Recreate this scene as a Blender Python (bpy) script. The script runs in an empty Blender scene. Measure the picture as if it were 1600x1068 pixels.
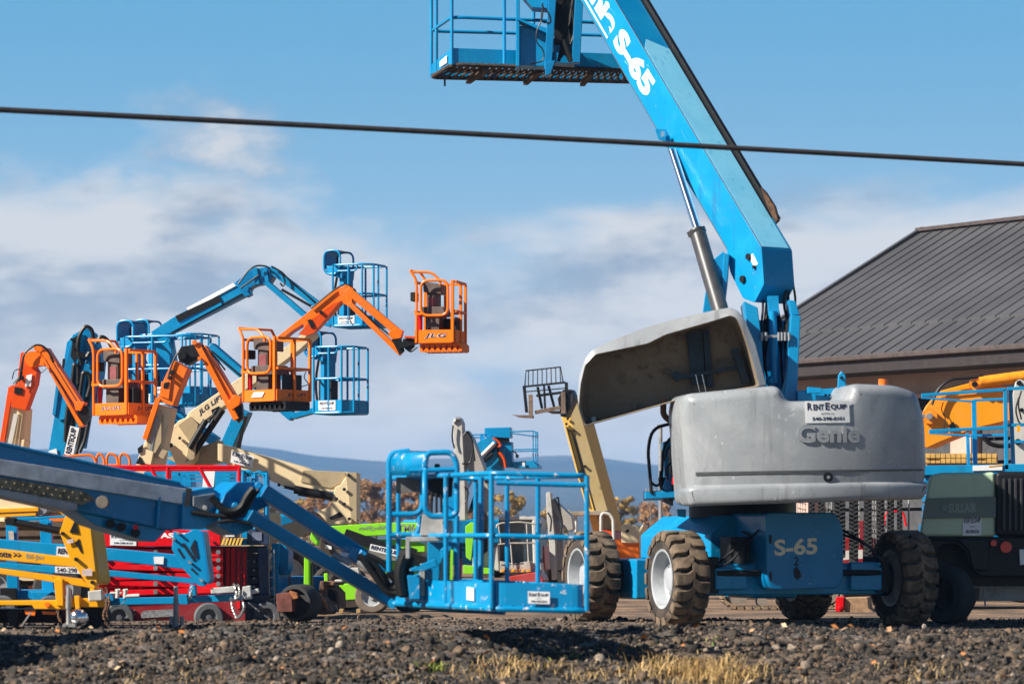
import bpy, bmesh, math, random
import numpy as np
from mathutils import Vector, Matrix
V = Vector
R = math.radians
rng = random.Random(7)
sc = bpy.context.scene
COL = sc.collection

# ---------------------------------------------------------------- camera
F, CX, HY, CZ = 5000.0, 800.0, 838.0, 1.0          # focal length, centre and horizon in photo pixels; eye height in metres
cam = bpy.data.cameras.new("camera")
cam.sensor_width = 36.0
cam.lens = 36.0 * F / 1600.0
cam.shift_y = (HY - 534.0) / 1600.0
cam.clip_start, cam.clip_end = 0.5, 40000.0
cam.dof.use_dof = True
cam.dof.focus_distance = 46.0
cam.dof.aperture_fstop = 2.9
cam_o = bpy.data.objects.new("camera", cam)
COL.objects.link(cam_o)
cam_o.location = (0, 0, CZ)
cam_o.rotation_euler = (R(90), 0, 0)
sc.camera = cam_o

# ---------------------------------------------------------------- light
SUN_T, SUN_E = 63.0, 36.0                            # degrees left of straight behind the camera; elevation
sdir = V((-math.sin(R(SUN_T)) * math.cos(R(SUN_E)), -math.cos(R(SUN_T)) * math.cos(R(SUN_E)), math.sin(R(SUN_E))))
sl = bpy.data.lights.new("sun", 'SUN')
sl.energy = 5.0
sl.angle = R(0.53)
sl.color = (1.0, 0.94, 0.85)
so = bpy.data.objects.new("sun", sl)
COL.objects.link(so)
so.rotation_euler = sdir.to_track_quat('Z', 'Y').to_euler()
so.location = sdir * 60
vs = sc.view_settings
vs.view_transform = 'Standard'
vs.look = 'None'
vs.exposure = 0.95
vs.gamma = 1.0

def node(nt, kind, **kw):
    n = nt.nodes.new(kind)
    for k, v in kw.items():
        setattr(n, k, v)
    return n

def L(*c):                                           # sRGB 0-255 to linear
    out = []
    for x in c:
        x /= 255.0
        out.append(x / 12.92 if x <= 0.04045 else ((x + 0.055) / 1.055) ** 2.4)
    return tuple(out) + (1.0,)

def math_n(nt, op, a, b=None, clamp=False):
    n = node(nt, 'ShaderNodeMath', operation=op)
    n.use_clamp = clamp
    for i, x in enumerate((a, b)):
        if x is None: continue
        if isinstance(x, (int, float)): n.inputs[i].default_value = x
        else: nt.links.new(x, n.inputs[i])
    return n.outputs[0]

def maprange(nt, x, a, b, c=0.0, d=1.0, smooth=True):
    n = node(nt, 'ShaderNodeMapRange')
    n.interpolation_type = 'SMOOTHSTEP' if smooth else 'LINEAR'
    nt.links.new(x, n.inputs[0])
    for i, v in zip((1, 2, 3, 4), (a, b, c, d)): n.inputs[i].default_value = v
    return n.outputs[0]

def mixc(nt, fac, a, b):
    n = node(nt, 'ShaderNodeMix', data_type='RGBA')
    for sock, x in ((n.inputs[0], fac), (n.inputs[6], a), (n.inputs[7], b)):
        if isinstance(x, (int, float)): sock.default_value = x
        elif isinstance(x, tuple): sock.default_value = x
        else: nt.links.new(x, sock)
    return n.outputs[2]

world = bpy.data.worlds.new("World")
sc.world = world
world.use_nodes = True
wn = world.node_tree
wn.nodes.clear()
wout = node(wn, 'ShaderNodeOutputWorld')
wbg = node(wn, 'ShaderNodeBackground')
wbg.inputs[1].default_value = 0.05
wn.links.new(wbg.outputs[0], wout.inputs[0])
sky = node(wn, 'ShaderNodeTexSky', sky_type='NISHITA')
sky.sun_disc = False
sky.sun_elevation = R(SUN_E)
sky.sun_rotation = math.atan2(sdir.x, sdir.y)
sky.altitude = 1200
sky.air_density = 0.62
sky.dust_density = 0.25
tc = node(wn, 'ShaderNodeTexCoord')
sep = node(wn, 'ShaderNodeSeparateXYZ')
wn.links.new(tc.outputs['Generated'], sep.inputs[0])
elev = sep.outputs[2]
# cloud field: wind-stretched fractal noise over the direction vector
mp = node(wn, 'ShaderNodeMapping')
mp.inputs['Scale'].default_value = (9.0, 9.0, 23.0)
mp.inputs['Location'].default_value = (1.7, 0.4, 3.16)
wn.links.new(tc.outputs['Generated'], mp.inputs[0])
n1 = node(wn, 'ShaderNodeTexNoise')
n1.inputs['Scale'].default_value = 1.0
n1.inputs['Detail'].default_value = 5.0
n1.inputs['Roughness'].default_value = 0.5
n1.inputs['Distortion'].default_value = 0.25
wn.links.new(mp.outputs[0], n1.inputs['Vector'])
mp2 = node(wn, 'ShaderNodeMapping')
mp2.inputs['Scale'].default_value = (16.0, 16.0, 46.0)
mp2.inputs['Location'].default_value = (6.2, 2.9, 8.3)
wn.links.new(tc.outputs['Generated'], mp2.inputs[0])
n2 = node(wn, 'ShaderNodeTexNoise')
n2.inputs['Scale'].default_value = 1.0
n2.inputs['Detail'].default_value = 6.0
n2.inputs['Roughness'].default_value = 0.5
wn.links.new(mp2.outputs[0], n2.inputs['Vector'])
bias = math_n(wn, 'SUBTRACT', maprange(wn, elev, 0.070, 0.142, 0.26, -0.19), maprange(wn, math_n(wn, 'DIVIDE', sep.outputs[0], sep.outputs[1]), 0.0, 0.12, 0.0, 0.10))
# one taller cumulus head standing up left of centre and a low one at the right
azx = math_n(wn, 'DIVIDE', sep.outputs[0], sep.outputs[1])
mp3 = node(wn, 'ShaderNodeMapping')
mp3.inputs['Scale'].default_value = (48.0, 48.0, 95.0)
wn.links.new(tc.outputs['Generated'], mp3.inputs[0])
n3 = node(wn, 'ShaderNodeTexNoise')
n3.inputs['Scale'].default_value = 1.0
n3.inputs['Detail'].default_value = 7.0
n3.inputs['Roughness'].default_value = 0.6
wn.links.new(mp3.outputs[0], n3.inputs['Vector'])
def puff(ax, ez, wx, wz):
    a = math_n(wn, 'DIVIDE', math_n(wn, 'SUBTRACT', azx, ax), wx); b = math_n(wn, 'DIVIDE', math_n(wn, 'SUBTRACT', elev, ez), wz)
    r = math_n(wn, 'SQRT', math_n(wn, 'ADD', math_n(wn, 'MULTIPLY', a, a), math_n(wn, 'MULTIPLY', b, b)))
    r = math_n(wn, 'ADD', r, math_n(wn, 'MULTIPLY', math_n(wn, 'SUBTRACT', n3.outputs['Fac'], 0.5), 2.2))
    return maprange(wn, r, 0.0, 1.35, 1.0, 0.0)
pf1 = puff(-0.092, 0.120, 0.024, 0.017); pf2 = puff(-0.125, 0.104, 0.042, 0.013); pf3 = puff(0.108, 0.100, 0.034, 0.010)
pfs = math_n(wn, 'MAXIMUM', pf1, math_n(wn, 'MAXIMUM', math_n(wn, 'MULTIPLY', pf2, 0.8), math_n(wn, 'MULTIPLY', pf3, 0.7)))
cover = math_n(wn, 'MAXIMUM', maprange(wn, math_n(wn, 'ADD', n1.outputs['Fac'], bias), 0.43, 0.63), pfs)
shade0 = maprange(wn, math_n(wn, 'ADD', n2.outputs['Fac'], math_n(wn, 'MULTIPLY', math_n(wn, 'SUBTRACT', n3.outputs['Fac'], 0.5), 0.30)), 0.38, 0.61)
shade = math_n(wn, 'MAXIMUM', shade0, math_n(wn, 'MULTIPLY', pf1, 0.95))
def K(*c, k=12.5):
    l = L(*c)
    return (l[0] * k, l[1] * k, l[2] * k, 1.0)
low_blue = mixc(wn, maprange(wn, elev, 0.03, 0.17), K(172, 198, 214), K(98, 165, 204))
cloud_c = mixc(wn, shade, K(156, 163, 172), K(228, 222, 214))
cloud_low = mixc(wn, maprange(wn, elev, 0.020, 0.085), mixc(wn, shade, K(232, 216, 194, k=14.0), K(250, 234, 212, k=14.0)), cloud_c)
near_sky = mixc(wn, math_n(wn, 'MULTIPLY', cover, 0.93), low_blue, cloud_low)
zen = mixc(wn, maprange(wn, elev, 0.16, 0.42), near_sky, K(34, 78, 132))
wn.links.new(mixc(wn, maprange(wn, elev, 0.20, 0.60, 0.12, 0.55), zen, sky.outputs[0]), wbg.inputs[0])

# ---------------------------------------------------------------- pixel helpers (photo pixel + distance -> place in metres)
def P(px, py, D):
    return V(((px - CX) / F * D, D, CZ - (py - HY) / F * D))
def PZ(px, py, z):
    D = (CZ - z) * F / (py - HY)
    return P(px, py, D)
class Plane:
    def __init__(s, point, normal): s.p, s.n = V(point), V(normal).normalized()
    def __call__(s, px, py, off=0.0):
        d = V(((px - CX) / F, 1.0, -(py - HY) / F))
        o = V((0, 0, CZ))
        t = ((s.p + s.n * off) - o).dot(s.n) / d.dot(s.n)
        return o + d * t
def FP(D): return Plane((0, D, 0), (0, -1, 0))
def TP(px, D, deg):                                  # upright plane through px at D, its face turned deg to the right
    return Plane(P(px, HY, D), (math.sin(R(deg)), -math.cos(R(deg)), 0))

# ---------------------------------------------------------------- mesh builder
def rnd(pts, rad, seg=5, closed=False):
    pts = [V(p) for p in pts]
    out, n = [], len(pts)
    for i, p in enumerate(pts):
        if not closed and i in (0, n - 1):
            out.append(p); continue
        a, b = pts[i - 1] - p, pts[(i + 1) % n] - p
        if a.length < 1e-6 or b.length < 1e-6: continue
        r = min(rad, a.length * 0.48, b.length * 0.48)
        s, e = p + a.normalized() * r, p + b.normalized() * r
        for k in range(seg + 1):
            t = k / seg
            out.append(s * (1 - t) ** 2 + p * 2 * t * (1 - t) + e * t * t)
    return out

SINGULAR = dict(hoses='hose', bolts='bolt', pins='pin', scissor_arms='scissor_arm', rivets='rivet', fittings='fitting', cylinders='cylinder', wheel_nuts='wheel_nut', teeth='tooth', forks='fork', deck_bolts='bolt', pivot_pins='pin', arm_pins='pin', rollers='roller', controls='control_unit', riser_hoses='riser_hose', engine_hoses='engine_hose', jib_hoses='jib_hose', rotator_hoses='rotator_hose', boom_hoses='boom_hose', grey_covers='grey_cover', boards='board', hazard_stripes='hazard_stripe')
class MB:
    def __init__(s, M=None): s.v, s.f, s.m, s.M, s.k, s.pc = [], [], [], M, 0, []
    def add(s, verts, faces, mi=0):
        b = len(s.v)
        if s.M is not None: verts = [s.M @ V(v) for v in verts]
        s.pc.append((b, b + len(verts), len(s.f), len(s.f) + len(faces)))
        s.v.extend([tuple(v) for v in verts])
        for f in faces:
            s.f.append([b + i for i in f]); s.m.append(mi)
        return s
    def prism(s, pts, vec, mi=0):
        pts = [V(p) for p in pts]; n = len(pts); vec = V(vec)
        vs_ = pts + [p + vec for p in pts]
        fs = [list(range(n)), list(range(2 * n - 1, n - 1, -1))]
        fs += [[i, n + i, n + (i + 1) % n, (i + 1) % n] for i in range(n)]
        return s.add(vs_, fs, mi)
    def loft(s, rings, mi=0, cap=True, closed=True):
        n = len(rings[0]); vs_ = [p for r in rings for p in r]; fs = []
        for k in range(len(rings) - 1):
            for i in range(n if closed else n - 1):
                j = (i + 1) % n
                fs.append([k * n + i, k * n + j, (k + 1) * n + j, (k + 1) * n + i])
        if cap:
            fs.append(list(range(n - 1, -1, -1)))
            fs.append([(len(rings) - 1) * n + i for i in range(n)])
        return s.add(vs_, fs, mi)
    def box(s, c, h, mi=0, rot=0.0):
        c = V(c); cr, sr = math.cos(rot), math.sin(rot)
        pts = []
        for z in (-1, 1):
            for x, y in ((-1, -1), (1, -1), (1, 1), (-1, 1)):
                X, Y = x * h[0], y * h[1]
                pts.append(c + V((X * cr - Y * sr, X * sr + Y * cr, z * h[2])))
        return s.add(pts, [[3, 2, 1, 0], [4, 5, 6, 7], [0, 1, 5, 4], [1, 2, 6, 5], [2, 3, 7, 6], [3, 0, 4, 7]], mi)
    def b2(s, lo, hi, mi=0):
        lo, hi = V(lo), V(hi)
        return s.box((lo + hi) / 2, (hi - lo) / 2, mi)
    def beam(s, a, b, w, h, up=(0, 0, 1), mi=0):
        a, b = V(a), V(b); d = (b - a).normalized(); x = d.cross(V(up))
        x = x.normalized() * w / 2; y = x.cross(d).normalized() * h / 2
        ring = lambda p: [p - x - y, p + x - y, p + x + y, p - x + y]
        return s.loft([ring(a), ring(b)], mi)
    def tube(s, pts, r, n=8, mi=0, closed=False):
        pts = [V(p) for p in pts]
        rr = r if isinstance(r, (list, tuple)) else [r] * len(pts)
        m = len(pts); t0 = (pts[1] - pts[0]).normalized()
        up = V((0, 0, 1)) if abs(t0.z) < 0.9 else V((1, 0, 0))
        nx = t0.cross(up).normalized(); rings = []
        for i, p in enumerate(pts):
            if closed: t = (pts[(i + 1) % m] - pts[i - 1])
            else: t = pts[min(i + 1, m - 1)] - pts[max(i - 1, 0)]
            if t.length < 1e-9: t = t0
            t = t.normalized()
            nx = (nx - t * nx.dot(t))
            nx = nx.normalized() if nx.length > 1e-6 else t.orthogonal().normalized()
            ny = t.cross(nx)
            rings.append([p + (nx * math.cos(2 * math.pi * k / n) + ny * math.sin(2 * math.pi * k / n)) * rr[i] for k in range(n)])
        if closed:
            rings.append(rings[0]); return s.loft(rings, mi, cap=False)
        return s.loft(rings, mi)
    def cyl(s, a, b, r, n=16, mi=0, r2=None):
        return s.tube([a, b], [r, r if r2 is None else r2], n, mi)
    def lathe(s, prof, o, axis, n=32, mi=0, cap=False):
        o, ax = V(o), V(axis).normalized(); x = ax.orthogonal().normalized(); y = ax.cross(x)
        rings = [[o + ax * h + (x * math.cos(2 * math.pi * k / n) + y * math.sin(2 * math.pi * k / n)) * max(r, 1e-4) for k in range(n)] for r, h in prof]
        return s.loft(rings, mi, cap=cap)
    def ball(s, c, r, n=10, mi=0, sz=1.0):
        prof = [(math.sin(math.pi * k / n) * r, -math.cos(math.pi * k / n) * r * sz) for k in range(n + 1)]
        return s.lathe(prof, c, (0, 0, 1), n * 2, mi)
    # pieces laid out from photo pixels at a distance, with their own thickness going back into the scene
    def poly(s, px, D, back=(0, 0.15, 0), mi=0):
        s.k += 1
        if not isinstance(D, Plane): D = FP(D + (s.k % 9) * 0.0035)
        else: D = Plane(D.p - D.n * ((s.k % 9) * 0.0035), D.n)
        return s.prism([D(x, y) for x, y in px], back, mi)
    def bar(s, p0, p1, w0, D0, back=(0, 0.12, 0), w1=None, D1=None, mi=0):
        w1 = w0 if w1 is None else w1; D1 = D0 if D1 is None else D1
        s.k += 1; j = (s.k % 9) * 0.0035
        d = V((p1[0] - p0[0], p1[1] - p0[1])).normalized(); q = V((-d.y, d.x))
        pts = [P(p0[0] - q.x * w0 / 2, p0[1] - q.y * w0 / 2, D0 + j), P(p1[0] - q.x * w1 / 2, p1[1] - q.y * w1 / 2, D1 + j),
               P(p1[0] + q.x * w1 / 2, p1[1] + q.y * w1 / 2, D1 + j), P(p0[0] + q.x * w0 / 2, p0[1] + q.y * w0 / 2, D0 + j)]
        return s.prism(pts, back, mi)
    def pipe(s, px, D, rpx, n=8, rad=0.0, mi=0, closed=False, seg=4):
        pts = [P(q[0], q[1], q[2] if len(q) > 2 else D) for q in px]
        if rad: pts = rnd(pts, rad, seg, closed)
        return s.tube(pts, rpx * D / F, n, mi, closed)
    def rod(s, p0, p1, D, rpx, n=12, mi=0, D1=None):
        return s.cyl(P(p0[0], p0[1], D), P(p1[0], p1[1], D if D1 is None else D1), rpx * D / F, n, mi)
    def bolt(s, p, D, rpx, l=0.03, mi=0, n=10):
        c = P(p[0], p[1], D)
        return s.cyl(c + V((0, -l, 0)), c + V((0, 0.02, 0)), rpx * D / F, n, mi)
    def clusters(s):
        """pieces that do not touch each other become separate parts"""
        if len(s.pc) < 2 or len(s.pc) > 260: return [s]
        bb = []
        for a, b, _, _ in s.pc:
            q = np.array(s.v[a:b]); bb.append((q.min(0) - .012, q.max(0) + .012))
        par = list(range(len(s.pc)))
        def fd(i):
            while par[i] != i: i = par[i]
            return i
        for i in range(len(bb)):
            for j in range(i):
                if np.all(bb[i][0] <= bb[j][1]) and np.all(bb[j][0] <= bb[i][1]): par[fd(i)] = fd(j)
        gr = {}
        for i in range(len(bb)): gr.setdefault(fd(i), []).append(i)
        if len(gr) < 2 or len(gr) > 40: return [s]
        out = []
        for ids in gr.values():
            m = MB(); m.k = s.k
            for i in ids:
                a, b, c, d_ = s.pc[i]; o = len(m.v)
                m.v.extend(s.v[a:b])
                m.f.extend([[k - a + o for k in f] for f in s.f[c:d_]]); m.m.extend(s.m[c:d_])
            out.append(m)
        return out
    def build(s, name, mats, parent=None, bevel=0.0, seg=2, smooth=35.0, solid=0.0, each=None):
        if parent is not None:
            if each:
                cl = []
                for a, b, c, d_ in s.pc:
                    m = MB(); m.v = s.v[a:b]; m.f = [[k - a for k in f] for f in s.f[c:d_]]; m.m = s.m[c:d_]; cl.append(m)
                name = each
            else: cl = s.clusters()
            if len(cl) > 1:
                name = SINGULAR.get(name, name)
                return [m.build1(name, mats, parent, bevel, seg, smooth, solid) for m in cl][0]
        return s.build1(name, mats, parent, bevel, seg, smooth, solid)
    def build1(s, name, mats, parent=None, bevel=0.0, seg=2, smooth=35.0, solid=0.0):
        me = bpy.data.meshes.new(name)
        inv = ROOTM.get(root_of(parent).name) if parent is not None else None
        vs_ = s.v
        if inv is not None: vs_ = [tuple(inv @ V(v)) for v in vs_]
        me.from_pydata(vs_, [], s.f)
        bm = bmesh.new(); bm.from_mesh(me)
        for i, f in enumerate(bm.faces): f.material_index = s.m[i]
        bmesh.ops.recalc_face_normals(bm, faces=bm.faces[:])
        bm.to_mesh(me); bm.free()
        for m in (mats if isinstance(mats, (list, tuple)) else [mats]): me.materials.append(m)
        me.polygons.foreach_set('use_smooth', [True] * len(me.polygons))
        me.set_sharp_from_angle(angle=R(smooth))
        o = bpy.data.objects.new(name, me)
        COL.objects.link(o)
        if parent is not None: o.parent = parent
        if solid:
            sm = o.modifiers.new('thickness', 'SOLIDIFY'); sm.thickness = solid; sm.offset = 0
        if bevel:
            b = o.modifiers.new('edges', 'BEVEL'); b.width = bevel; b.segments = seg; b.limit_method = 'ANGLE'; b.angle_limit = R(40)
            b.harden_normals = True
        return o

ROOTM = {}
def root_of(o):
    while o.parent is not None: o = o.parent
    return o
def thing(name, label, cat, loc, rot=0.0, group=None):
    o = bpy.data.objects.new(name, None); COL.objects.link(o)
    o.empty_display_size = 0.2
    o.location = loc; o.rotation_euler = (0, 0, rot)
    ROOTM[o.name] = (Matrix.Translation(V(loc)) @ Matrix.Rotation(rot, 4, 'Z')).inverted()
    return tag(o, label, cat, group)
def tag(o, label=None, cat=None, group=None, kind=None):
    if label: o['label'] = label
    if cat: o['category'] = cat
    if group: o['group'] = group
    if kind: o['kind'] = kind
    return o
def copy_tree(o, parent=None):
    c = o.copy(); COL.objects.link(c)
    if parent is not None: c.parent = parent
    for ch in list(o.children): copy_tree(ch, c)
    return c
def frame(o, x, y=None, z=(0, 0, 1)):
    x = V(x).normalized(); z = V(z).normalized()
    y = z.cross(x).normalized() if y is None else V(y).normalized()
    return Matrix(((x.x, y.x, z.x, o[0]), (x.y, y.y, z.y, o[1]), (x.z, y.z, z.z, o[2]), (0, 0, 0, 1)))

def text(body, parent, o, x, y, mat, name='lettering', bold=0.02, shear=0.0, thick=0.0015, off=0.001, outline=None, ol=0.05, spacing=1.0):
    o, x, y = V(o), V(x), V(y)
    if outline is not None:
        text(body, parent, o, x, y, outline, 'lettering_outline', bold + ol, shear, thick, off, spacing=spacing)
        off += 0.002
    cu = bpy.data.curves.new(name, 'FONT')
    if thick > .01: cu.extrude = .05
    cu.body = body; cu.offset = bold; cu.shear = shear; cu.align_x = 'CENTER'; cu.resolution_u = 4; cu.space_character = spacing
    ob = bpy.data.objects.new(name, cu); COL.objects.link(ob)
    dg = bpy.context.evaluated_depsgraph_get()
    me = bpy.data.meshes.new_from_object(ob.evaluated_get(dg))
    bpy.data.objects.remove(ob); bpy.data.curves.remove(cu)
    n = len(me.vertices)
    co = np.empty(n * 3); me.vertices.foreach_get('co', co); co = co.reshape(n, 3)
    lo, hi = co.min(0), co.max(0); co = (co - lo) / np.maximum(hi - lo, 1e-6)
    nrm = x.cross(y).normalized()
    inv = ROOTM[root_of(parent).name]
    out = np.empty((n, 3))
    for i in range(n):
        out[i] = inv @ (o + x * co[i, 0] + y * co[i, 1] + nrm * (off + (co[i, 2] if thick > .01 else 1.0) * thick))
    me.vertices.foreach_set('co', out.ravel())
    me.name = name
    me.materials.clear(); me.materials.append(mat)
    t = bpy.data.objects.new(name, me); COL.objects.link(t); t.parent = parent
    return t
def textpx(body, parent, pl, bl, br, tl, mat, **kw):
    o, a, b = pl(*bl), pl(*br), pl(*tl)
    return text(body, parent, o, a - o, b - o, mat, **kw)
# ---------------------------------------------------------------- materials
def base_mat(name):
    m = bpy.data.materials.new(name); m.use_nodes = True
    nt = m.node_tree; nt.nodes.clear()
    out = node(nt, 'ShaderNodeOutputMaterial'); b = node(nt, 'ShaderNodeBsdfPrincipled')
    nt.links.new(b.outputs[0], out.inputs[0])
    return m, nt, b
def noise(nt, vec, scale, detail=5, rough=0.55, dist=0.0):
    n = node(nt, 'ShaderNodeTexNoise')
    n.inputs['Scale'].default_value = scale; n.inputs['Detail'].default_value = detail
    n.inputs['Roughness'].default_value = rough; n.inputs['Distortion'].default_value = dist
    if vec is not None: nt.links.new(vec, n.inputs['Vector'])
    return n.outputs['Fac']
def coords(nt, kind='Object', scale=(1, 1, 1)):
    t = node(nt, 'ShaderNodeTexCoord'); m = node(nt, 'ShaderNodeMapping')
    m.inputs['Scale'].default_value = scale
    nt.links.new(t.outputs[kind], m.inputs[0])
    return m.outputs[0]
def bump(nt, b, h, strength=0.3, dist=0.01):
    n = node(nt, 'ShaderNodeBump'); n.inputs['Strength'].default_value = strength; n.inputs['Distance'].default_value = dist
    nt.links.new(h, n.inputs['Height']); nt.links.new(n.outputs[0], b.inputs['Normal'])
def paint(name, col, fade=None, rough=0.38, dirt=0.35, dirtc=(0.10, 0.075, 0.055, 1), chips=0.5, metal=0.0, fade_amt=0.45, chip_scale=34.0, spec=0.35, chip_t=0.66, streak=0.0):
    """weathered machine paint: faded patches, grime, small chips"""
    m, nt, b = base_mat(name)
    v = coords(nt)
    fade = fade or tuple(min(1, c * 0.75 + 0.14) for c in col[:3]) + (1.0,)
    c = mixc(nt, math_n(nt, 'MULTIPLY', maprange(nt, noise(nt, v, 1.7, 6, 0.62, 0.6), 0.42, 0.72), fade_amt), col, fade)
    g = maprange(nt, noise(nt, v, 5.5, 8, 0.7, 0.3), 0.50, 0.78)
    c = mixc(nt, math_n(nt, 'MULTIPLY', g, dirt), c, dirtc)
    ch = maprange(nt, noise(nt, v, chip_scale, 4, 0.6), chip_t, chip_t + 0.04)
    ch = math_n(nt, 'MULTIPLY', ch, maprange(nt, noise(nt, v, 3.1, 3), 0.48, 0.62))
    c = mixc(nt, math_n(nt, 'MULTIPLY', ch, chips), c, (0.55, 0.56, 0.56, 1))
    if streak:                                       # dried rain and oil runs
        sv = coords(nt, 'Object', (9.0, 9.0, 0.55))
        st = math_n(nt, 'MULTIPLY', maprange(nt, noise(nt, sv, 1.0, 5, 0.6), 0.52, 0.70), maprange(nt, noise(nt, v, 1.1, 3), 0.40, 0.62))
        c = mixc(nt, math_n(nt, 'MULTIPLY', st, streak), c, dirtc)
    nt.links.new(c, b.inputs['Base Color'])
    r = math_n(nt, 'ADD', rough - 0.06, math_n(nt, 'MULTIPLY', g, 0.35))
    nt.links.new(r, b.inputs['Roughness'])
    b.inputs['Metallic'].default_value = metal; b.inputs['Specular IOR Level'].default_value = spec
    bump(nt, b, noise(nt, v, 9.0, 3), 0.06, 0.01)
    return m
def plain(name, col, rough=0.5, metal=0.0, var=0.25, scale=6.0, spec=0.5):
    m, nt, b = base_mat(name)
    v = coords(nt)
    f = maprange(nt, noise(nt, v, scale, 7, 0.65, 0.3), 0.3, 0.7)
    dk = tuple(x * (1 - var) for x in col[:3]) + (1,); lt = tuple(min(1, x * (1 + var)) for x in col[:3]) + (1,)
    nt.links.new(mixc(nt, f, dk, lt), b.inputs['Base Color'])
    b.inputs['Roughness'].default_value = rough; b.inputs['Metallic'].default_value = metal
    b.inputs['Specular IOR Level'].default_value = spec
    return m

BLUE = paint('lift_blue_paint', (0.0, 0.225, 0.46, 1), fade=(0.01, 0.31, 0.55, 1), dirt=0.26, streak=0.35, fade_amt=0.6, dirtc=(0.02, 0.07, 0.12, 1))
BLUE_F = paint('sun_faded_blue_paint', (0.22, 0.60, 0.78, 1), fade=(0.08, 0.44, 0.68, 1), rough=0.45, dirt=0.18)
BLUE_D = paint('shaded_blue_paint', (0.0, 0.165, 0.37, 1), fade=(0.0, 0.21, 0.43, 1), dirt=0.3, dirtc=(0.02, 0.05, 0.08, 1))  # lift blue with shade put into the colour, for unlit parts
BLUE_N = paint('worn_blue_tube', (0.0, 0.215, 0.44, 1), fade=(0.0, 0.28, 0.52, 1), chips=0.95, dirt=0.30, dirtc=(0.03, 0.07, 0.11, 1), chip_scale=13.0, chip_t=0.585)
NAVY = paint('navy_panel_paint', (0.012, 0.03, 0.075, 1), dirt=0.25, fade_amt=0.2)
ORANGE = paint('lift_orange_paint', (0.86, 0.165, 0.003, 1), spec=.22, dirt=0.2, fade_amt=0.2)
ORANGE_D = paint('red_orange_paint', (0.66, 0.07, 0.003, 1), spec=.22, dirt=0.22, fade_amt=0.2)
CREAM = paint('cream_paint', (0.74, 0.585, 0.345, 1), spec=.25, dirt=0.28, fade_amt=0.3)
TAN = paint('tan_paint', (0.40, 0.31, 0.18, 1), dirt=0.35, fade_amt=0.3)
YELLOW = paint('machine_yellow_paint', (0.80, 0.36, 0.004, 1), spec=.22, dirt=0.22, fade_amt=0.2)
YELLOW_T = paint('dull_yellow_paint', (0.84, 0.52, 0.10, 1), spec=.25, dirt=0.28, fade_amt=0.3)
RED = paint('scissor_red_paint', (0.66, 0.004, 0.010, 1), spec=.22, dirt=0.18, fade=(0.72, 0.03, 0.03, 1), fade_amt=0.3)
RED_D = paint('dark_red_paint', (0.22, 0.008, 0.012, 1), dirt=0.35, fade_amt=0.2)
GREEN = paint('lime_green_paint', (0.24, 0.66, 0.012, 1), dirt=0.25, fade_amt=0.2)
SAGE = paint('pale_green_paint', (0.44, 0.56, 0.38, 1), dirt=0.2, fade_amt=0.2)
SAGE_D = paint('dark_green_band', (0.10, 0.15, 0.125, 1), dirt=0.2, fade_amt=0.2)
WHITE = paint('white_paint', (0.54, 0.52, 0.47, 1), dirt=0.4, fade_amt=0.2)
GREY = paint('scuffed_grey_shell', (0.25, 0.265, 0.275, 1), fade=(0.35, 0.358, 0.36, 1), dirt=0.5, dirtc=(0.13, 0.125, 0.118, 1), chips=0.6, chip_scale=22.0, chip_t=0.62, streak=0.6, rough=0.30, fade_amt=0.8, spec=0.5)
GREY_H = paint('pale_grey_hood', (0.33, 0.345, 0.355, 1), fade=(0.42, 0.425, 0.42, 1), dirt=0.5, dirtc=(0.13, 0.125, 0.118, 1), chips=0.6, chip_scale=22.0, chip_t=0.62, streak=0.6, rough=0.36, fade_amt=0.8, spec=0.5)
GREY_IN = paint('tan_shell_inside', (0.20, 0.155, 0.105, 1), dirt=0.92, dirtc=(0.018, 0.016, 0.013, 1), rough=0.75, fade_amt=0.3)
STEEL = plain('galvanised_steel', (0.42, 0.42, 0.40, 1), 0.42, 0.7)
STEEL_G = plain('grey_steel', (0.26, 0.27, 0.28, 1), 0.5, 0.3)
CHROME = plain('chrome_rod', (0.75, 0.77, 0.80, 1), 0.14, 1.0, 0.08)
RIM = paint('rim_paint', (0.36, 0.38, 0.40, 1), dirt=0.7, rough=0.5)
BLACK = plain('black_plastic', (0.008, 0.008, 0.009, 1), 0.5, 0, .25, 6, .3)
HOSE = plain('black_hose', (0.009, 0.0085, 0.008, 1), 0.45, 0, .25, 6, .3)
RUBBER_G = plain('grey_rubber', (0.10, 0.105, 0.11, 1), 0.8)
RUST = plain('rusty_steel', (0.16, 0.082, 0.045, 1), 0.85, 0.0, 0.6, 9.0)
RUST_O = plain('bright_rust', (0.36, 0.13, 0.04, 1), 0.85, 0.0, 0.5, 9.0)
BROWN_T = plain('brown_grey_console', (0.085, 0.06, 0.048, 1), 0.55)
GLASS = plain('cab_glass', (0.035, 0.05, 0.06, 1), 0.06, 0.0, 0.2, 3.0)
SIGN = plain('sign_white', (0.74, 0.74, 0.72, 1), 0.5, 0.0, 0.05)
INK = plain('navy_ink', (0.008, 0.012, 0.045, 1), 0.5, 0.0, 0.05)
INK_G = plain('faded_grey_ink', (0.24, 0.28, 0.22, 1), 0.6)
LETTER = plain('cream_lettering', (0.60, 0.56, 0.42, 1), 0.6, 0.0, 0.15, 20)
LETTER_W = plain('white_lettering', (0.85, 0.85, 0.83, 1), 0.5, 0.0, 0.06, 20)
AMBER = plain('amber_lens', (0.85, 0.16, 0.01, 1), 0.2)
TAIL = plain('red_lens', (0.55, 0.005, 0.008, 1), 0.2)
WIRE = plain('cable_sheath', (0.045, 0.040, 0.039, 1), 0.7)
WOODP = plain('weathered_pole_wood', (0.17, 0.13, 0.10, 1), 0.85, 0.0, 0.35, 14)

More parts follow.
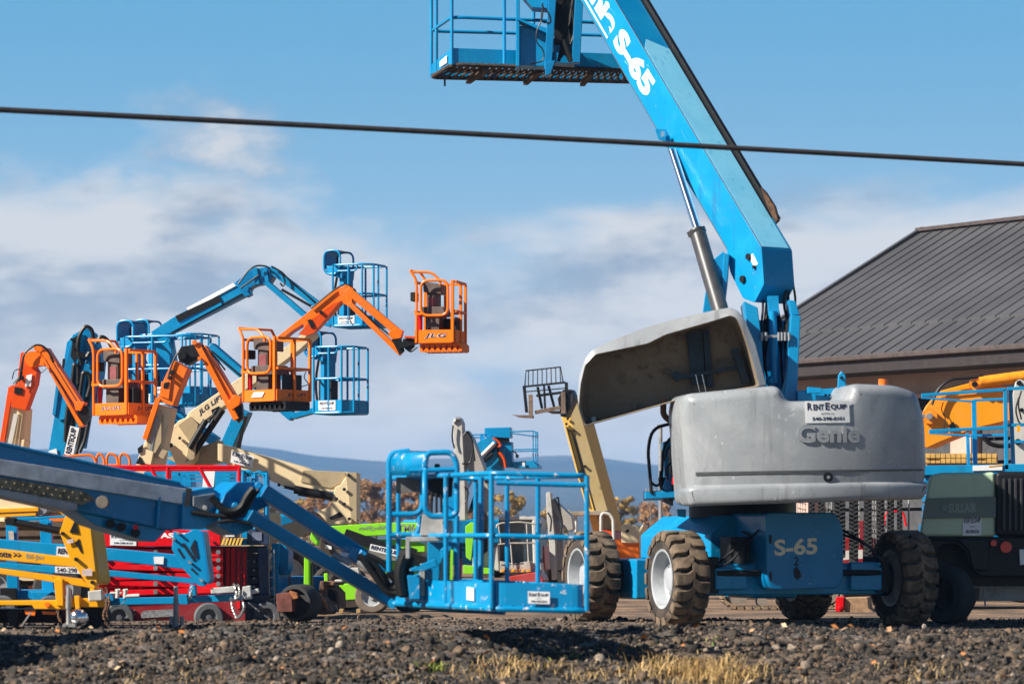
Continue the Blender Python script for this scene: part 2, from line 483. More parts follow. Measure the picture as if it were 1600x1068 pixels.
def tyre_mat():
    m, nt, b = base_mat('dusty_tyre_rubber')
    v = coords(nt)
    d = maprange(nt, noise(nt, v, 5.0, 8, 0.7, 0.4), 0.34, 0.70)
    c = mixc(nt, d, (0.014, 0.012, 0.011, 1), (0.075, 0.055, 0.038, 1))
    nt.links.new(c, b.inputs['Base Color']); b.inputs['Roughness'].default_value = 0.9
    bump(nt, b, noise(nt, v, 60, 4), 0.3, 0.01)
    return m
TYRE = tyre_mat()
TYRE_B = plain('dark_tyre_rubber', (0.030, 0.029, 0.028, 1), 0.85)
def tread_hi():
    return plain('dusty_lug_rubber', (0.125, 0.088, 0.056, 1), 0.9, 0.0, 0.65, 7.0)
LUG = tread_hi()

def roof_mat():
    m, nt, b = base_mat('standing_seam_roof')
    v = coords(nt)
    f = maprange(nt, noise(nt, v, 0.6, 6), 0.3, 0.7)
    nt.links.new(mixc(nt, f, (0.054, 0.052, 0.053, 1), (0.076, 0.073, 0.074, 1)), b.inputs['Base Color'])
    b.inputs['Roughness'].default_value = 0.55
    return m
ROOF = roof_mat()
FASCIA = plain('brown_fascia', (0.068, 0.050, 0.044, 1), 0.5)
TAUPE = plain('taupe_cladding', (0.38, 0.29, 0.24, 1), 0.7, 0.0, 0.08, 2)
PILLAR = plain('pink_tan_render', (0.50, 0.33, 0.26, 1), 0.8, 0.0, 0.08, 3)
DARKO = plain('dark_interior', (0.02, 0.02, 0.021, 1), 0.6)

def ground_mat():
    m, nt, b = base_mat('gravel_and_dirt')
    t = node(nt, 'ShaderNodeNewGeometry'); pos = t.outputs['Position']
    vor = node(nt, 'ShaderNodeTexVoronoi'); vor.inputs['Scale'].default_value = 22.0
    nt.links.new(pos, vor.inputs['Vector'])
    sepc = node(nt, 'ShaderNodeSeparateColor'); nt.links.new(vor.outputs['Color'], sepc.inputs[0])
    stone = mixc(nt, sepc.outputs[0], (0.030, 0.027, 0.024, 1), (0.19, 0.16, 0.135, 1))
    dirt = mixc(nt, maprange(nt, noise(nt, pos, 2.4, 8, 0.7), 0.35, 0.68), (0.045, 0.036, 0.028, 1), (0.25, 0.175, 0.115, 1))
    patch = maprange(nt, noise(nt, pos, 0.42, 5, 0.6, 0.4), 0.40, 0.60)
    near = mixc(nt, patch, stone, dirt)
    sx = node(nt, 'ShaderNodeSeparateXYZ'); nt.links.new(pos, sx.inputs[0])
    far = maprange(nt, sx.outputs[1], 34.0, 43.0)
    sand = mixc(nt, maprange(nt, noise(nt, pos, 0.8, 8, 0.7), 0.38, 0.62), (0.10, 0.066, 0.043, 1), (0.34, 0.21, 0.12, 1))
    field = mixc(nt, maprange(nt, noise(nt, pos, 0.012, 5, 0.6), 0.4, 0.6), (0.09, 0.085, 0.045, 1), (0.16, 0.12, 0.07, 1))
    c = mixc(nt, maprange(nt, sx.outputs[1], 110.0, 170.0), mixc(nt, far, near, sand), field)
    nt.links.new(c, b.inputs['Base Color']); b.inputs['Roughness'].default_value = 0.95
    h = math_n(nt, 'ADD', noise(nt, pos, 16.0, 6, 0.7), math_n(nt, 'MULTIPLY', vor.outputs['Distance'], -0.6))
    bump(nt, b, h, 0.9, 0.05)
    return m
GROUND = ground_mat()
def stone_mat():
    m, nt, b = base_mat('gravel_stone')
    oi = node(nt, 'ShaderNodeNewGeometry')
    rmp = node(nt, 'ShaderNodeValToRGB'); nt.links.new(oi.outputs['Random Per Island'], rmp.inputs[0])
    e = rmp.color_ramp.elements
    e[0].color = (0.014, 0.012, 0.010, 1); e[1].color = (0.30, 0.25, 0.20, 1)
    for p_, c_ in ((0.40, (0.029, 0.0225, 0.0165, 1)), (0.75, (0.070, 0.051, 0.034, 1)), (0.95, (0.155, 0.103, 0.064, 1))):
        x = e.new(p_); x.color = c_
    v = coords(nt)
    f = maprange(nt, noise(nt, v, 40, 4), 0.3, 0.7)
    dk = mixc(nt, f, (0.55, 0.55, 0.55, 1), (1.25, 1.2, 1.15, 1))
    mul = node(nt, 'ShaderNodeMix', data_type='RGBA', blend_type='MULTIPLY'); mul.inputs[0].default_value = 1.0
    nt.links.new(rmp.outputs[0], mul.inputs[6]); nt.links.new(dk, mul.inputs[7])
    nt.links.new(mul.outputs[2], b.inputs['Base Color']); b.inputs['Roughness'].default_value = 0.9
    return m
STONE = stone_mat()
def leaf_mat(name, stops, transl=0.25):
    m, nt, b = base_mat(name)
    g = node(nt, 'ShaderNodeNewGeometry')
    rmp = node(nt, 'ShaderNodeValToRGB'); nt.links.new(g.outputs['Random Per Island'], rmp.inputs[0])
    e = rmp.color_ramp.elements
    e[0].color = stops[0]; e[1].color = stops[-1]
    for i, c_ in enumerate(stops[1:-1]):
        x = e.new((i + 1) / (len(stops) - 1)); x.color = c_
    nt.links.new(rmp.outputs[0], b.inputs['Base Color']); b.inputs['Roughness'].default_value = 0.7
    return m
LEAF_R = leaf_mat('russet_leaves', [(0.26, 0.12, 0.06, 1), (0.42, 0.20, 0.08, 1), (0.30, 0.19, 0.07, 1), (0.52, 0.27, 0.09, 1)])
LEAF_Y = leaf_mat('gold_leaves', [(0.32, 0.20, 0.05, 1), (0.50, 0.29, 0.06, 1), (0.26, 0.22, 0.06, 1), (0.62, 0.34, 0.07, 1)])
GRASS = leaf_mat('dry_grass_blades', [(0.34, 0.20, 0.06, 1), (0.58, 0.37, 0.13, 1), (0.66, 0.46, 0.20, 1), (0.26, 0.17, 0.06, 1)])
GRASS_G = leaf_mat('green_weed_blades', [(0.10, 0.15, 0.02, 1), (0.22, 0.25, 0.035, 1), (0.30, 0.27, 0.05, 1)])
BARK = plain('tree_bark', (0.07, 0.052, 0.04, 1), 0.9)
def hill_mat():
    m, nt, b = base_mat('wooded_hillside')
    g = node(nt, 'ShaderNodeNewGeometry'); pos = g.outputs['Position']
    f = maprange(nt, noise(nt, pos, 0.004, 8, 0.65), 0.35, 0.65)
    f2 = maprange(nt, noise(nt, pos, 0.0016, 4, 0.5), 0.56, 0.66)
    c = mixc(nt, f, (0.022, 0.034, 0.026, 1), (0.060, 0.056, 0.038, 1))
    c = mixc(nt, math_n(nt, 'MULTIPLY', f2, 0.4), c, (0.13, 0.12, 0.08, 1))
    nt.links.new(c, b.inputs['Base Color']); b.inputs['Roughness'].default_value = 1.0
    return m
HILL = hill_mat()
# ---------------------------------------------------------------- setting: ground, gravel, hills, haze
def gz(x, y):
    """height of the yard surface, ending towards the camera in a low gravel bank"""
    t = max(0.0, min(1.0, (-x - 4.8) / 1.0)); yb = 28.6 - 5.0 * t * t * (3 - 2 * t) + 0.35 * math.sin(0.75 * x + .4)
    n = 0.024 * math.sin(1.3 * x + 0.6 * y) + 0.018 * math.sin(2.9 * x - 1.7 * y + 1.0) + 0.013 * math.sin(5.7 * x + 4.1 * y) + 0.010 * math.sin(9.1 * x - 6.3 * y + 2)
    if y >= yb:
        k = max(0.0, 1 - (y - yb) / 4.5); return 0.135 * k * k * (3 - 2 * k) + n * k ** 0.5
    return 0.135 - min(1.0, 0.15 * (yb - y) * (yb - y + .3) / (yb - y + .9)) + n
def PB(px, py):
    """point of the gravel bank under a photo pixel"""
    y = 24.0
    while y < 33:
        x = (px - CX) / F * y
        if HY + (CZ - gz(x, y)) * F / y <= py: break
        y += 0.02
    return V(((px - CX) / F * y, y, 0))
def axis(segs):
    out = []
    for a, b, n in segs: out += [a + (b - a) * i / n for i in range(n)]
    out.append(segs[-1][1]); return out
xs = axis([(-8800, -2000, 4), (-2000, -120, 5), (-120, -12, 6), (-12, 14, 200), (14, 120, 6), (120, 2000, 5), (2000, 8800, 4)])
ys = axis([(-300, 5, 4), (5, 18, 8), (18, 37, 170), (37, 60, 20), (60, 200, 8), (200, 2000, 6), (2000, 5000, 5)])
gv = [(x, y, gz(x, y) + (rng.uniform(-.022, .022) if 18 < y < 34 and -12 < x < 14 else 0)) for y in ys for x in xs]
nx_ = len(xs)
gf = [(j * nx_ + i, j * nx_ + i + 1, (j + 1) * nx_ + i + 1, (j + 1) * nx_ + i) for j in range(len(ys) - 1) for i in range(nx_ - 1)]
g = MB().add(gv, gf).build('ground', GROUND, smooth=180)
tag(g, kind='structure')

def ico(sub=1):
    bm = bmesh.new(); bmesh.ops.create_icosphere(bm, subdivisions=sub, radius=1.0)
    v = np.array([q.co[:] for q in bm.verts]); f = np.array([[q.index for q in t.verts] for t in bm.faces]); bm.free()
    return v, f
def scatter_mesh(name, parts, mat):
    """parts: list of (verts array, faces array) joined into one triangle mesh"""
    off = 0; vs_, fs = [], []
    for v, f in parts: vs_.append(v); fs.append(f + off); off += len(v)
    v = np.concatenate(vs_); f = np.concatenate(fs)
    me = bpy.data.meshes.new(name)
    k = f.shape[1]
    me.vertices.add(len(v)); me.vertices.foreach_set('co', v.astype(np.float32).ravel())
    me.loops.add(f.size); me.loops.foreach_set('vertex_index', f.astype(np.int32).ravel())
    me.polygons.add(len(f)); me.polygons.foreach_set('loop_start', np.arange(0, f.size, k, dtype=np.int32))
    me.update(calc_edges=True); me.materials.append(mat)
    o = bpy.data.objects.new(name, me); COL.objects.link(o)
    return o
npr = np.random.default_rng(11)
iv, if_ = ico(2); iv0, if0 = ico(1)
variants, variants0 = [], []
for k in range(14):
    v = iv * (1 + npr.normal(0, 0.075, (len(iv), 1))) * npr.uniform(0.65, 1.25, (1, 3))
    for _ in range(6):                                # knock flat facets off the stone
        n = npr.normal(size=3); n /= np.linalg.norm(n); d = v @ n
        v = v - np.outer(np.maximum(d - npr.uniform(0.35, 0.75), 0), n)
    variants.append(v)
    v0 = iv0 * (1 + npr.normal(0, 0.22, (len(iv0), 1))) * npr.uniform(0.6, 1.3, (1, 3)); variants0.append(v0)
parts = []
for i in range(52000):
    y = 25.0 + 4.6 * npr.random() if i < 40000 else 29.0 + 10.0 * npr.random() ** 1.5
    x = npr.uniform(-0.172, 0.172) * y
    bare = 0.5 + 0.5 * math.sin(0.9 * x + 0.55 * y + 2.0)
    if x < 1.0 and 27.8 < y < 34 and npr.random() < 0.15 + 0.5 * bare: continue
    r = float(np.clip(npr.lognormal(-4.30, 0.60), 0.007, 0.075))
    if y > 28: r *= 0.85
    a = npr.uniform(0, 6.28); c, s = math.cos(a), math.sin(a)
    rot = np.array([[c, -s, 0], [s, c, 0], [0, 0, 1]])
    big = r > .022; src = variants if big else variants0
    v = (src[i % 14] @ rot.T) * r * np.array([1, 1, 0.8]) + np.array([x, y, gz(x, y) + r * npr.uniform(-0.1, 0.45)])
    parts.append((v, if_ if big else if0))
tag(scatter_mesh('gravel', parts, STONE), 'dark crushed gravel stones strewn over the yard edge', 'gravel', kind='stuff')

def blades(cx, cy, n, spread, h, lean=0.85, w=0.0032):
    out = []
    for _ in range(n):
        x, y = cx + npr.normal(0, spread), cy + npr.normal(0, spread * 0.7)
        hh = h * npr.uniform(0.5, 1.2); a = npr.uniform(0, 6.28); l = npr.uniform(0.15, 1.0) * lean * hh * 1.6
        p = npr.uniform(0, 3.14); wx, wy = math.cos(p) * w, math.sin(p) * w
        b = np.array([x, y, gz(x, y) - 0.01]); m = b + np.array([math.cos(a) * l * 0.35, math.sin(a) * l * 0.35, hh * 0.62]); t = b + np.array([math.cos(a) * l, math.sin(a) * l, hh * (1.0 - 0.35 * lean)])
        W = np.array([wx, wy, 0])
        out.append((np.array([b - W, b + W, m + W * 0.7, m - W * 0.7, t]), np.array([[0, 1, 2], [0, 2, 3], [3, 2, 4]])))
    return out
gp = []
for px, py, n, s, h in ((790, 1040, 170, .09, .13), (765, 1058, 210, .12, .14), (850, 1050, 170, .10, .13), (905, 1062, 110, .10, .12), (980, 1060, 170, .12, .14), (1020, 1050, 150, .10, .13), (1060, 1056, 420, .11, .20), (1110, 1058, 460, .10, .22), (1150, 1064, 330, .10, .18), (1090, 1068, 300, .16, .16), (1270, 1066, 40, .12, .10), (1430, 1050, 70, .14, .14), (1440, 1066, 50, .1, .12), (300, 1066, 120, .25, .10), (620, 1064, 80, .2, .09), (160, 1068, 110, .3, .10), (480, 1068, 80, .25, .08), (840, 1016, 50, .08, .08), (920, 1030, 60, .12, .08), (1050, 1034, 60, .15, .09), (1160, 1030, 30, .1, .07)):
    q = PB(px, py); gp += blades(q.x, q.y, int(n * .55), s * 1.5, h * 1.1)
tag(scatter_mesh('dry_grass', gp, GRASS), 'dry straw coloured grass growing along the gravel edge', 'grass', kind='stuff')
gp = []
for px, py, n, s, h in ((682, 1050, 46, .05, .13), (900, 1030, 30, .2, .07), (1000, 1012, 26, .3, .06), (1100, 1008, 22, .2, .06)):
    q = PB(px, py); gp += blades(q.x, q.y, n, s, h, 0.8, 0.009)
tag(scatter_mesh('green_weeds', gp, GRASS_G), 'small green weed sprigs among the gravel', 'weeds', kind='stuff')
lp = []
for i in range(170):
    y = 25 + 5 * npr.random(); x = npr.uniform(-.165, .165) * y
    s = npr.uniform(.012, .04); a = npr.uniform(0, 6.28)
    u = np.array([math.cos(a), math.sin(a), npr.uniform(-.5, .5)]) * s; w = np.array([-math.sin(a), math.cos(a), npr.uniform(-.4, .8)]) * s * .7
    c = np.array([x, y, gz(x, y) + 0.045])
    lp.append((np.array([c - u, c + w * .8 + [0, 0, .008], c + u, c - w]), np.array([[0, 1, 2], [0, 2, 3]])))
LEAF_F = leaf_mat('fallen_leaf_orange', [(0.36, 0.11, 0.02, 1), (0.50, 0.20, 0.05, 1), (0.62, 0.48, 0.32, 1), (0.28, 0.13, 0.05, 1)])
tag(scatter_mesh('fallen_leaves', lp, LEAF_F), 'fallen orange leaves and scraps scattered over the gravel', 'leaves', kind='stuff')

def hills(name, D, ridge, depth, seed, nz):
    r = np.random.default_rng(seed)
    pxs = [p for p, _ in ridge]; pys = [q for _, q in ridge]
    nx, ny = 170, 34
    xs = np.linspace((pxs[0] - CX) / F * D, (pxs[-1] - CX) / F * D, nx)
    ph = r.uniform(0, 6.28, 12)
    vs_ = []
    for j in range(ny):
        t = j / (ny - 1)
        for x in xs:
            px = x / (D - depth * 0.2) * F + CX
            H = (HY - np.interp(px, pxs, pys)) / F * (D - depth * 0.2)
            prof = (t / 0.8) ** 1.25 if t < 0.8 else 1 - 0.35 * ((t - 0.8) / 0.2) ** 2
            n = sum(math.sin(x * nz * 1.7 ** k + ph[k] + 3 * t * (k + 1)) / 1.6 ** k for k in range(6))
            spur = 1 + 0.09 * math.sin(x * nz * 2.2 + ph[7]) * math.sin(min(1, t / .8) * math.pi)
            vs_.append((x, D - depth * (1 - t), H * prof * spur + n * H * 0.005 - 0.004 * H - (6 if j == 0 else 0)))
    fs = [(j * nx + i, j * nx + i + 1, (j + 1) * nx + i + 1, (j + 1) * nx + i) for j in range(ny - 1) for i in range(nx - 1)]
    return tag(MB().add(vs_, fs).build(name, HILL, smooth=180), kind='structure')
hills('hills', 4500, [(-1500, 730), (-600, 715), (0, 704), (90, 696), (200, 708), (300, 700), (370, 692), (430, 698), (480, 708), (600, 718), (680, 712), (800, 713), (870, 708), (930, 711), (1010, 722), (1150, 728), (1600, 735), (3000, 745)], 2400, 3, 0.006)
hills('foothills', 2600, [(-1500, 800), (0, 790), (300, 786), (500, 790), (640, 796), (800, 786), (960, 780), (1100, 792), (1600, 796), (3000, 800)], 1200, 5, 0.008)

def haze():
    m = bpy.data.materials.new('hazy_air'); m.use_nodes = True
    nt = m.node_tree; nt.nodes.clear()
    o = node(nt, 'ShaderNodeOutputMaterial'); v = node(nt, 'ShaderNodeVolumePrincipled')
    v.inputs['Color'].default_value = (0.25, 0.52, 0.95, 1); v.inputs['Density'].default_value = HAZE_D; v.inputs['Anisotropy'].default_value = 0.0
    nt.links.new(v.outputs[0], o.inputs['Volume'])
    b = MB().b2((-9000, -310, -8), (9000, 5200, 150))
    h = b.build('haze', m)
    return tag(h, kind='stuff')
HAZE_D = 2.2e-4
haze()

# ---------------------------------------------------------------- trees and brush beyond the yard
def crown_parts(seed, h, w, n, ls):
    r = np.random.default_rng(seed); parts = []
    cl = []
    for k in range(34):
        a = r.uniform(0, 6.28); rr = r.random() ** 0.5
        z = r.uniform(0.22, 0.97)
        wid = w * (0.55 + 0.55 * math.sin(math.pi * min(1, z * 0.95)))
        cl.append((math.cos(a) * rr * wid * 0.8, math.sin(a) * rr * wid * 0.8, z * h, r.uniform(0.12, 0.26) * w * 1.1))
    for i in range(n):
        c = cl[r.integers(len(cl))]
        d = r.normal(size=3); d /= np.linalg.norm(d)
        p = np.array(c[:3]) + d * c[3] * r.random() ** 0.45 * np.array([1, 1, .8])
        u = r.normal(size=3); u /= np.linalg.norm(u); q = np.cross(u, r.normal(size=3)); q /= np.linalg.norm(q)
        s = ls * r.uniform(0.5, 1.25)
        parts.append((np.array([p - u * s, p + q * s * .6, p + u * s, p - q * s * .6]), np.array([[0, 1, 2], [0, 2, 3]])))
    return parts, cl
def make_tree(label, px, D, h, w, seed, mat, n=2600, ls=0.13, group='autumn trees beyond the yard'):
    x = (px - CX) / F * D
    t = thing('autumn_tree', label, 'tree', (x, D, 0), 0, group)
    parts, cl = crown_parts(seed, h, w, int(n * 3.2), ls * .78)
    parts = [(v, f) for v, f in parts]
    c = scatter_mesh('crown', parts, mat); c.parent = t
    b = MB(Matrix.Translation((x, D, 0)))
    b.tube([(0, 0, -.1), (.03 * h, 0, h * .3), (0, .04 * h, h * .62)], [.028 * h, .02 * h, .009 * h], 7)
    for k, q in enumerate(cl[:16]):
        s = .15 + .02 * k
        b.tube([(.02 * h, .01 * h, h * min(s, .5)), (q[0] * .5, q[1] * .5, (q[2] + h * s) * .52), q[:3]], [.008 * h, .005 * h, .002 * h], 5)
    b.build('trunk', BARK, t)
    return t
for args in (
    ('large russet tree behind the cream folded arm', 585, 240, 5.6, 2.6, 1, LEAF_R, 4200),
    ('russet tree behind the blue loop guard of the grounded basket', 650, 250, 4.8, 2.2, 2, LEAF_R, 3200),
    ('low russet tree beneath the cream folded arm', 508, 235, 4.3, 2.2, 3, LEAF_R, 3000),
    ('golden brown tree between red railing and cream arm', 455, 245, 3.9, 2.0, 4, LEAF_Y, 2600),
    ('small brown tree just right of the red railing', 405, 240, 3.7, 1.8, 5, LEAF_Y, 2200),
    ('sparse golden tree behind the empty basket rails', 785, 200, 3.9, 1.6, 6, LEAF_Y, 1500),
    ('low golden tree left of the yellow forklift mast', 865, 230, 3.2, 1.7, 7, LEAF_Y, 1900),
    ('golden tree between yellow forklift mast and big tyre', 968, 220, 3.7, 1.7, 8, LEAF_Y, 2400),
    ('brown tree beside the thin pale pole', 1022, 260, 3.6, 1.8, 9, LEAF_R, 2200),
    ('low brown tree behind the white excavator arm', 722, 245, 3.3, 1.9, 10, LEAF_R, 2200)):
    make_tree(*args)
bp = []
for i in range(5200):
    D = npr.uniform(86, 93); px = npr.uniform(385, 560)
    x = (px - CX) / F * D; z = npr.random() ** 0.8 * (1.25 + 0.35 * math.sin(px * .07) + .2 * math.sin(px * .23))
    p = np.array([x, D, z]); u = npr.normal(size=3) * np.array([.5, .5, 1.2]); u /= np.linalg.norm(u); q = np.cross(u, npr.normal(size=3)); q /= np.linalg.norm(q)
    s = npr.uniform(.05, .14)
    bp.append((np.array([p - u * s, p + q * s * .3, p + u * s, p - q * s * .3]), np.array([[0, 1, 2], [0, 2, 3]])))
BRUSH = leaf_mat('dry_brush_stems', [(0.10, 0.075, 0.05, 1), (0.17, 0.13, 0.085, 1), (0.13, 0.085, 0.045, 1), (0.22, 0.17, 0.10, 1)])
tag(scatter_mesh('dry_undergrowth', bp, BRUSH), 'grey brown dry brush behind the green lift post', 'undergrowth', kind='stuff')

# ---------------------------------------------------------------- overhead cable and poles
w = MB(); wpts = []
for i in range(41):
    t = -1.0 + 3.0 * i / 40
    px, D = 1600 * t, 26 + 4 * t
    wpts.append(P(px, 171.5 + 85 * t - 6 * t * (t - 1) * -1.0, D))
w.tube(wpts, 0.0245, 8)
tag(w.build('overhead_cable', WIRE), 'thick dark cable stretched across the sky in front of the boom', 'cable')
def utility_pole(px, D, top, rpx, label, mat):
    b = P(px, HY, D); t = thing('utility_pole', label, 'pole', (b.x, D, 0))
    z = 1 + (HY - top) / F * D; r = rpx * D / F
    MB().cyl((b.x, D, 0), (b.x, D, z), r, 10, 0, r * .75).build('shaft', mat, t)
    m = MB().beam((b.x - .6 * z * .12, D - r * 1.3, z * .93), (b.x + .6 * z * .12, D - r * 1.3, z * .93), .09, .11)
    m.build('crossarm', mat, t)
    n = MB()
    for s in (-1, -.4, .4, 1): n.cyl((b.x + s * z * .065, D - r * 1.3, z * .93 + .05), (b.x + s * z * .065, D - r * 1.3, z * .93 + .2), .04, 8)
    n.build('insulator', STEEL_G, t)
utility_pole(1017, 150, 762, 1.3, 'thin dark utility pole beyond the yard beside the blue engine frame', WOODP)
pp = P(1032, HY, 62); t = thing('lamp_post', 'slim pale grey post standing behind the black engine hoses', 'post', (pp.x, 62, 0))
MB().cyl((pp.x, 62, 0), P(1032, 664, 62), .04, 10).build('shaft', STEEL, t)
MB().beam(P(1027, 665, 62), P(1037, 665, 62), .06, .05).build('bracket', STEEL_G, t)

# ---------------------------------------------------------------- building
e = V((.575, -.818, 0)).normalized(); inn = V((-e.y, e.x, 0)) * 1.0
Q0 = V((4.39, 70.36, 0)); LEN = 20.0; EZ, RZ, RUN = 4.78, 8.02, 6.2
bld = thing('metal_roofed_building', 'long building with brown standing seam metal roof behind the machines', 'building', Q0, 0)
BM = frame(Q0, e, inn)                               # x along the eave, y inward, z up
sl_ = (RZ - EZ) / RUN
m = MB(BM)
m.prism([(0, 0, EZ), (0, RUN, RZ), (0, RUN * 2, EZ), (0, RUN * 2, EZ - .14), (0, RUN, RZ - .14), (0, 0, EZ - .14)], (LEN, 0, 0))
KB = 1.25                                            # the lowest band of the roof, lapped under the main sheets
m.prism([(-.01, KB, EZ + sl_ * KB + .002), (-.01, KB, EZ + sl_ * KB + .035), (-.01, RUN, RZ + .035), (-.01, RUN, RZ + .002)], (LEN + .02, 0, 0))
for i in range(int(LEN / .42) + 1):
    x = .05 + i * .42
    m.prism([(x, KB - .02, EZ + sl_ * (KB - .02) + .03), (x, RUN - .02, RZ - .01 + .03), (x, RUN - .02, RZ + .052), (x, KB - .02, EZ + sl_ * (KB - .02) + .055)], (.022, 0, 0))
    m.prism([(x + .15, -.02, EZ - .01), (x + .15, KB - .04, EZ + sl_ * (KB - .04)), (x + .15, KB - .04, EZ + sl_ * (KB - .04) + .022), (x + .15, -.02, EZ + .016)], (.03, 0, 0))
m.build('roof', ROOF, bld)
m = MB(BM); m.prism([(-.06, -.03, EZ - .05), (-.06, RUN, RZ + .06), (-.06, RUN, RZ + .13), (-.06, -.03, EZ + .06)], (.12, 0, 0)); m.build('rake_trim', ROOF, bld)
m = MB(BM); m.box((LEN / 2, RUN, RZ + .06), (LEN / 2 + .05, .16, .04)); m.build('ridge_cap', FASCIA, bld)
m = MB(BM); m.b2((-.05, -.17, EZ - .135), (LEN, -.02, EZ - .015)); m.build('gutter', FASCIA, bld, bevel=.03)
m = MB(BM); m.b2((-.05, -.06, EZ - .38), (LEN, .02, EZ - .175)); m.build('fascia', plain('dark_brown_trim', (.03, .022, .02, 1)), bld)
m = MB(BM); m.b2((.1, .03, EZ - .38), (LEN, 1.15, EZ - .33)); m.build('soffit', DARKO, bld)  # eave shadow put into the near-black colour
m = MB(BM); m.b2((.3, 1.15, 3.95), (LEN - .3, 1.35, EZ - .2)); m.build('wall', TAUPE, bld)
m = MB(BM); m.prism([(.3, 1.352, 0), (.3, RUN * 2 - .6, 0), (.3, RUN * 2 - .6, EZ - .02), (.3, RUN, RZ - .2), (.3, 1.352, EZ - .02)], (.18, 0, 0)); m.build('gable_wall', TAUPE, bld)
m = MB(BM); m.b2((.3, 1.08, 3.88), (LEN - .3, 1.149, 3.96)); m.build('sill_trim', PILLAR, bld)
m = MB(BM); m.b2((.5, 1.6, 0), (LEN - .4, 1.7, 3.94)); m.build('back_panel', DARKO, bld)
for x in (1.6, 6.5, 11.6, 16.6):
    MB(BM).b2((x, 1.05, 0), (x + .62, 1.55, 4.05)).build('pillar', PILLAR, bld, bevel=.01)
for x0, x1 in ((2.24, 6.49), (7.14, 11.59)):
    MB(BM).b2((x0, 1.2, 3.52), (x1, 1.27, 3.62)).build('door_header', WHITE, bld)
    d = MB(BM)
    for k in range(7): d.b2((x0 + .05, 1.3, .2 + k * .47), (x1 - .05, 1.36, .2 + k * .47 + .40))
    d.build('roller_door', plain('dark_door_panel', (.06, .06, .062, 1)), bld)
# ---------------------------------------------------------------- shared builders for the machines
def lug_wheel(parent, c, out, fwd, Rr=0.535, W=0.40, rim_mat=RIM, tyre=TYRE, lug=LUG, nl=18):
    """big lugged tyre: c centre, out = outward axle direction, fwd = rolling direction"""
    M = frame(c, fwd, out)                           # local x rolling, y outward, z up
    Ri = Rr * 0.60
    hub = tag(MB(M).lathe([(Ri * .99, -W * .44), (Rr * .80, -W * .47), (Rr * .89, -W * .42), (Rr * .93, -W * .36), (Rr * .935, 0), (Rr * .93, W * .36), (Rr * .89, W * .42), (Rr * .80, W * .47), (Ri * .99, W * .44), (Ri * .97, W * .36), (Ri * .97, -W * .36)], (0, 0, 0), (0, 1, 0), 48).build('tyre', tyre, parent))
    b = MB(M)
    def q(r, th, y): return V((math.sin(th) * r, y, math.cos(th) * r))
    pitch = 2 * math.pi / nl
    for side in (-1, 1):
        for i in range(nl):
            th = (i + (0.5 if side > 0 else 0)) * pitch
            path = [(W * .505, .0, .86), (W * .485, .0, .965), (W * .40, .0, 1.0), (W * .20, .02, 1.0), (W * .12, .10, 1.0), (-W * .04, .50, 1.0)]
            hw = pitch * .375
            rings = []
            for (y, sh, k) in path:
                t0 = th + sh * pitch * .9
                h_ = hw * (1.0 if y > W * .1 else .82)
                rings.append([q(Rr * .88 * min(1, k + .04), t0 - h_ * 1.12, y * side), q(Rr * .88 * min(1, k + .04), t0 + h_ * 1.12, y * side), q(Rr * k, t0 + h_ * .86, y * side), q(Rr * k, t0 - h_ * .86, y * side)])
            b.loft(rings)
    b.build('tread', lug, hub, bevel=.006, seg=1)
    rm = MB(M).lathe([(Ri, W * .40), (Ri * 1.04, W * .43), (Ri * 1.02, W * .46), (Ri * .95, W * .44), (Ri * .90, W * .30), (Ri * .86, W * .12), (Ri * .70, W * .05), (Ri * .62, W * .10), (Ri * .42, W * .12), (Ri * .40, W * .22), (Ri * .30, W * .25), (.001, W * .25)], (0, 0, 0), (0, 1, 0), 40).build('rim', rim_mat, parent)
    MB(M).lathe([(Ri, -W * .42), (Ri * .9, -W * .40), (Ri * .86, -W * .1), (Ri * .5, -W * .05), (.001, -W * .05)], (0, 0, 0), (0, 1, 0), 32).build('inner_rim', rim_mat, parent)
    nb = MB(M)
    for k in range(9):
        a = 2 * math.pi * k / 9
        nb.cyl((math.sin(a) * Ri * .53, W * .10, math.cos(a) * Ri * .53), (math.sin(a) * Ri * .53, W * .17, math.cos(a) * Ri * .53), .016, 6)
    nb.build('wheel_nuts', STEEL_G, rm)
def small_wheel(parent, c, out, Rr, W, tyre=TYRE_B, rim=RIM, n=28):
    M = frame(c, V(out).cross(V((0, 0, 1))), out)
    t_ = MB(M).lathe([(Rr * .6, -W / 2), (Rr * .9, -W / 2), (Rr, -W * .36), (Rr, W * .36), (Rr * .9, W / 2), (Rr * .6, W / 2), (Rr * .58, 0)], (0, 0, 0), (0, 1, 0), n).build('tyre', tyre, parent)
    MB(M).lathe([(Rr * .59, -W * .42), (Rr * .62, W * .46), (Rr * .55, W * .44), (Rr * .50, W * .2), (Rr * .22, W * .16), (Rr * .2, W * .36), (.001, W * .38)], (0, 0, 0), (0, 1, 0), n).build('rim', rim, t_)
    return t_

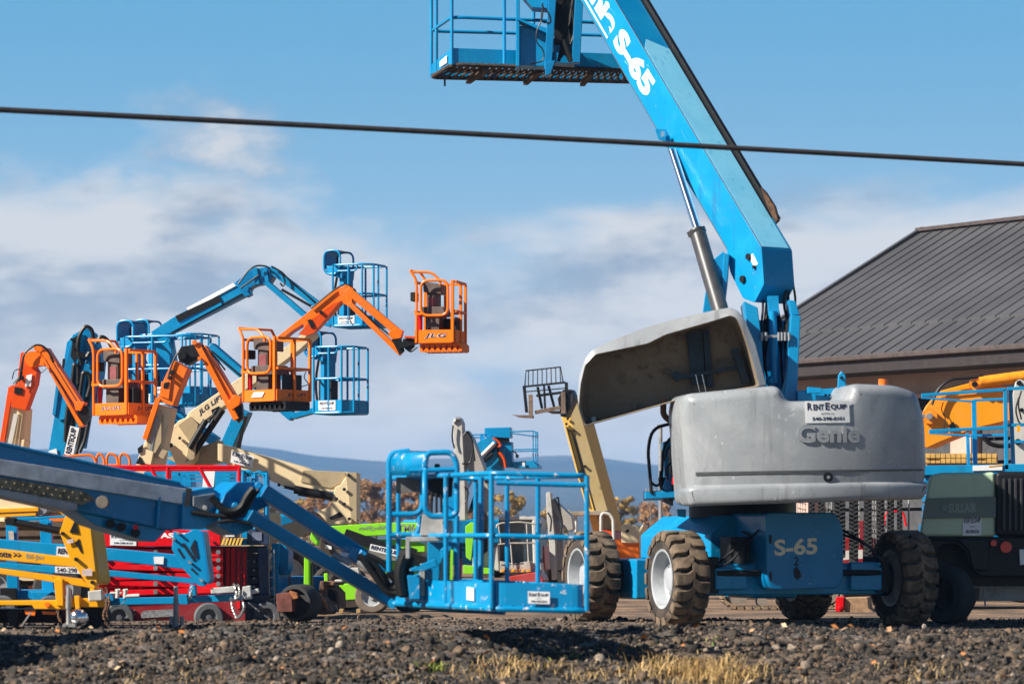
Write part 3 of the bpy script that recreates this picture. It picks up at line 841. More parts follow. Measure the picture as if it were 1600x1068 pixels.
def lift_base(root, c, heading, col=BLUE, w=1.1, l=2.2, wr=.42, turret=True):
    """plain four-wheel undercarriage with turret, for machines whose feet stand behind others"""
    M = frame(c, (math.cos(heading), math.sin(heading), 0))
    f = V((math.cos(heading), math.sin(heading), 0)); o = V((-f.y, f.x, 0)); c = V(c)
    m = MB(M); m.prism([(-l * .5, -w * .32, wr * .7), (l * .5, -w * .32, wr * .7), (l * .42, -w * .32, wr * 1.5), (-l * .42, -w * .32, wr * 1.5)], (0, w * .64, 0))
    m.build('chassis', col, root, bevel=.03)
    m = MB(M)
    for s in (-1, 1): m.cyl((s * l * .38, -w * .6, wr), (s * l * .38, w * .6, wr), .08, 10)
    m.build('axle', BLACK, root)
    for s in (-1, 1):
        for q in (-1, 1):
            small_wheel(root, c + f * s * l * .38 + o * q * w * .72 + V((0, 0, wr)), o * q, wr, .3, TYRE)
    if turret:
        m = MB(M); m.cyl((0, 0, wr * 1.5), (0, 0, wr * 1.5 + .14), w * .36, 24); m.b2((-l * .5, -w * .5, wr * 1.5 + .14), (l * .36, w * .5, wr * 1.5 + .75)); m.build('turret', col, root, bevel=.06)
    return wr * 1.5 + .75

def ring_strip(m, pts, z0, z1, th=.02, mi=0, closed=True):
    """upright sheet of thickness th along a plan outline"""
    n = len(pts)
    for i in range(n if closed else n - 1):
        a, b = V(pts[i]), V(pts[(i + 1) % n]); d = (b - a); L_ = d.length
        if L_ < 1e-5: continue
        q = V((-d.y, d.x)) / L_ * th
        m.prism([(a.x, a.y, z0), (b.x, b.y, z0), (b.x, b.y, z1), (a.x, a.y, z1)], (q.x, q.y, 0), mi)

def blue_basket(root, M, W, Dp, H=1.1, toe=.16, cham=.16, rail=.019, hood=True, mat=BLUE, sign=False, gate=True, name='basket', posts_f=(.42,), posts_s=(.5,), hood_y=.5, console=True):
    """work platform with tube rails: local x across the front, y to the back, z up, origin at the front left floor corner"""
    out = [(0, 0), (W - cham, 0), (W, cham), (W, Dp), (0, Dp)]
    b = MB(M)
    b.tube(rnd([V((x, y, 0)) for x, y in out], .05, 3, True), rail * 1.25, 8, closed=True)
    n = max(5, int(W / .11))
    for k in range(1, n): b.beam((W * k / n, 0.02, .01), (W * k / n, Dp - .02, .01), .012, .03)
    n = max(4, int(Dp / .11))
    for k in range(1, n): b.beam((.02, Dp * k / n, .018), (W - .02, Dp * k / n, .018), .05, .01)
    pf = b.build(name, mat, root)
    t = MB(M); ring_strip(t, [V(p) for p in out], .02, toe, .018); t.build('toe_board', mat, pf)
    r = MB(M)
    for z in (H, H * .52):
        r.tube(rnd([V((x, y, z)) for x, y in out], .09, 4, True), rail, 8, closed=True)
    r.tube(rnd([V((W * .12, .02, H - .10)), V((W * .62, .02, H - .10)), V((W * .66, .02, H))], .06, 4), rail * .8, 8)
    ps = [V(p) for p in out] + [V((W * s, 0)) for s in posts_f] + [V((W * (s * .9 + .05), Dp)) for s in posts_f] + [V((W, Dp * s)) for s in posts_s] + [V((0, Dp * s)) for s in posts_s]
    for p in ps: r.cyl((p.x, p.y, 0), (p.x, p.y, H), rail, 8)
    r.build('guardrail', mat, pf)
    if console:
        c = MB(M); yy = Dp * hood_y
        c.prism([(-.17, yy - .22, H * .86), (.12, yy - .22, H * .78), (.14, yy - .22, H * .98), (-.17, yy - .22, H * 1.0)], (0, .44, 0))
        c.b2((.03, yy - .14, toe), (.15, yy + .14, H * .84))
        c.build('control_box', mat, pf, bevel=.01)
        k = MB(M); k.cyl((-.04, yy - .06, H), (-.04, yy - .06, H + .16), .018, 8); k.b2((-.02, yy - .1, .2), (.20, yy + .12, .52)); k.tube(rnd([V((-.12, yy + .1, H * .9)), V((-.2, yy + .1, H * .5)), V((-.12, yy + .05, .1))], .2, 5), .02, 6); k.build('controls', BLACK, pf)
    if hood:
        h = MB(M); yy = Dp * hood_y
        loop = rnd([V((-.2, 0, H * .86)), V((-.2, 0, H * 1.25)), V((.1, 0, H * 1.25)), V((.1, 0, H * .86))], .13, 5, True)
        for dy in (-.24, .24): h.tube([p + V((0, yy + dy, 0)) for p in loop], rail, 8, closed=True)
        arc = rnd([V((-.2, 0, H * .95)), V((-.2, 0, H * 1.25)), V((.06, 0, H * 1.25))], .13, 6)
        h.loft([[p + V((0, yy - .24, 0)) for p in arc], [p + V((0, yy + .24, 0)) for p in arc]], cap=False, closed=False)
        h.build('control_guard', mat, pf)
    if sign:
        s = MB(M); s.b2((W * .15, -.012, toe * .2), (W * .15 + .3, -.004, toe * .95)); sg = s.build('sign', SIGN, pf)
        text('RENTEQUIP', sg, M @ V((W * .15 + .02, -.013, toe * .58)), M.to_3x3() @ V((.26, 0, 0)), M.to_3x3() @ V((0, 0, toe * .28)), INK, bold=.03)
        text('540-298-8101', sg, M @ V((W * .15 + .05, -.013, toe * .28)), M.to_3x3() @ V((.2, 0, 0)), M.to_3x3() @ V((0, 0, toe * .15)), INK, bold=.02)
    return pf

def mast_basket(root, M, W, Dp, H=1.12, toe=.18, mat=ORANGE, word=None, side_word=None, rib_mat=None, seed=0):
    """small orange mast-lift basket with gate loop, grey-brown console and ribbed base"""
    out = [(0, 0), (W, 0), (W, Dp), (0, Dp)]
    b = MB(M); b.b2((.01, .01, 0), (W - .01, Dp - .01, .03)); pf = b.build('basket', mat, root)
    t = MB(M); ring_strip(t, [V(p) for p in out], -.01, toe, .02); tb = t.build('toe_board', mat, pf, bevel=.004)
    r = MB(M); ra = .021
    # left front corner: bent post that curls inward over the console
    for y in (0.0, Dp):
        r.tube(rnd([V((.03, y, 0)), V((.03, y, H * .98)), V((-.07, y, H * 1.13))], .16, 5), ra, 8)
    r.tube(rnd([V((-.07, 0, H * 1.13)), V((.02, Dp * .5, H * 1.12)), V((-.07, Dp, H * 1.13))], .1, 3), ra * .9, 8)
    r.tube(rnd([V((-.05, .02, H * 1.11)), V((W * .42, .02, H * 1.10)), V((W * .62, .02, H * .96)), V((W * .62, .02, H * .9))], .14, 5), ra, 8)
    r.tube([p for p in rnd([V((W * .15, 0, H * .42)), V((W * .15, 0, H * .97)), V((W * .82, 0, H * .97)), V((W * .82, 0, H * .42))], .13, 6, True)], ra * 1.05, 8, closed=True)
    r.b2((W * .93 - .022, -.022, 0), (W * .93 + .022, .022, H * .97))
    for p in ((W, Dp), (W, Dp * .52), (0, Dp), (W * .5, Dp)): r.b2((p[0] - .02, p[1] - .02, 0), (p[0] + .02, p[1] + .02, H * .93))
    for z in (H * .93, H * .47):
        r.b2((W - .02, 0, z), (W + .02, Dp, z + .035)); r.b2((0, Dp - .02, z), (W, Dp + .02, z + .035)); r.b2((-.01, 0, z), (.03, Dp, z + .035))
    r.b2((0, -.02, H * .43), (W * .18, .02, H * .43 + .035))
    r.build('guardrail', mat, pf, bevel=.003, seg=1)
    c = MB(M)
    c.prism([(W * .16, .12, H * .80), (W * .60, .12, H * .76), (W * .60, .12, H * .92), (W * .14, .12, H * .97)], (0, .3, 0))
    c.b2((W * .22, .16, H * .44), (W * .50, .36, H * .80)); c.prism([(W * .08, .10, toe + .22), (W * .72, .10, toe + .22), (W * .66, .10, toe + .36), (W * .12, .10, toe + .36)], (0, .36, 0))
    c.b2((W * .2, .14, toe * .6), (W * .55, .4, toe + .24))
    c.build('console', BROWN_T, pf, bevel=.012)
    k = MB(M); k.b2((W * .98, Dp * .2, toe * .9), (W * 1.0 - .05, Dp * .78, H * .40)); k.b2((W * .50, Dp * .7, toe), (W * .92, Dp * .8, H * .40)); k.b2((-.10, .1, H * .66), (-.02, .3, H * .80)); k.build('equipment_box', BLACK, pf, bevel=.01)
    s = MB(M); s.b2((W * .27, .150, H * .50), (W * .47, .158, H * .72)); s.build('warning_label', plain('red_grey_label', (.20, .05, .05, 1)), pf)
    ex = MB(M); ex.cyl((W * .09, .1, toe), (W * .09, .1, toe + .25), .035, 10); ex.build('extinguisher', RED, pf)
    rb = MB(M); rm_ = rib_mat or mat
    x0, x1 = W * .12, W * 1.10
    rb.b2((x0, Dp * .12, -.035), (x1, Dp * .88, -.012)); rb.b2((x0, Dp * .12, -.14), (x1, Dp * .16, -.125)); rb.b2((x0, Dp * .80, -.14), (x1, Dp * .84, -.125))
    nrib = 8
    for i in range(nrib):
        x = x0 + (x1 - x0) * i / (nrib - 1)
        rb.b2((x - .018, Dp * .12, -.13), (x + .018, Dp * .86, -.03))
    for i in range(nrib - 1):
        x = x0 + (x1 - x0) * (i + .5) / (nrib - 1); w_ = (x1 - x0) / nrib
        for s_ in (-1, 1): rb.beam((x + s_ * w_ * .45, Dp * .13, -.06), (x + s_ * w_ * .18, Dp * .13, -.035), .02, .02); rb.beam((x + s_ * w_ * .45, Dp * .13, -.10), (x + s_ * w_ * .18, Dp * .13, -.127), .02, .02)
    rb.build('underframe', rm_, pf)
    R3 = M.to_3x3()
    if word: text(word, tb, M @ V((W * .24, 0, toe * .30)), R3 @ V((W * .55, 0, 0)), R3 @ V((0, 0, toe * .42)), INK, bold=.03, shear=.22, outline=LETTER_W, ol=.035, spacing=1.15)
    if side_word: text(side_word, tb, M @ V((W, Dp * .3, toe * .30)), R3 @ V((0, Dp * .6, 0)), R3 @ V((0, 0, toe * .42)), INK, bold=.02, shear=.25)
    return pf

def rent_sign(root, pl, bl, br, tl, full=True, parent=None):
    o, a, b = pl(*bl), pl(*br), pl(*tl); x, y = a - o, b - o; n = x.cross(y).normalized()
    m = MB(); m.prism([o + n * .004, o + x + n * .004, o + x + y + n * .004, o + y + n * .004], n * .005)
    s = m.build('sign', SIGN, parent or root)
    if full:
        text('R', s, o + x * .05 + y * .58, x * .11, y * .34, INK, bold=.04, off=.0092)
        text('ENT', s, o + x * .18 + y * .58, x * .24, y * .27, INK, bold=.04, off=.0092)
        text('E', s, o + x * .45 + y * .58, x * .10, y * .34, INK, bold=.04, off=.0092)
        text('QUIP', s, o + x * .57 + y * .58, x * .37, y * .27, INK, bold=.04, off=.0092)
        text('ELKTON, VA', s, o + x * .36 + y * .36, x * .28, y * .10, INK, bold=.01, off=.0092)
        text('540-298-8101', s, o + x * .15 + y * .10, x * .72, y * .17, INK, bold=.035, off=.0092)
    else:
        text('RENTEQUIP', s, o + x * .04 + y * .14, x * .92, y * .72, INK, bold=.05, off=.010, shear=.1)
    return s
def hosepx(m, pts, D, rpx, rad=.15, n=6):
    m.pipe(pts, D, rpx, n, rad, seg=5)
# ---------------------------------------------------------------- the big blue telescopic boom lift with the grey counterweight
a18 = R(18)
c18, f18 = V((math.cos(a18), math.sin(a18), 0)), V((-math.sin(a18), math.cos(a18), 0))
OS = V((3.114, 35.62, 0))
def undercarriage(root, O, c, f, wheels=True):
    M = frame(O, c, f)                               # x across, y away along the machine, z up
    for s in (-1, 1):
        for y in (0, 2.85):
            if wheels: lug_wheel(root, V(O) + c * s * 1.365 + f * y + V((0, 0, .535)), c * s, f)
    m = MB(M)
    m.prism([(-.80, .45, .74), (-.80, .45, 1.02), (-.52, .45, 1.24), (.52, .45, 1.24), (.80, .45, 1.02), (.80, .45, .74)], (0, 2.25, 0))
    m.b2((-1.02, 2.25, .27), (-.45, 3.15, .74)); m.b2((.45, 2.25, .27), (1.02, 3.15, .74)); m.b2((-.5, 2.5, .3), (.5, 2.95, .72))
    m.build('chassis', BLUE, root, bevel=.025)
    m = MB(M); m.b2((-1.12, -.14, .36), (1.05, .16, .70)); m.b2((-1.0, -.22, .42), (-.62, -.13, .66)); m.b2((.62, -.22, .40), (1.0, -.13, .72))
    m.build('front_axle', BLUE, root, bevel=.02)
    k = MB(M)
    for s in (-1, 1):
        k.cyl((s * 1.16, 0, .535), (s * 1.0, 0, .535), .20, 16); k.b2((s * 1.02 - .07, -.20, .38), (s * 1.02 + .07, .20, .78))
        k.cyl((s * .98, -.20, .60), (s * .15, -.30, .60), .035, 8)
        k.cyl((s * 1.16, 2.85, .535), (s * .95, 2.85, .535), .2, 16)
        k.tube(rnd([V((s * .95, -.2, .72)), V((s * .85, -.38, .85)), V((s * .6, -.3, 1.0)), V((s * .5, .2, 1.05))], .2), .018, 6)
        k.tube(rnd([V((s * 1.0, -.16, .66)), V((s * .92, -.42, .70)), V((s * .7, -.42, .95)), V((s * .45, -.2, 1.1))], .2), .014, 6)
    k.b2((-.78, -.12, .72), (-.55, .2, 1.0)); k.cyl((-.70, -.2, .70), (-.70, -.2, .88), .07, 12)
    k.build('steering_gear', BLACK, root, bevel=.006)
    return M
s65 = thing('boom_lift', 'big blue boom lift with grey counterweight, open grey hood and basket raised out of view', 'boom lift', OS, a18)
MU = undercarriage(s65, OS, c18, f18)
pn = Plane(OS - f18 * .45, -f18)
# front panel box with rounded foot
m = MB()
ol = rnd([pn(*p) for p in ((1197, 800), (1198, 905), (1206, 921), (1309, 918), (1318, 903), (1318, 826), (1306, 800))], .05, 4, True)
m.prism(ol, f18 * 1.0)
fp = m.build('front_panel', BLUE_D, s65, bevel=.018)
textpx('S-65', fp, pn, (1210, 868), (1277, 865), (1210, 842), LETTER, bold=.03)
textpx('2', fp, pn, (1240, 883), (1248, 883), (1240, 869), BLACK, bold=.02)
m = MB()
m.poly([(1243, 902), (1241, 890), (1245, 885), (1250, 891), (1252, 900), (1247, 905)], Plane(pn.p - f18 * .02, pn.n), f18 * .015)
m.build('dark_hole', BLACK, fp)
m = MB()
for q in ((1205, 842), (1205, 900)): m.poly([(q[0] - 2, q[1] - 7), (q[0] + 1, q[1] - 7), (q[0] + 1, q[1] + 7), (q[0] - 2, q[1] + 6)], Plane(pn.p - f18 * .02, pn.n), f18 * .015)
m.build('lifting_slot', BLACK, fp)
# slew ring and deck
m = MB(MU); m.cyl((0, 1.45, 1.22), (0, 1.45, 1.42), .62, 32); m.build('slew_ring', BLACK, s65)
a8 = R(8); n8 = V((math.sin(a8), -math.cos(a8), 0)); t8 = V((math.cos(a8), math.sin(a8), 0))
pc = Plane(P(1260, 700, 34.1), n8)
m = MB(); o = pc(1085, 775) ; o2 = pc(1438, 768)
m.prism([V((o.x, o.y, 1.42)) - n8 * .15, V((o2.x, o2.y, 1.42)) - n8 * .15, V((o2.x, o2.y, 1.42)) - n8 * 3.0, V((o.x, o.y, 1.42)) - n8 * 3.0], (0, 0, .10))
m.build('turret_deck', BLACK, s65)
# counterweight: rounded cast shell
def inset(pts, r, nrm):
    out = []; n = len(pts)
    for i in range(n):
        a, p, b = pts[i - 1], pts[i], pts[(i + 1) % n]
        d1, d2 = (p - a), (b - p)
        if d1.length < 1e-7: d1 = d2
        if d2.length < 1e-7: d2 = d1
        n1, n2 = nrm.cross(d1.normalized()), nrm.cross(d2.normalized())
        q = (n1 + n2); q = q / max(0.35, q.length) * (1.0 / max(.5, q.length / 2)) if q.length > 1e-6 else n1
        out.append(p + q * r)
    return out
def shell(m, outline, nrm, r, depth, off=0.0, seg=6):
    """rounded casting: outline in the face plane, nrm towards the viewer, edge radius r"""
    area = sum((outline[i].cross(outline[(i + 1) % len(outline)])).dot(nrm) for i in range(len(outline)))
    if area < 0: outline = outline[::-1]
    rings = []
    for k in range(seg + 1):
        t = k / seg * math.pi / 2
        rings.append([p + nrm * off for p in [q - nrm * (r * (1 - math.sin(t))) for q in inset(outline, r * (1 - math.cos(t)), nrm)]])
    rings.insert(0, [p + nrm * (off - depth) for p in outline])
    m.loft(rings)
m = MB()
o1 = rnd([pc(*p) for p in ((1080, 789), (1069, 640), (1074, 614), (1150, 607), (1216, 602), (1226, 627), (1322, 625), (1327, 599), (1402, 601), (1441, 612), (1455, 660), (1457, 735), (1448, 777))], .10, 5, True)
shell(m, o1, n8, .12, .85)
up_ = rnd([pc(*p) for p in ((1086, 738), (1079, 690), (1080, 660), (1446, 655), (1452, 690), (1453, 735))], .03, 3, True)
o3 = rnd([pc(*p) for p in ((1080, 790), (1074, 762), (1090, 757), (1455, 751), (1458, 758), (1449, 779))], .05, 4, True)
shell(m, o3, n8, .06, .5, .045, 5)
cw = m.build('counterweight', GREY, s65, smooth=50)
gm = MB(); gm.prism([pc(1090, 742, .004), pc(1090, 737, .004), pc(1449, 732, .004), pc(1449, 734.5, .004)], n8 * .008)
gm.build('seam_groove', plain('groove_shadow_tone', (.06, .06, .06, 1)), cw)  # dark strip on the face, the groove's shade as its colour
gm = MB(); q = pc(1288, 745.5); gm.cyl(q - n8 * .02, q + n8 * .02, .052, 20); gm.build('rubber_plug', BLACK, cw)
gm = MB(); gm.cyl(q + n8 * .02, q + n8 * .026, .018, 12); gm.build('plug_bolt', STEEL_G, cw)
textpx('Genie', cw, pc, (1239, 692), (1339, 692), (1239, 664), GREY, name='raised_lettering', bold=.035, thick=.018, off=.003)
rs = rent_sign(s65, pc, (1253, 661.5), (1323, 660.5), (1251.5, 627.5), parent=cw)
# the casting bulges gently towards the viewer: bend it and everything on it about its middle
def bend_tree(o, root, mid, t, n, half, k, cuts=16):
    inv = ROOTM[root.name]; fw = inv.inverted()
    for q in [o] + list(o.children_recursive):
        bm = bmesh.new(); bm.from_mesh(q.data)
        nl = (inv.to_3x3() @ t)
        if q is o or q.name.startswith(('seam', 'sign')):
            for c_ in range(1, cuts):
                bmesh.ops.bisect_plane(bm, geom=bm.verts[:] + bm.edges[:] + bm.faces[:], plane_co=inv @ (mid + t * (half * (2 * c_ / cuts - 1))), plane_no=nl)
        for v in bm.verts:
            w = fw @ v.co; x = (w - mid).dot(t) / half
            v.co = inv @ (w - n * (k * (x * x - .5)) * max(0, 1 - max(0, (mid - w).dot(n)) / 1.2))
        bm.normal_update(); bm.to_mesh(q.data); bm.free()
bend_tree(cw, s65, pc(1262, 700), t8, n8, 1.32, .34)
# open hood: tray-like engine cover seen from its hollow side
pairs = [((914, 666), (914, 664)), ((902, 622), (904, 638)), ((905, 588), (907, 600)), ((913, 562), (914, 570)), ((926, 545), (930, 553)), ((964, 528), (974, 544)), ((1012, 510), (1012, 536)), ((1050, 499), (1040, 522)),
         ((1118, 484), (1110, 502)), ((1141, 480), (1142, 492)), ((1153, 485), (1151, 497)), ((1164, 500), (1159, 511)), ((1180, 536), (1171, 545)), ((1198, 602), (1187, 603)), ((1072, 622), (1072, 621)), ((979, 648), (979, 647))]
HD = 34.55
def ringpx(i, D, sc_=1.0, cx=1045, cy=580): return rnd([P(cx + (q[i][0] - cx) * sc_, cy + (q[i][1] - cy) * sc_, D) for q in pairs], .03, 2, True)
m = MB()
rim, lip, out1, out2 = ringpx(1, HD), ringpx(0, HD + .12), ringpx(0, HD + .45, 1.0), ringpx(0, HD + .80, .93)
m.loft([rim, ringpx(0, HD + .03, .995), lip, out1, out2], 0, cap=False)
m.add(out2, [list(range(len(out2)))], 0)
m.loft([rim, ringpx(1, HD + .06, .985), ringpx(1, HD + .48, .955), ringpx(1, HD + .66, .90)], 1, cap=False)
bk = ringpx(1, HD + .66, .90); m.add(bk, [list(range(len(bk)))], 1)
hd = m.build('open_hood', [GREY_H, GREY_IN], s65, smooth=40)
m = MB()
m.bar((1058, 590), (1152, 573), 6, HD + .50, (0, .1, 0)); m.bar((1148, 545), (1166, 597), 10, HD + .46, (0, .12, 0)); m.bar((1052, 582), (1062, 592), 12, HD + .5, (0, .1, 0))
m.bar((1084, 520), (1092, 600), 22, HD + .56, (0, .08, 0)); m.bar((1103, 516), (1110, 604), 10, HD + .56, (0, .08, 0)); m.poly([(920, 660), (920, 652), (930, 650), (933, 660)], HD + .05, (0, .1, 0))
m.build('hood_brace', plain('shaded_blue_black', (.006, .022, .038, 1), .6), hd)  # blue braces, darkened in colour for the shade inside the hood
m = MB()
for x in (1087, 1097): m.rod((x, 585), (x + 6, 612), HD + .45, .8)
m.build('hood_strut', CHROME, hd)
# engine bay on the left of the counterweight
m = MB()
m.poly([(1008, 768), (1076, 766), (1076, 776), (1008, 779)], 35.0, (0, .25, 0)); m.poly([(1036, 690), (1072, 680), (1074, 768), (1040, 768)], 35.6, (0, .4, 0))
m.poly([(1042, 742), (1056, 738), (1060, 768), (1034, 768)], 35.2, (0, .2, 0)); m.bar((1066, 655), (1070, 768), 7, 34.95, (0, .1, 0)); m.poly([(1058, 795), (1072, 795), (1072, 808), (1060, 806)], 35.2, (0, .2, 0))
m.build('engine_tray', BLUE, s65, bevel=.008)
m = MB()
m.poly([(1046, 700), (1075, 690), (1075, 760), (1050, 764)], 35.15, (0, .7, 0)); m.poly([(1030, 745), (1052, 745), (1052, 790), (1036, 782)], 35.35, (0, .35, 0)); m.poly([(1075, 640), (1120, 630), (1120, 770), (1075, 770)], 35.4, (0, 1.0, 0))
for q in ((1052, 712), (1060, 728), (1055, 750), (1047, 770)): m.bolt(q, 35.1, 5)
m.build('engine_block', BLACK, s65, bevel=.01)
m = MB()
hosepx(m, [(1018, 770), (1012, 700), (1020, 668), (1056, 660)], 35.0, 3.0, .25); hosepx(m, [(1016, 752), (1026, 760), (1034, 752), (1036, 700), (1048, 682), (1064, 676)], 35.05, 2.4, .2)
hosepx(m, [(1038, 720), (1042, 700), (1058, 690), (1066, 690)], 34.98, 2.0, .15); hosepx(m, [(1044, 752), (1040, 730), (1052, 720), (1066, 728)], 34.95, 2.0, .15); hosepx(m, [(1032, 735), (1030, 762), (1052, 775)], 35.02, 2, .2)
m.build('engine_hoses', HOSE, s65)
m = MB(); hosepx(m, [(1037, 622), (1036, 648), (1048, 658), (1064, 662)], 35.0, 5.0, .14, 10); m.build('exhaust_pipe', RUST, s65)
m = MB(); m.pipe([(1062, 700), (1061, 634), (1068, 625), (1076, 624)], 34.9, 3.0, 8, .08); m.build('frame_post', plain('olive_steel', (.16, .13, .05, 1)), s65)
m = MB(); m.rod((1055, 738), (1055, 756), 34.95, 5); m.build('oil_filter', RED, s65)
m = MB(); m.rod((1050, 727), (1060, 722), 34.95, 3.5); m.rod((1056, 684), (1058, 694), 34.95, 3.5); m.build('fittings', WHITE, s65)
# boom
N0, N1 = P(1191, 387, 35.3), P(961, 0, 37.4)
d = (N1 - N0).normalized(); hh = V((d.x, d.y, 0)).normalized(); cb = V((-hh.y, hh.x, 0)) * -1.0
if cb.x < 0: cb = -cb
u = (hh * d.z - V((0, 0, 1)) * V((d.x, d.y, 0)).length).normalized()
BW, BD, BL = .42, .45, 5.5
m = MB(); m.prism([N0, N0 + cb * BW, N0 + cb * BW + u * BD, N0 + u * BD], d * BL)
m.prism([N0 + d * BL + cb * .05 + u * .05, N0 + d * BL + cb * (BW - .05) + u * .05, N0 + d * BL + cb * (BW - .05) + u * (BD - .05), N0 + d * BL + cb * .05 + u * (BD - .05)], d * 1.4)
boom = m.build('boom', BLUE, s65, bevel=.012)
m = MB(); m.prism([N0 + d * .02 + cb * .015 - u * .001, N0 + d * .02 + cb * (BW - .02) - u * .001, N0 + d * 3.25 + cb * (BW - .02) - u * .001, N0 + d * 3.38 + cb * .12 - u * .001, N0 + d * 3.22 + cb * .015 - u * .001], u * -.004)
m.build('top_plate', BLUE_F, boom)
pb = Plane(N0, -cb)
m = MB(); m.prism([q - cb * .012 for q in rnd([pb(*p) for p in ((1118, 338), (1133, 364), (1142, 425), (1162, 466), (1180, 473), (1195, 444), (1191, 387), (1160, 335))], .03, 3, True)], cb * (BW + .03))
m.build('boom_foot', BLUE, s65, bevel=.01)
m = MB()
m.poly([(1170, 400), (1176, 396), (1184, 412), (1178, 417)], Plane(pb.p - cb * .02, pb.n), cb * .01); m.build('decal', SIGN, boom)
m = MB()
for p_, r_ in (((1171, 401), .035), ((1162, 436), .04), ((1180, 417), .02)):
    q = pb(*p_, .012); m.cyl(q, q - cb * .03, r_, 14)
m.build('pin', BLACK, boom)
def boomtext(t, s0, s1, h0, h1, **kw):
    o = N0 + d * s0 + u * (BD * h1); return text(t, boom, o, d * (s1 - s0), u * (BD * (h0 - h1)), LETTER_W, **kw)
boomtext('S-65', 3.70, 2.75, .20, .80, bold=.05)
boomtext('Genie', 5.02, 3.80, .20, .74, bold=.05)
m = MB(); m.prism([N0 + d * 5.02 + u * (BD * .82) - cb * .004, N0 + d * 3.80 + u * (BD * .82) - cb * .004, N0 + d * 3.80 + u * (BD * .87) - cb * .004, N0 + d * 5.02 + u * (BD * .87) - cb * .004], cb * -.004); m.build('underline', LETTER_W, boom)
m = MB(); m.tube([N0 + d * .02, N0 + d * 5.4], .0055, 6); m.tube([N0 + d * .05 + u * BD * .97 - cb * .002, N0 + d * 5.4 + u * BD * .97 - cb * .002], .006, 6); m.build('weld_seam', plain('dark_weld_line', (.004, .05, .10, 1), .6), boom)
m = MB(); rs2 = random.Random(5)
for i in range(15):
    s0 = rs2.uniform(.2, 5.0); h0 = rs2.uniform(.12, .85); ln = rs2.uniform(.04, .22); w0 = rs2.uniform(.004, .014); sl0 = rs2.uniform(-.4, .4)
    a_ = N0 + d * s0 + u * BD * h0 - cb * .0015
    m.prism([a_, a_ + d * ln + u * ln * sl0, a_ + d * ln * .9 + u * (ln * sl0 + w0)], cb * -.0008)
for i in range(16):
    s0 = rs2.uniform(.2, 3.2); h0 = rs2.uniform(.10, .80); ln = rs2.uniform(.02, .09); w0 = rs2.uniform(.006, .03)
    a_ = N0 + d * s0 + cb * BW * h0 - u * .0062
    m.prism([a_, a_ + d * ln, a_ + d * ln * .7 + cb * w0, a_ + cb * w0 * .6], u * -.0008)
m.build('paint_scuffs', plain('rubbed_paint', (.10, .42, .66, 1), .5), boom, each='paint_scuff')
m = MB()
t0 = N0 + cb * (BW + .05) - u * .0
m.beam(t0 + d * .45, t0 + d * 6.0, .05, .10, up=u); m.build('hose_track', BLACK, s65)
m = MB(); m.prism([q + V((0, .0, 0)) for q in [P(*p, 35.75) for p in ((1188, 292), (1196, 300), (1210, 322), (1216, 344), (1212, 348), (1200, 326))]], (.03, .06, 0)); m.build('track_end', RUST, s65, bevel=.01)
m = MB(); m.poly([(1022, 200), (1040, 212), (1040, 222), (1028, 218)], 36.55, cb * .3); m.build('cylinder_lug', BLUE, s65, bevel=.01)
m = MB(); m.rod((1036, 206), (1036, 214), 36.5, 4); m.rod((1050, 236), (1093, 368), 36.5, 6.8, 16, 0, 35.85); lr = m.build('lift_rod', CHROME, s65)
m = MB(); m.rod((1089, 360), (1130, 500), 35.85, 13, 20, 0, 35.4); m.rod((1087, 358), (1090, 366), 35.85, 15, 20); m.build('lift_cylinder', plain('dark_grey_cylinder', (.05, .05, .052, 1), .4), s65)
# riser plates, hoses, links between turret and boom
m = MB()
m.poly([(1109, 410), (1129, 393), (1138, 398), (1136, 434), (1127, 500), (1096, 500), (1103, 449)], 35.65, V((.02, .12, 0))); m.poly([(1131, 396), (1140, 396), (1137, 436), (1130, 500), (1124, 500)], 35.6, V((.02, .25, 0)))
m.poly([(1236, 491), (1251, 494), (1245, 626), (1222, 626), (1229, 590)], 35.0, (.02, .8, 0)); m.poly([(1162, 470), (1184, 480), (1190, 530), (1196, 626), (1184, 626)], 35.05, (.02, .8, 0))
m.poly([(1243, 470), (1250, 492), (1236, 492), (1232, 468)], 35.1, (.0, .5, 0))
m.build('riser', BLUE, s65, bevel=.01)
m = MB()
m.poly([(1186, 500), (1240, 500), (1238, 640), (1188, 640)], 36.0, (0, .15, 0)); m.build('riser_back', BLUE_D, s65)
m = MB(); m.rod((1207, 486), (1211, 598), 35.2, 6.0, 14); m.poly([(1200, 462), (1216, 462), (1218, 492), (1202, 492)], 35.2, (0, .15, 0)); m.ball(P(1205, 595, 35.2), .06); m.build('level_cylinder', BLUE, s65)
m = MB(); m.bar((1187, 525), (1236, 525), 4, 35.0, (0, .06, 0))
for x in (1190, 1197, 1217, 1222, 1227, 1233): m.rod((x, 519), (x, 532), 34.98, 2.2)
m.build('hose_clamp', STEEL_G, s65)
m = MB(); rr = random.Random(3)
for i, (x0, x1) in enumerate(((1192, 1190), (1195, 1196), (1198, 1194), (1201, 1199), (1222, 1220), (1226, 1226), (1230, 1232), (1234, 1229), (1237, 1236), (1218, 1216))):
    z0 = 434
    hosepx(m, [(x0 + rr.uniform(-4, 4), z0), (x0 + rr.uniform(-9, 9), 474), (x1, 505), (x1 + rr.uniform(-2, 2), 530), (x1 + rr.uniform(-6, 6), 565), (x1 + rr.uniform(-8, 8), 610)], 35.42 + rr.uniform(0, .2), 2.0, .14)
m.build('riser_hoses', HOSE, s65)
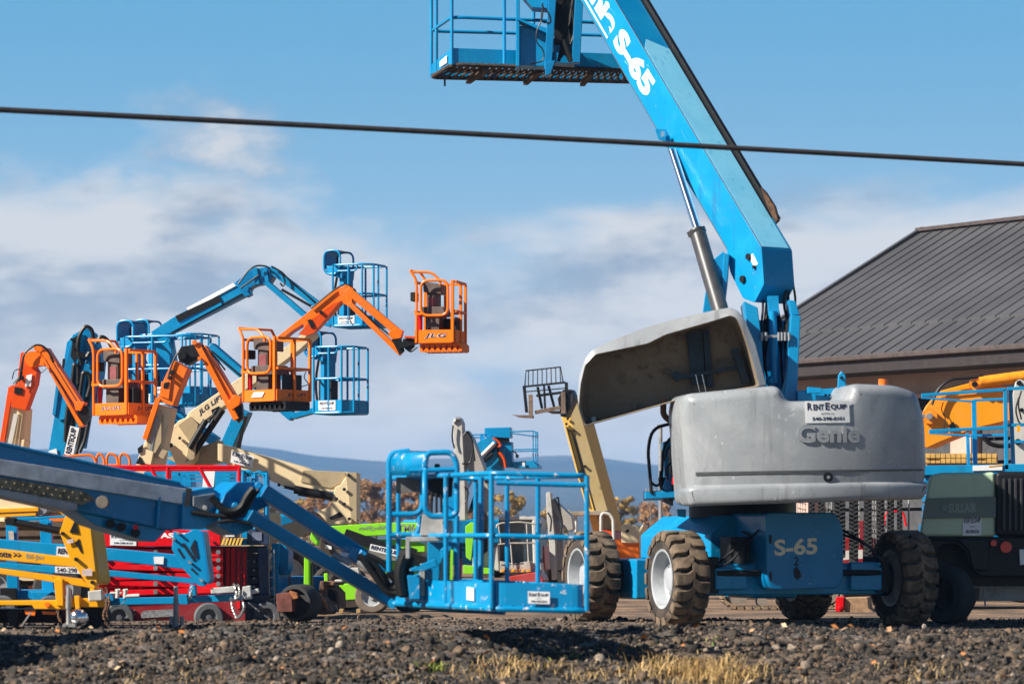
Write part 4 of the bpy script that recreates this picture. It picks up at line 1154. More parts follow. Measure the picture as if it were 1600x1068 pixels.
m = MB(); m.poly([(1310, 586), (1315, 579), (1321, 586), (1324, 626), (1308, 626)], 34.7, (0, .06, 0)); m.poly([(1246, 610), (1306, 606), (1308, 626), (1246, 626)], 34.9, (0, .25, 0)); m.poly([(1262, 604), (1284, 606), (1284, 614), (1262, 614)], 34.75, (0, .1, 0)); m.build('tie_down_lug', BLUE, s65, bevel=.008)
m = MB(); m.bolt((1315, 590), 34.68, 2.5); m.bolt((1296, 617), 34.85, 2); m.bolt((1290, 617), 34.85, 2); m.build('lug_hole', BLACK, s65)
# basket at the top of the picture, hanging from the jib
zf = 6.66
A, Bq = PZ(706, 101, zf), PZ(1000, 111, zf); Cq, Dq = PZ(992, 128, zf), PZ(674, 121, zf)
xb = (Bq - A).normalized()
plan = [A, Bq, PZ(1004, 122, zf), Cq, Dq]
m = MB()
m.tube(rnd(plan, .12, 4, True), .026, 8, closed=True)
nb = 30
for k in range(1, nb):
    t = k / nb
    p0 = A.lerp(Bq, t); p1 = Dq.lerp(Cq, t)
    m.beam(p0, p1, .018, .02)
    if k < nb - 1:
        p2 = Dq.lerp(Cq, t + 1.6 / nb); p3 = Dq.lerp(Cq, max(0, t - 1.6 / nb))
        m.beam(p0 + V((0, 0, .02)), p2 + V((0, 0, .02)), .03, .008); m.beam(p0 + V((0, 0, .03)), p3 + V((0, 0, .03)), .03, .008)
for t in (.18, .46, .74): m.beam(A.lerp(Bq, t) - V((0, 0, .04)), Dq.lerp(Cq, t) - V((0, 0, .04)), .06, .06)
pl65 = m.build('platform', plain('rusty_mesh_floor', (.055, .035, .022, 1), .8, 0, .6, 12), s65)
m = MB()
th = V((0, .03, 0)); up20 = V((0, 0, .20))
m.prism([A, Bq, Bq + up20, A + up20], th); m.prism([Dq, A, A + up20, Dq + up20 * .8], th); m.prism([Dq + V((0, 0, .01)), Cq + V((0, 0, .01)), Cq + up20 * .6, Dq + up20 * .6], -th)
m.build('toe_board', BLUE, pl65, bevel=.006)
m = MB(); m.prism([Dq.lerp(A, .45) + V((-.01, -.02, .05)), Dq.lerp(A, .8) + V((-.01, -.02, .05)), Dq.lerp(A, .8) + V((-.01, -.02, .14)), Dq.lerp(A, .45) + V((-.01, -.02, .12))], (0, .01, 0)); m.build('decal', SIGN, pl65)
m = MB(); z1 = V((0, 0, 1.12))
for z in (.57, 1.12): m.tube(rnd([p + V((0, 0, z)) for p in plan], .15, 5, True), .021, 8, closed=True)
for p in (A, Bq, Dq, Cq, PZ(788, 100, zf), Dq.lerp(Cq, .5)): m.cyl(p, p + z1, .021, 8)
m.cyl(Dq.lerp(A, .25), Dq.lerp(A, .25) + z1, .021, 8)
m.build('guardrail', BLUE, pl65)
m = MB(); q = PZ(695, 122, zf); m.cyl(q, q - V((0, 0, .10)), .012, 8); m.build('hanging_bolt', BLACK, pl65)
m = MB()
m.poly([(806, -10), (812, -10), (812, 104), (806, 103)], 38.10, (0, .4, 0)); m.poly([(812, 40), (856, 50), (856, 104), (812, 102)], 38.20, (0, .3, 0)); m.poly([(806, 30), (812, 30), (858, 45), (858, 54)], 38.05, (0, .3, 0))
m.poly([(812, -12), (858, -12), (856, 14), (832, 12)], 38.05, (0, .3, 0))
m.build('platform_mount', BLUE, s65, bevel=.008)
m = MB()
m.bar((872, -140), (856, 108), 12, 37.95, (0, .12, 0)); m.bar((912, -140), (900, 98), 13, 38.00, (0, .12, 0)); m.poly([(852, 98), (868, 94), (860, 116), (852, 118)], 37.90, (0, .2, 0)); m.poly([(864, 60), (900, 64), (898, 100), (866, 98)], 38.25, (0, .3, 0))
m.build('jib', BLUE_D, s65, bevel=.008)
m = MB()
m.poly([(868, -140), (905, -140), (898, 70), (866, 70)], 38.25, (0, .15, 0)); m.rod((880, 62), (894, 96), 38.05, 6)
for i in range(7): hosepx(m, [(874 + 4 * i, -20), (872 + rr.uniform(0, 28), 20), (872 + rr.uniform(0, 26), 60), (870 + rr.uniform(0, 26), 96)], 38.05, 1.8, .12)
hosepx(m, [(848, 5), (848, 30), (838, 48), (838, 68), (850, 78), (850, 96), (828, 100)], 38.00, 1.2, .1); hosepx(m, [(846, 8), (858, 22), (860, 36), (846, 36), (846, 20)], 37.95, 1.0, .08)
m.build('jib_hoses', HOSE, s65)
m = MB(); tip = N0 + d * (BL + 1.4) + cb * BW / 2 + u * BD / 2
m.beam(tip, P(892, -135, 38.15), .2, .26); m.build('jib_knuckle', BLUE, s65, bevel=.01)
# ---------------------------------------------------------------- grounded boom and basket in front on the left
nb_ = thing('boom_lift', 'dark blue boom from the left edge with its empty basket lowered almost to the gravel', 'boom lift', (-6.6, 27.2, 0), R(-80))
c2 = V((math.cos(R(75)), math.sin(R(75)), 0)); f2 = V((-math.sin(R(75)), math.cos(R(75)), 0))
NM = undercarriage(nb_, V((-6.0, 27.6, 0)), V((-.48, .88, 0)).normalized(), V((-.88, -.48, 0)).normalized())
m = MB(); m.b2((-8.8, 25.2, 1.3), (-6.6, 27.2, 2.0)); m.build('turret', GREY, nb_, bevel=.15, seg=3)
m = MB(); m.prism([V((-6.8, 25.8, 1.9)), V((-8.2, 25.2, 1.9)), V((-8.2, 25.2, 2.7)), V((-7.2, 25.8, 2.7))], (0, .45, 0)); m.build('riser', BLUE, nb_, bevel=.02)
BPL = TP(340, 28.95, 29)
def bq(D): return Plane(BPL.p - BPL.n * (D - 30.0), BPL.n)
def bd(px, D):
    return bq(D)(px, HY).y
BB = -BPL.n * .5
m = MB()
m.poly([(-520, 612), (0, 692), (280, 754), (318, 772), (322, 824), (262, 828), (128, 800), (0, 772), (-520, 690)], bq(30.0), BB)
nboom = m.build('boom', BLUE_D, nb_, bevel=.02)
m = MB(); m.poly([(-520, 609), (0, 689), (283, 752), (283, 756), (0, 694), (-520, 613)], bq(29.97), BB * 1.1); m.poly([(118, 798), (262, 826), (243, 846), (228, 845), (150, 820)], bq(30.05), BB * .8); m.bar((250, 776), (246, 826), 4, bd(250, 29.94), -BPL.n * .05, None, bd(246, 29.94)); m.poly([(286, 768), (330, 760), (352, 776), (346, 806), (318, 826), (284, 826)], bq(29.93), BB * 1.15); m.build('boom_head', BLUE, nb_, bevel=.012)
m = MB(); m.bar((-520, 646), (300, 777), 24, bd(-520, 29.95), -BPL.n * .04, None, bd(300, 29.95)); st = m.build('grey_stripe', plain('pale_grey_strip', (.58, .58, .59, 1), .5), nboom, bevel=.004)
m = MB(); m.bar((296, 762), (292, 790), 8, bd(296, 29.92), -BPL.n * .03, None, bd(292, 29.92)); m.build('black_strap', BLACK, nboom)
m = MB(); m.poly([(302, 775), (336, 770), (335, 786), (325, 802), (302, 790)], bq(29.90), -BPL.n * .08); m.bolt((321, 793), bd(321, 29.9), 4); m.build('end_bracket', STEEL_G, nb_, bevel=.006)
m = MB(); m.poly([(-300, 703), (0, 745), (130, 766), (150, 780), (128, 788), (0, 762), (-300, 722)], bq(29.85), -BPL.n * .12)
for i in range(40): m.bolt((-120 + i * 6.5, 733 + i * .98 + (i % 2) * 9), bd(-120 + i * 6.5, 29.84), 1.6, .015, 0, 6)
m.build('cable_tray', plain('muddy_cable_tray', (.16, .135, .085, 1), .8, 0, .6, 14), nb_)
m = MB(); m.poly([(-300, 724), (0, 763), (120, 786), (122, 796), (108, 797), (0, 775), (-300, 736)], bq(29.82), -BPL.n * .1); m.build('lower_guard', STEEL_G, nb_, bevel=.004)
m = MB(); m.bolt((161, 784), bd(161, 29.8), 10, .06, 0, 20); m.build('tray_roller', plain('dusty_roller', (.16, .13, .10, 1), .7), nb_, bevel=.006)
m = MB()
for q in ((173, 818), (190, 823), (212, 832)): m.bolt(q, bd(q[0], 30.02), 7, .05, 0, 14)
m.build('boom_roller', BLACK, nb_)
m = MB(); m.bolt((212, 823), bd(212, 29.98), 4, .02); m.build('red_cap', RED, nb_)
# knuckle and parallel jib arms
m = MB()
m.poly([(340, 800), (352, 770), (372, 752), (404, 752), (424, 764), (420, 790), (398, 800), (396, 826), (370, 836), (346, 824)], bq(29.85), BB * .8)
for q, r_ in (((404, 758), 6), ((368, 790), 6), ((398, 806), 7)): m.bolt(q, bd(q[0], 29.82), r_, .03, 0, 14)
m.build('jib_knuckle', BLUE_D, nb_, bevel=.012)
m = MB(); hosepx(m, [(330, 776), (352, 800), (376, 796), (386, 774), (396, 762)], 28.72, 6, .25, 8); hosepx(m, [(300, 800), (340, 806), (380, 806), (392, 780), (404, 764)], 28.75, 4, .25, 8); hosepx(m, [(340, 815), (365, 812), (392, 818)], 28.75, 3, .2); m.build('jib_hoses', HOSE, nb_)
m = MB(); m.bar((412, 766), (572, 869), 23, 28.65, (-.06, .28, 0), 20, 29.25); m.poly([(548, 850), (566, 858), (562, 882), (544, 870)], 29.15, (-.1, .34, 0)); m.bar((562, 862), (604, 892), 12, 29.1, (-.09, .30, 0)); m.build('upper_jib_arm', BLUE_D, nb_, bevel=.012)
m = MB(); m.bar((390, 804), (622, 943), 20, 28.68, (-.06, .28, 0), 19, 29.3); la = m.build('lower_jib_arm', BLUE_D, nb_, bevel=.012)
m = MB(); m.bolt((614, 942), 29.2, 8, .06, 0, 16); m.build('arm_pin', BLUE, la); m = MB(); m.bolt((618, 943), 29.15, 4, .03); m.build('pin_head', RUST, la)
m = MB(); m.rod((560, 876), (610, 912), 29.05, 6, 12, 0, 29.0); m.rod((520, 866), (548, 880), 29.1, 5); m.build('jib_cylinder', STEEL_G, nb_)
m = MB()
hosepx(m, [(560, 868), (590, 885), (612, 925), (632, 905), (634, 875)], 28.75, 6, .3, 8); hosepx(m, [(566, 872), (586, 900), (610, 932), (640, 915), (644, 870)], 28.7, 5, .3, 8)
hosepx(m, [(572, 866), (600, 878), (618, 905), (624, 930), (640, 925)], 28.8, 5, .25, 8); hosepx(m, [(628, 930), (622, 890), (634, 860), (650, 866)], 28.65, 9, .25, 10); hosepx(m, [(590, 890), (600, 905), (606, 926)], 28.72, 4, .1)
m.poly([(600, 895), (640, 895), (640, 930), (606, 930)], 29.1, (0, .3, 0))
m.build('rotator_hoses', HOSE, nb_)
m = MB(); m.poly([(625, 930), (690, 926), (790, 948), (790, 960), (700, 956), (640, 950)], 29.0, (0, .35, 0)); m.build('platform_arm', BLUE_D, nb_, bevel=.015)
# basket: near end panel faces the camera, long sides run back to the control end
pa, pbq, pcq = V((P(768, HY, 27.0).x, 27.0, 0)), V((P(917, HY, 27.0).x, 27.0, 0)), V((P(606, HY, 29.3).x, 29.3, 0))
pd = pcq + (pbq - pa)
def zl(p, h): return V((p.x, p.y, .375 + h + (.02 if p.x < .2 else 0)))
m = MB()
plan = [pa, pbq, pd, pcq]
m.tube(rnd([zl(p, 0) for p in plan], .12, 4, True), .026, 8, closed=True)
for k in range(1, 22): m.beam(zl(pa.lerp(pcq, k / 22), .01), zl(pbq.lerp(pd, k / 22), .01), .02, .03)
for k in range(1, 8): m.beam(zl(pa.lerp(pbq, k / 8), .022), zl(pcq.lerp(pd, k / 8), .022), .06, .01)
nbk = m.build('basket', BLUE_N, nb_)
m = MB(); pts = rnd([zl(p, 0) for p in plan], .12, 5, True)
n = len(pts)
for i in range(n):
    a_, b_ = pts[i], pts[(i + 1) % n]
    m.prism([a_ + V((0, 0, .02)), b_ + V((0, 0, .02)), b_ + V((0, 0, .22)), a_ + V((0, 0, .22))], V((.006, .02, 0)))
tb = m.build('toe_board', BLUE_N, nbk)
m = MB(); rw = .022
for z in (1.14, .615):
    m.tube(rnd([zl(p, z) for p in plan], .10, 5, True), rw, 10, closed=True)
m.tube([zl(pa.lerp(pbq, .05), 1.06), zl(pa.lerp(pbq, .97), 1.06)], rw, 8); m.tube([zl(pbq, 1.14), zl(pbq, 1.06)], rw, 8)
for p in (pa, pbq, pd, pbq.lerp(pd, .42), pbq.lerp(pd, .70), pa.lerp(pcq, .42)): m.cyl(zl(p, 0), zl(p, 1.14), rw, 10)
m.cyl(zl(pcq.lerp(pd, .12), 0), zl(pcq.lerp(pd, .12), 1.14), rw, 10)
m.build('guardrail', BLUE_N, nbk)
m = MB(); l1 = [(608, 805), (608, 708), (700, 708), (700, 805)]
m.pipe([(608, 892), (608, 720), (612, 708), (640, 704)], 28.7, 4.0, 10, .15)
m.pipe([(660, 735), (660, 803), (613, 803)], 28.7, 4.0, 10, .1); m.pipe([(608, 835), (655, 835), (656, 806)], 28.7, 3.8, 10, .08)
m.pipe([(664, 722), (668, 707), (705, 706), (714, 722), (714, 800), (706, 806), (672, 806), (664, 796)], 28.1, 4.0, 10, .12, closed=True)
m.pipe([(714, 806), (713, 930)], 28.1, 3.8); m.pipe([(752, 745), (751, 905)], 28.9, 3.8)
m.pipe([(714, 733), (640, 735)], 28.1, 3.5)
arc0 = rnd([P(609, 742, 28.7), P(609, 708, 28.7), P(640, 704, 28.7)], .15, 6); arc1 = rnd([P(664, 742, 28.1), P(664, 708, 28.1), P(694, 706, 28.1)], .15, 6)
m.loft([arc0, arc1], cap=False, closed=False)
m.build('control_guard', BLUE_N, nbk, solid=.008)
m = MB(); m.poly([(619, 745), (660, 745), (660, 768), (619, 770)], 28.72, (0, .08, 0)); m.build('manual_box', plain('dusty_grey_plate', (.13, .125, .12, 1)), nbk)
m = MB(); m.poly([(668, 742), (708, 742), (706, 775), (690, 778), (668, 772)], 28.4, (0, .2, 0)); m.rod((683, 724), (683, 745), 28.3, 3); m.poly([(679, 724), (687, 724), (688, 738), (678, 738)], 28.28, (0, .04, 0))
for i in range(5): hosepx(m, [(668 + i * 7, 770), (666 + i * 8, 800), (668 + i * 7, 838)], 28.35, 2.4, .1)
m.build('control_panel', BLACK, nbk, bevel=.01)
m = MB(); m.poly([(660, 804), (690, 800), (708, 836), (656, 836)], 28.3, (0, .15, 0)); m.poly([(690, 812), (706, 812), (708, 836), (690, 836)], 28.2, (0, .12, 0)); m.poly([(634, 838), (700, 838), (700, 844), (640, 846), (640, 872), (634, 872)], 28.15, (0, .15, 0)); m.poly([(690, 865), (706, 865), (706, 938), (684, 938)], 28.3, (0, .2, 0)); m.poly([(656, 880), (664, 880), (664, 930), (654, 930)], 28.4, (0, .15, 0)); m.build('grey_covers', plain('worn_light_grey', (.33, .32, .30, 1)), nbk, bevel=.006)
m = MB(); m.poly([(668, 846), (712, 848), (712, 866), (690, 880), (680, 940), (640, 935), (640, 900), (668, 890)], 28.45, (0, .3, 0)); m.poly([(640, 888), (680, 872), (684, 884), (660, 892), (640, 892)], 28.2, (0, .1, 0)); m.poly([(688, 858), (712, 840), (712, 850), (690, 874)], 28.12, (0, .1, 0)); m.poly([(636, 898), (656, 898), (656, 936), (640, 936)], 28.3, (0, .1, 0)); m.build('rotator_bracket', BLUE_N, nb_, bevel=.008)
m = MB()
for i in range(6): m.bar((692, 870 + i * 7), (705, 868 + i * 7), 1.6, 28.27, (0, .01, 0))
for i in range(3): m.bar((694 + i * 4, 866), (693 + i * 4, 906), 1.2, 28.265, (0, .01, 0))
m.build('vent_grille', BLACK, nbk)
m = MB(); m.rod((717, 872), (716, 905), 28.2, 5.5, 14); ex = m.build('extinguisher', plain('dark_red_bottle', (.20, .012, .03, 1), .35), nbk)
m = MB(); m.rod((717, 850), (717, 872), 28.2, 4.5, 10); m.build('nozzle', BLACK, ex)
m = MB(); m.bar((706, 858), (705, 905), 4, 28.05, (0, .03, 0)); m.build('green_strip', GREEN, nbk)
pn7 = FP(26.97)
rent_sign(nb_, FP(26.972), (825, 942), (859, 943), (825, 923), parent=nbk)
m = MB(); lp = Plane(pa, V((-(pcq - pa).y, (pcq - pa).x, 0)) * (1 if -(pcq - pa).y < 0 else -1))
m.poly([(729, 916), (740, 918), (740, 938), (729, 936)], Plane(lp.p + lp.n * .02, lp.n), lp.n * -.01); m.build('decal', SIGN, nbk)
# ---------------------------------------------------------------- yellow and blue towable lifts, scissor lifts on the left
def chain(m, pts, D, rpx=1.6):
    """sagging chain of alternating links"""
    pts = [P(x, y, D) for x, y in pts]; pts = rnd(pts, .12, 6)
    L_ = 0; seg = []
    for a, b in zip(pts, pts[1:]):
        n = max(1, int((b - a).length / .035))
        for i in range(n): seg.append((a.lerp(b, i / n), (b - a).normalized()))
    for i, (p, t) in enumerate(seg):
        q = V((0, 1, 0)) if i % 2 else t.cross(V((0, 1, 0))).normalized()
        m.tube([p + t * .026, p + q * .013, p - t * .026, p - q * .013], rpx * D / F * .6, 5, closed=True)
def prop_frame(m, pts, holes, D, back, th=.03, gap=.26):
    pass
yt = thing('towable_lift', 'yellow towable boom lift with pierced triangular arm bracket and steel jack', 'towable lift', (-4.9, 34.6, 0))
YB = (.075, .34, 0)
m = MB(); m.poly([(93, 831), (104, 799), (131, 804), (142, 826), (152, 912), (147, 919), (139, 917), (108, 870)], 34.4, (.01, .05, 0)); m.poly([(93, 831), (104, 799), (131, 804), (142, 826), (152, 912), (147, 919), (139, 917), (108, 870)], 34.72, (.01, .05, 0))
m.poly([(131, 804), (135, 804), (145, 826), (156, 908), (151, 914), (142, 828)], 34.44, YB)
m.build('arm_bracket', YELLOW, yt, bevel=.008)
m = MB()
for h in ([(117.5, 811), (108.5, 831), (122.5, 833)], [(123, 841), (117.5, 847), (126.5, 863), (128, 861)]): m.poly(h, 34.385, (0, .012, 0))
for q in ((98, 833), (119, 873), (144.5, 909)): m.bolt(q, 34.38, 3)
for q in ((141, 848), (151, 900)): m.poly([(q[0] - 1, q[1] - 6), (q[0] + 2, q[1] - 5), (q[0] + 2, q[1] + 5), (q[0] - 1, q[1] + 4)], 34.5, (.01, .02, 0))
m.build('bracket_opening', BLACK, yt)
m = MB(); m.poly([(104, 843), (114, 841), (115, 847), (105, 849)], 34.37, (0, .01, 0)); m.poly([(128, 889), (144, 888), (144, 899), (129, 899)], 34.37, (0, .01, 0)); m.build('decal', plain('pinkish_white_decal', (.62, .50, .47, 1)), yt)
m = MB(); m.poly([(-420, 828), (0, 857), (110, 871), (120, 886), (0, 874), (-420, 850)], 34.5, (.01, .26, 0)); ua = m.build('upper_arm', YELLOW, yt, bevel=.008)
textpx('Bil-Jax', ua, FP(34.502), (41, 874), (69, 876), (41, 864), INK_G, bold=.0)
textpx('aulotte >>', ua, FP(34.502), (-14, 868), (33, 872), (-14, 858), INK, bold=.02)
m = MB(); m.poly([(-420, 862), (0, 887), (128, 904), (142, 918), (0, 896), (-420, 876)], 34.52, (.01, .26, 0)); m.build('lower_arm', YELLOW, yt, bevel=.008)
m = MB(); m.rod((10, 813), (94, 829), 34.55, 6); m.poly([(6, 810), (22, 808), (24, 818), (10, 820)], 34.5, (0, .2, 0)); m.build('leveling_cylinder', HOSE, yt)
m = MB(); m.poly([(-420, 925), (0, 938), (103, 937), (103, 951), (54, 951), (50, 945), (0, 945), (-420, 936)], 34.45, (0, .5, 0)); m.poly([(101, 934), (163, 934), (164, 948), (101, 948)], 34.5, (0, .4, 0)); m.poly([(84, 904), (98, 904), (99, 946), (88, 946)], 34.4, (0, .2, 0)); m.poly([(78, 899), (84, 903), (92, 908), (84, 910)], 34.4, (0, .2, 0)); m.poly([(92, 900), (98, 904), (104, 908), (96, 912)], 34.42, (0, .2, 0)); m.poly([(140, 918), (157, 918), (160, 934), (142, 934)], 34.45, (0, .2, 0)); m.poly([(116, 930), (124, 930), (125, 950), (118, 952)], 34.43, (0, .1, 0))
m.build('chassis', YELLOW, yt, bevel=.008)
m = MB(); m.bolt((74, 944), 34.44, 4, .02); m.poly([(38, 953), (56, 953), (54, 961), (40, 959)], 34.5, (0, .05, 0)); m.poly([(66, 954), (87, 955), (86, 960), (66, 959)], 34.5, (0, .05, 0)); m.build('reflector', AMBER, yt)
m = MB(); m.rod((107, 917), (107, 976), 34.3, 3.6, 14); m.rod((107, 930), (107, 950), 34.3, 4.6, 14); m.poly([(98, 974), (117, 974), (118, 979), (97, 979)], 34.25, (0, .15, 0)); m.bar((48, 956), (33, 978), 2.5, 34.3, (0, .03, 0)); m.build('jack', STEEL, yt)
m = MB(); m.poly([(137, 923), (159, 920), (160, 938), (138, 939)], 34.35, (0, .12, 0)); m.build('grey_tank', plain('translucent_jug', (.45, .44, .40, 1), .4), yt, bevel=.015)
small_wheel(yt, P(150, 962, 34.7) , V((.1, -1, 0)), .165, .16, TYRE_B, BLACK)
small_wheel(yt, V((-5.9, 34.8, .28)), V((.1, -1, 0)), .28, .2, TYRE_B, RIM)
m = MB(); m.lathe([(.12, 0), (.10, -.05), (.04, -.09), (.001, -.09)], P(122, 966, 34.5), (0.2, 1, .3), 20); m.build('hub_cover', CHROME, yt)
m = MB(); chain(m, [(162, 925), (168, 945), (160, 960), (168, 978)], 34.3); chain(m, [(166, 920), (172, 940), (166, 955), (170, 972)], 34.3); chain(m, [(90, 955), (92, 965), (97, 974)], 34.3)
m.build('safety_chain', RUST, yt)
m = MB(); m.poly([(-300, 948), (96, 952), (100, 972), (-300, 974)], 34.95, (.02, .5, 0)); m.poly([(112, 944), (164, 946), (164, 972), (118, 974)], 35.0, (0, .4, 0)); m.poly([(10, 955), (30, 955), (26, 978), (14, 978)], 34.6, (0, .2, 0)); m.build('under_shade_block', BLACK, yt, bevel=.01)  # black blocks added to make the shadow under the chassis

bt = thing('towable_lift', 'blue towable boom lift with slotted arm bracket and a chain hung from its hitch', 'towable lift', (-4.0, 35.8, 0))
m = MB(); br = [(268, 857), (271, 829), (287, 834), (303, 826), (315, 829), (321, 850), (327, 906), (318, 916), (309, 914), (286, 888)]
m.poly(br, 35.4, (.01, .05, 0)); m.poly(br, 35.75, (.01, .05, 0)); m.build('arm_bracket', BLUE, bt, bevel=.008)
m = MB(); m.poly([(314, 829), (318, 831), (328, 905), (324, 912), (320, 868)], 35.38, (.02, .36, 0)); m.build('bracket_edge', BLUE_D, bt)
m = MB()
for h in ([(304, 842), (297, 856), (306, 872), (309, 868)], [(287, 847), (284, 850), (302, 876), (306, 874)], [(279, 855), (277, 858), (286, 872), (288, 869)], [(300, 886), (298, 889), (308, 898), (310, 896)]): m.poly(h, 35.385, (0, .012, 0))
m.build('bracket_opening', plain('shadow_navy', (.004, .008, .02, 1)), bt)
m = MB()
for q in ((278, 832), (271, 841), (297, 878), (315, 906)): m.rod((q[0] - 4, q[1] - 2), (q[0] + 3, q[1] + 2), 35.36, 1.4, 8); m.bolt(q, 35.38, 2.2)
m.build('bolts', STEEL, bt)
m = MB(); m.poly([(-520, 790), (0, 842), (180, 857), (275, 866), (288, 889), (180, 876), (0, 868), (-520, 826)], 35.5, (.01, .3, 0)); ua = m.build('upper_arm', BLUE, bt, bevel=.01)
m = MB(); m.poly([(240, 869), (256, 869), (255, 881), (241, 880)], 35.48, (0, .01, 0)); m.build('decal', SIGN, ua)
rent_sign(bt, FP(35.502), (88, 868), (136, 872), (89, 853), full=False, parent=ua)
m = MB(); m.poly([(-520, 850), (0, 878), (180, 891), (300, 903), (310, 912), (180, 901), (0, 890), (-520, 866)], 35.52, (.01, .3, 0)); lw = m.build('lower_arm', BLUE, bt, bevel=.01)
rent2 = MB(); rent2.poly([(86, 884), (130, 886), (130, 896), (86, 894)], 35.49, (0, .01, 0)); s_ = rent2.build('sign', SIGN, lw)
textpx('540-298', s_, FP(35.4925), (89, 893), (120, 894), (89, 886), INK, bold=.01)
m = MB(); m.poly([(165, 934), (272, 932), (375, 927), (376, 938), (272, 943), (165, 945)], 35.55, (0, .4, 0)); m.poly([(277, 928), (292, 928), (294, 944), (282, 944)], 35.45, (0, .2, 0)); m.poly([(297, 912), (305, 914), (306, 930), (294, 930)], 35.45, (0, .2, 0)); m.poly([(154, 928), (176, 926), (178, 938), (156, 940)], 35.5, (0, .3, 0)); m.build('chassis', BLUE, bt, bevel=.008)
m = MB(); m.poly([(329, 918), (367, 915), (366, 925), (330, 927)], 35.4, (0, .12, 0)); m.poly([(379, 916), (391, 914), (393, 935), (383, 936), (378, 928)], 35.35, (0, .12, 0)); m.bar((390, 925), (404, 922), 7, 35.4, (0, .08, 0)); m.build('tow_hitch', plain('dull_white_steel', (.52, .52, .49, 1), .55), bt, bevel=.008)
m = MB(); m.rod((275, 915), (275, 976), 35.3, 3.6, 14); m.rod((275, 934), (275, 976), 35.3, 4.2, 14); m.rod((268, 962), (268, 977), 35.3, 3.4); m.rod((284, 962), (284, 977), 35.3, 3.4); m.poly([(262, 975), (290, 975), (290, 979), (262, 979)], 35.25, (0, .12, 0)); m.build('jack', STEEL_G, bt)
m = MB()
for q in ((184, 920), (196, 920)): m.rod((q[0], q[1]), (q[0] - 1, 934), 35.4, 3); m.rod((q[0] - 4, q[1] + 2), (q[0] + 4, q[1] + 1), 35.4, 2.2)
m.rod((196, 931), (218, 930), 35.4, 3.2); m.rod((172, 926), (190, 926), 35.4, 2); m.build('valve', WHITE, bt, bevel=.004)
m = MB(); hosepx(m, [(170, 944), (184, 948), (196, 938), (196, 930)], 35.4, .8); m.build('wiring', HOSE, bt)
m = MB(); chain(m, [(361, 936), (363, 952), (371, 966), (378, 958), (382, 946), (378, 938)], 35.3); chain(m, [(366, 914), (370, 928), (368, 936), (376, 928), (372, 914)], 35.3); chain(m, [(372, 915), (375, 925), (373, 934)], 35.28); chain(m, [(300, 918), (298, 930), (294, 942)], 35.35, 2.0); m.build('safety_chain', STEEL, bt)
small_wheel(bt, V((-7.2, 35.8, .3)), V((.1, -1, 0)), .3, .2, TYRE_B, RIM)

b3 = thing('scissor_lift', 'blue scissor lift whose rails show just behind the red railing', 'scissor lift', (-4.4, 42.5, 0))
m = MB(); D = 42.0
for y, dd in ((738, 0), (746, .1), (741, 1.3), (752, 1.2)): m.bar((225, y), (392, y - 3), 3, D + dd, (0, .04, 0))
for x in (228, 280, 334, 388): m.bar((x, 738), (x, 826), 3, D, (0, .04, 0)); m.bar((x + 8, 742), (x + 8, 826), 3, D + 1.3, (0, .04, 0))
m.build('guardrail', BLUE, b3)
m = MB(); m.poly([(222, 822), (396, 822), (396, 840), (222, 840)], D - .02, (0, 1.4, 0)); m.build('platform', BLUE, b3, bevel=.01)
m = MB()
for i in range(7): m.bar((228, 846 + i * 12), (390, 846 + i * 12), 10, D + .1, (0, 1.1, 0))
m.build('scissor_arms', BLUE_D, b3, each='scissor_arm')
m = MB(); m.poly([(222, 926), (396, 926), (396, 950), (222, 950)], D, (0, 1.4, 0)); m.build('base', NAVY, b3, bevel=.02)
for x in (240, 378):
    for dd in (0, 1.4): small_wheel(b3, V((P(x, 0, D).x, D + dd - .05, .19)), V((0, -1 if dd == 0 else 1, 0)), .19, .12, RUBBER_G, RUBBER_G)
m = MB(); m.poly([(318, 736), (336, 734), (334, 760), (316, 762)], D - .05, (0, .012, 0)); m.build('sign', SIGN, b3)
# red scissor lift
rs_ = thing('scissor_lift', 'red scissor lift with white lettering on its folded platform and grey wheels', 'scissor lift', (-4.2, 38.6, 0))
RD = 38.2; RB = (-.13, 1.5, 0)
m = MB(); m.poly([(140, 822), (345, 829), (344, 853), (140, 854)], RD, RB); deck = m.build('platform', RED, rs_, bevel=.01)
m = MB(); m.poly([(345, 824), (378, 824), (377, 851), (344, 852)], RD + .02, (-.12, 1.4, 0)); ep = m.build('platform_end', plain('dusty_end_panel', (.26, .18, .13, 1)), rs_, bevel=.008)
m = MB()
for i in range(6): m.poly([(345 + i * 5.6, 851), (348 + i * 5.6, 851), (352 + i * 5.6, 840), (349 + i * 5.6, 840)], RD - .01, (0, .015, 0))
m.build('hazard_stripes', YELLOW_T, ep)
m = MB(); m.poly([(352, 828), (367, 828), (366, 838), (352, 838)], RD - .01, (0, .015, 0)); m.build('decal', SIGN, ep)
textpx('ASCENDE', deck, FP(RD + .002), (251, 840), (325, 840), (251, 832), LETTER_W, bold=.04, off=.0)
m = MB(); m.bolt((335, 847), RD, 2, .02); m.bolt((150, 830), RD, 2, .02); m.bolt((150, 838), RD, 2, .02); m.build('deck_bolts', BLACK, deck)
rent_sign(rs_, FP(RD + .002), (172, 851), (213, 852), (172, 832), parent=deck)
m = MB()
for i in range(6):
    y = 862 + i * 12.4
    for s in (0, 1):
        m.bar((148, y + (3 if (i + s) % 2 else -3)), (348, y + (-3 if (i + s) % 2 else 3)), 8.8, RD + .06 + s * .1, (.0, .07, 0))
        m.bar((148, y + (3 if (i + s) % 2 else -3)), (348, y + (-3 if (i + s) % 2 else 3)), 10.5, RD + 1.1 + s * .1, (-.0, .07, 0))
m.build('scissor_arms', RED, rs_, bevel=.006, each='scissor_arm')
m = MB()
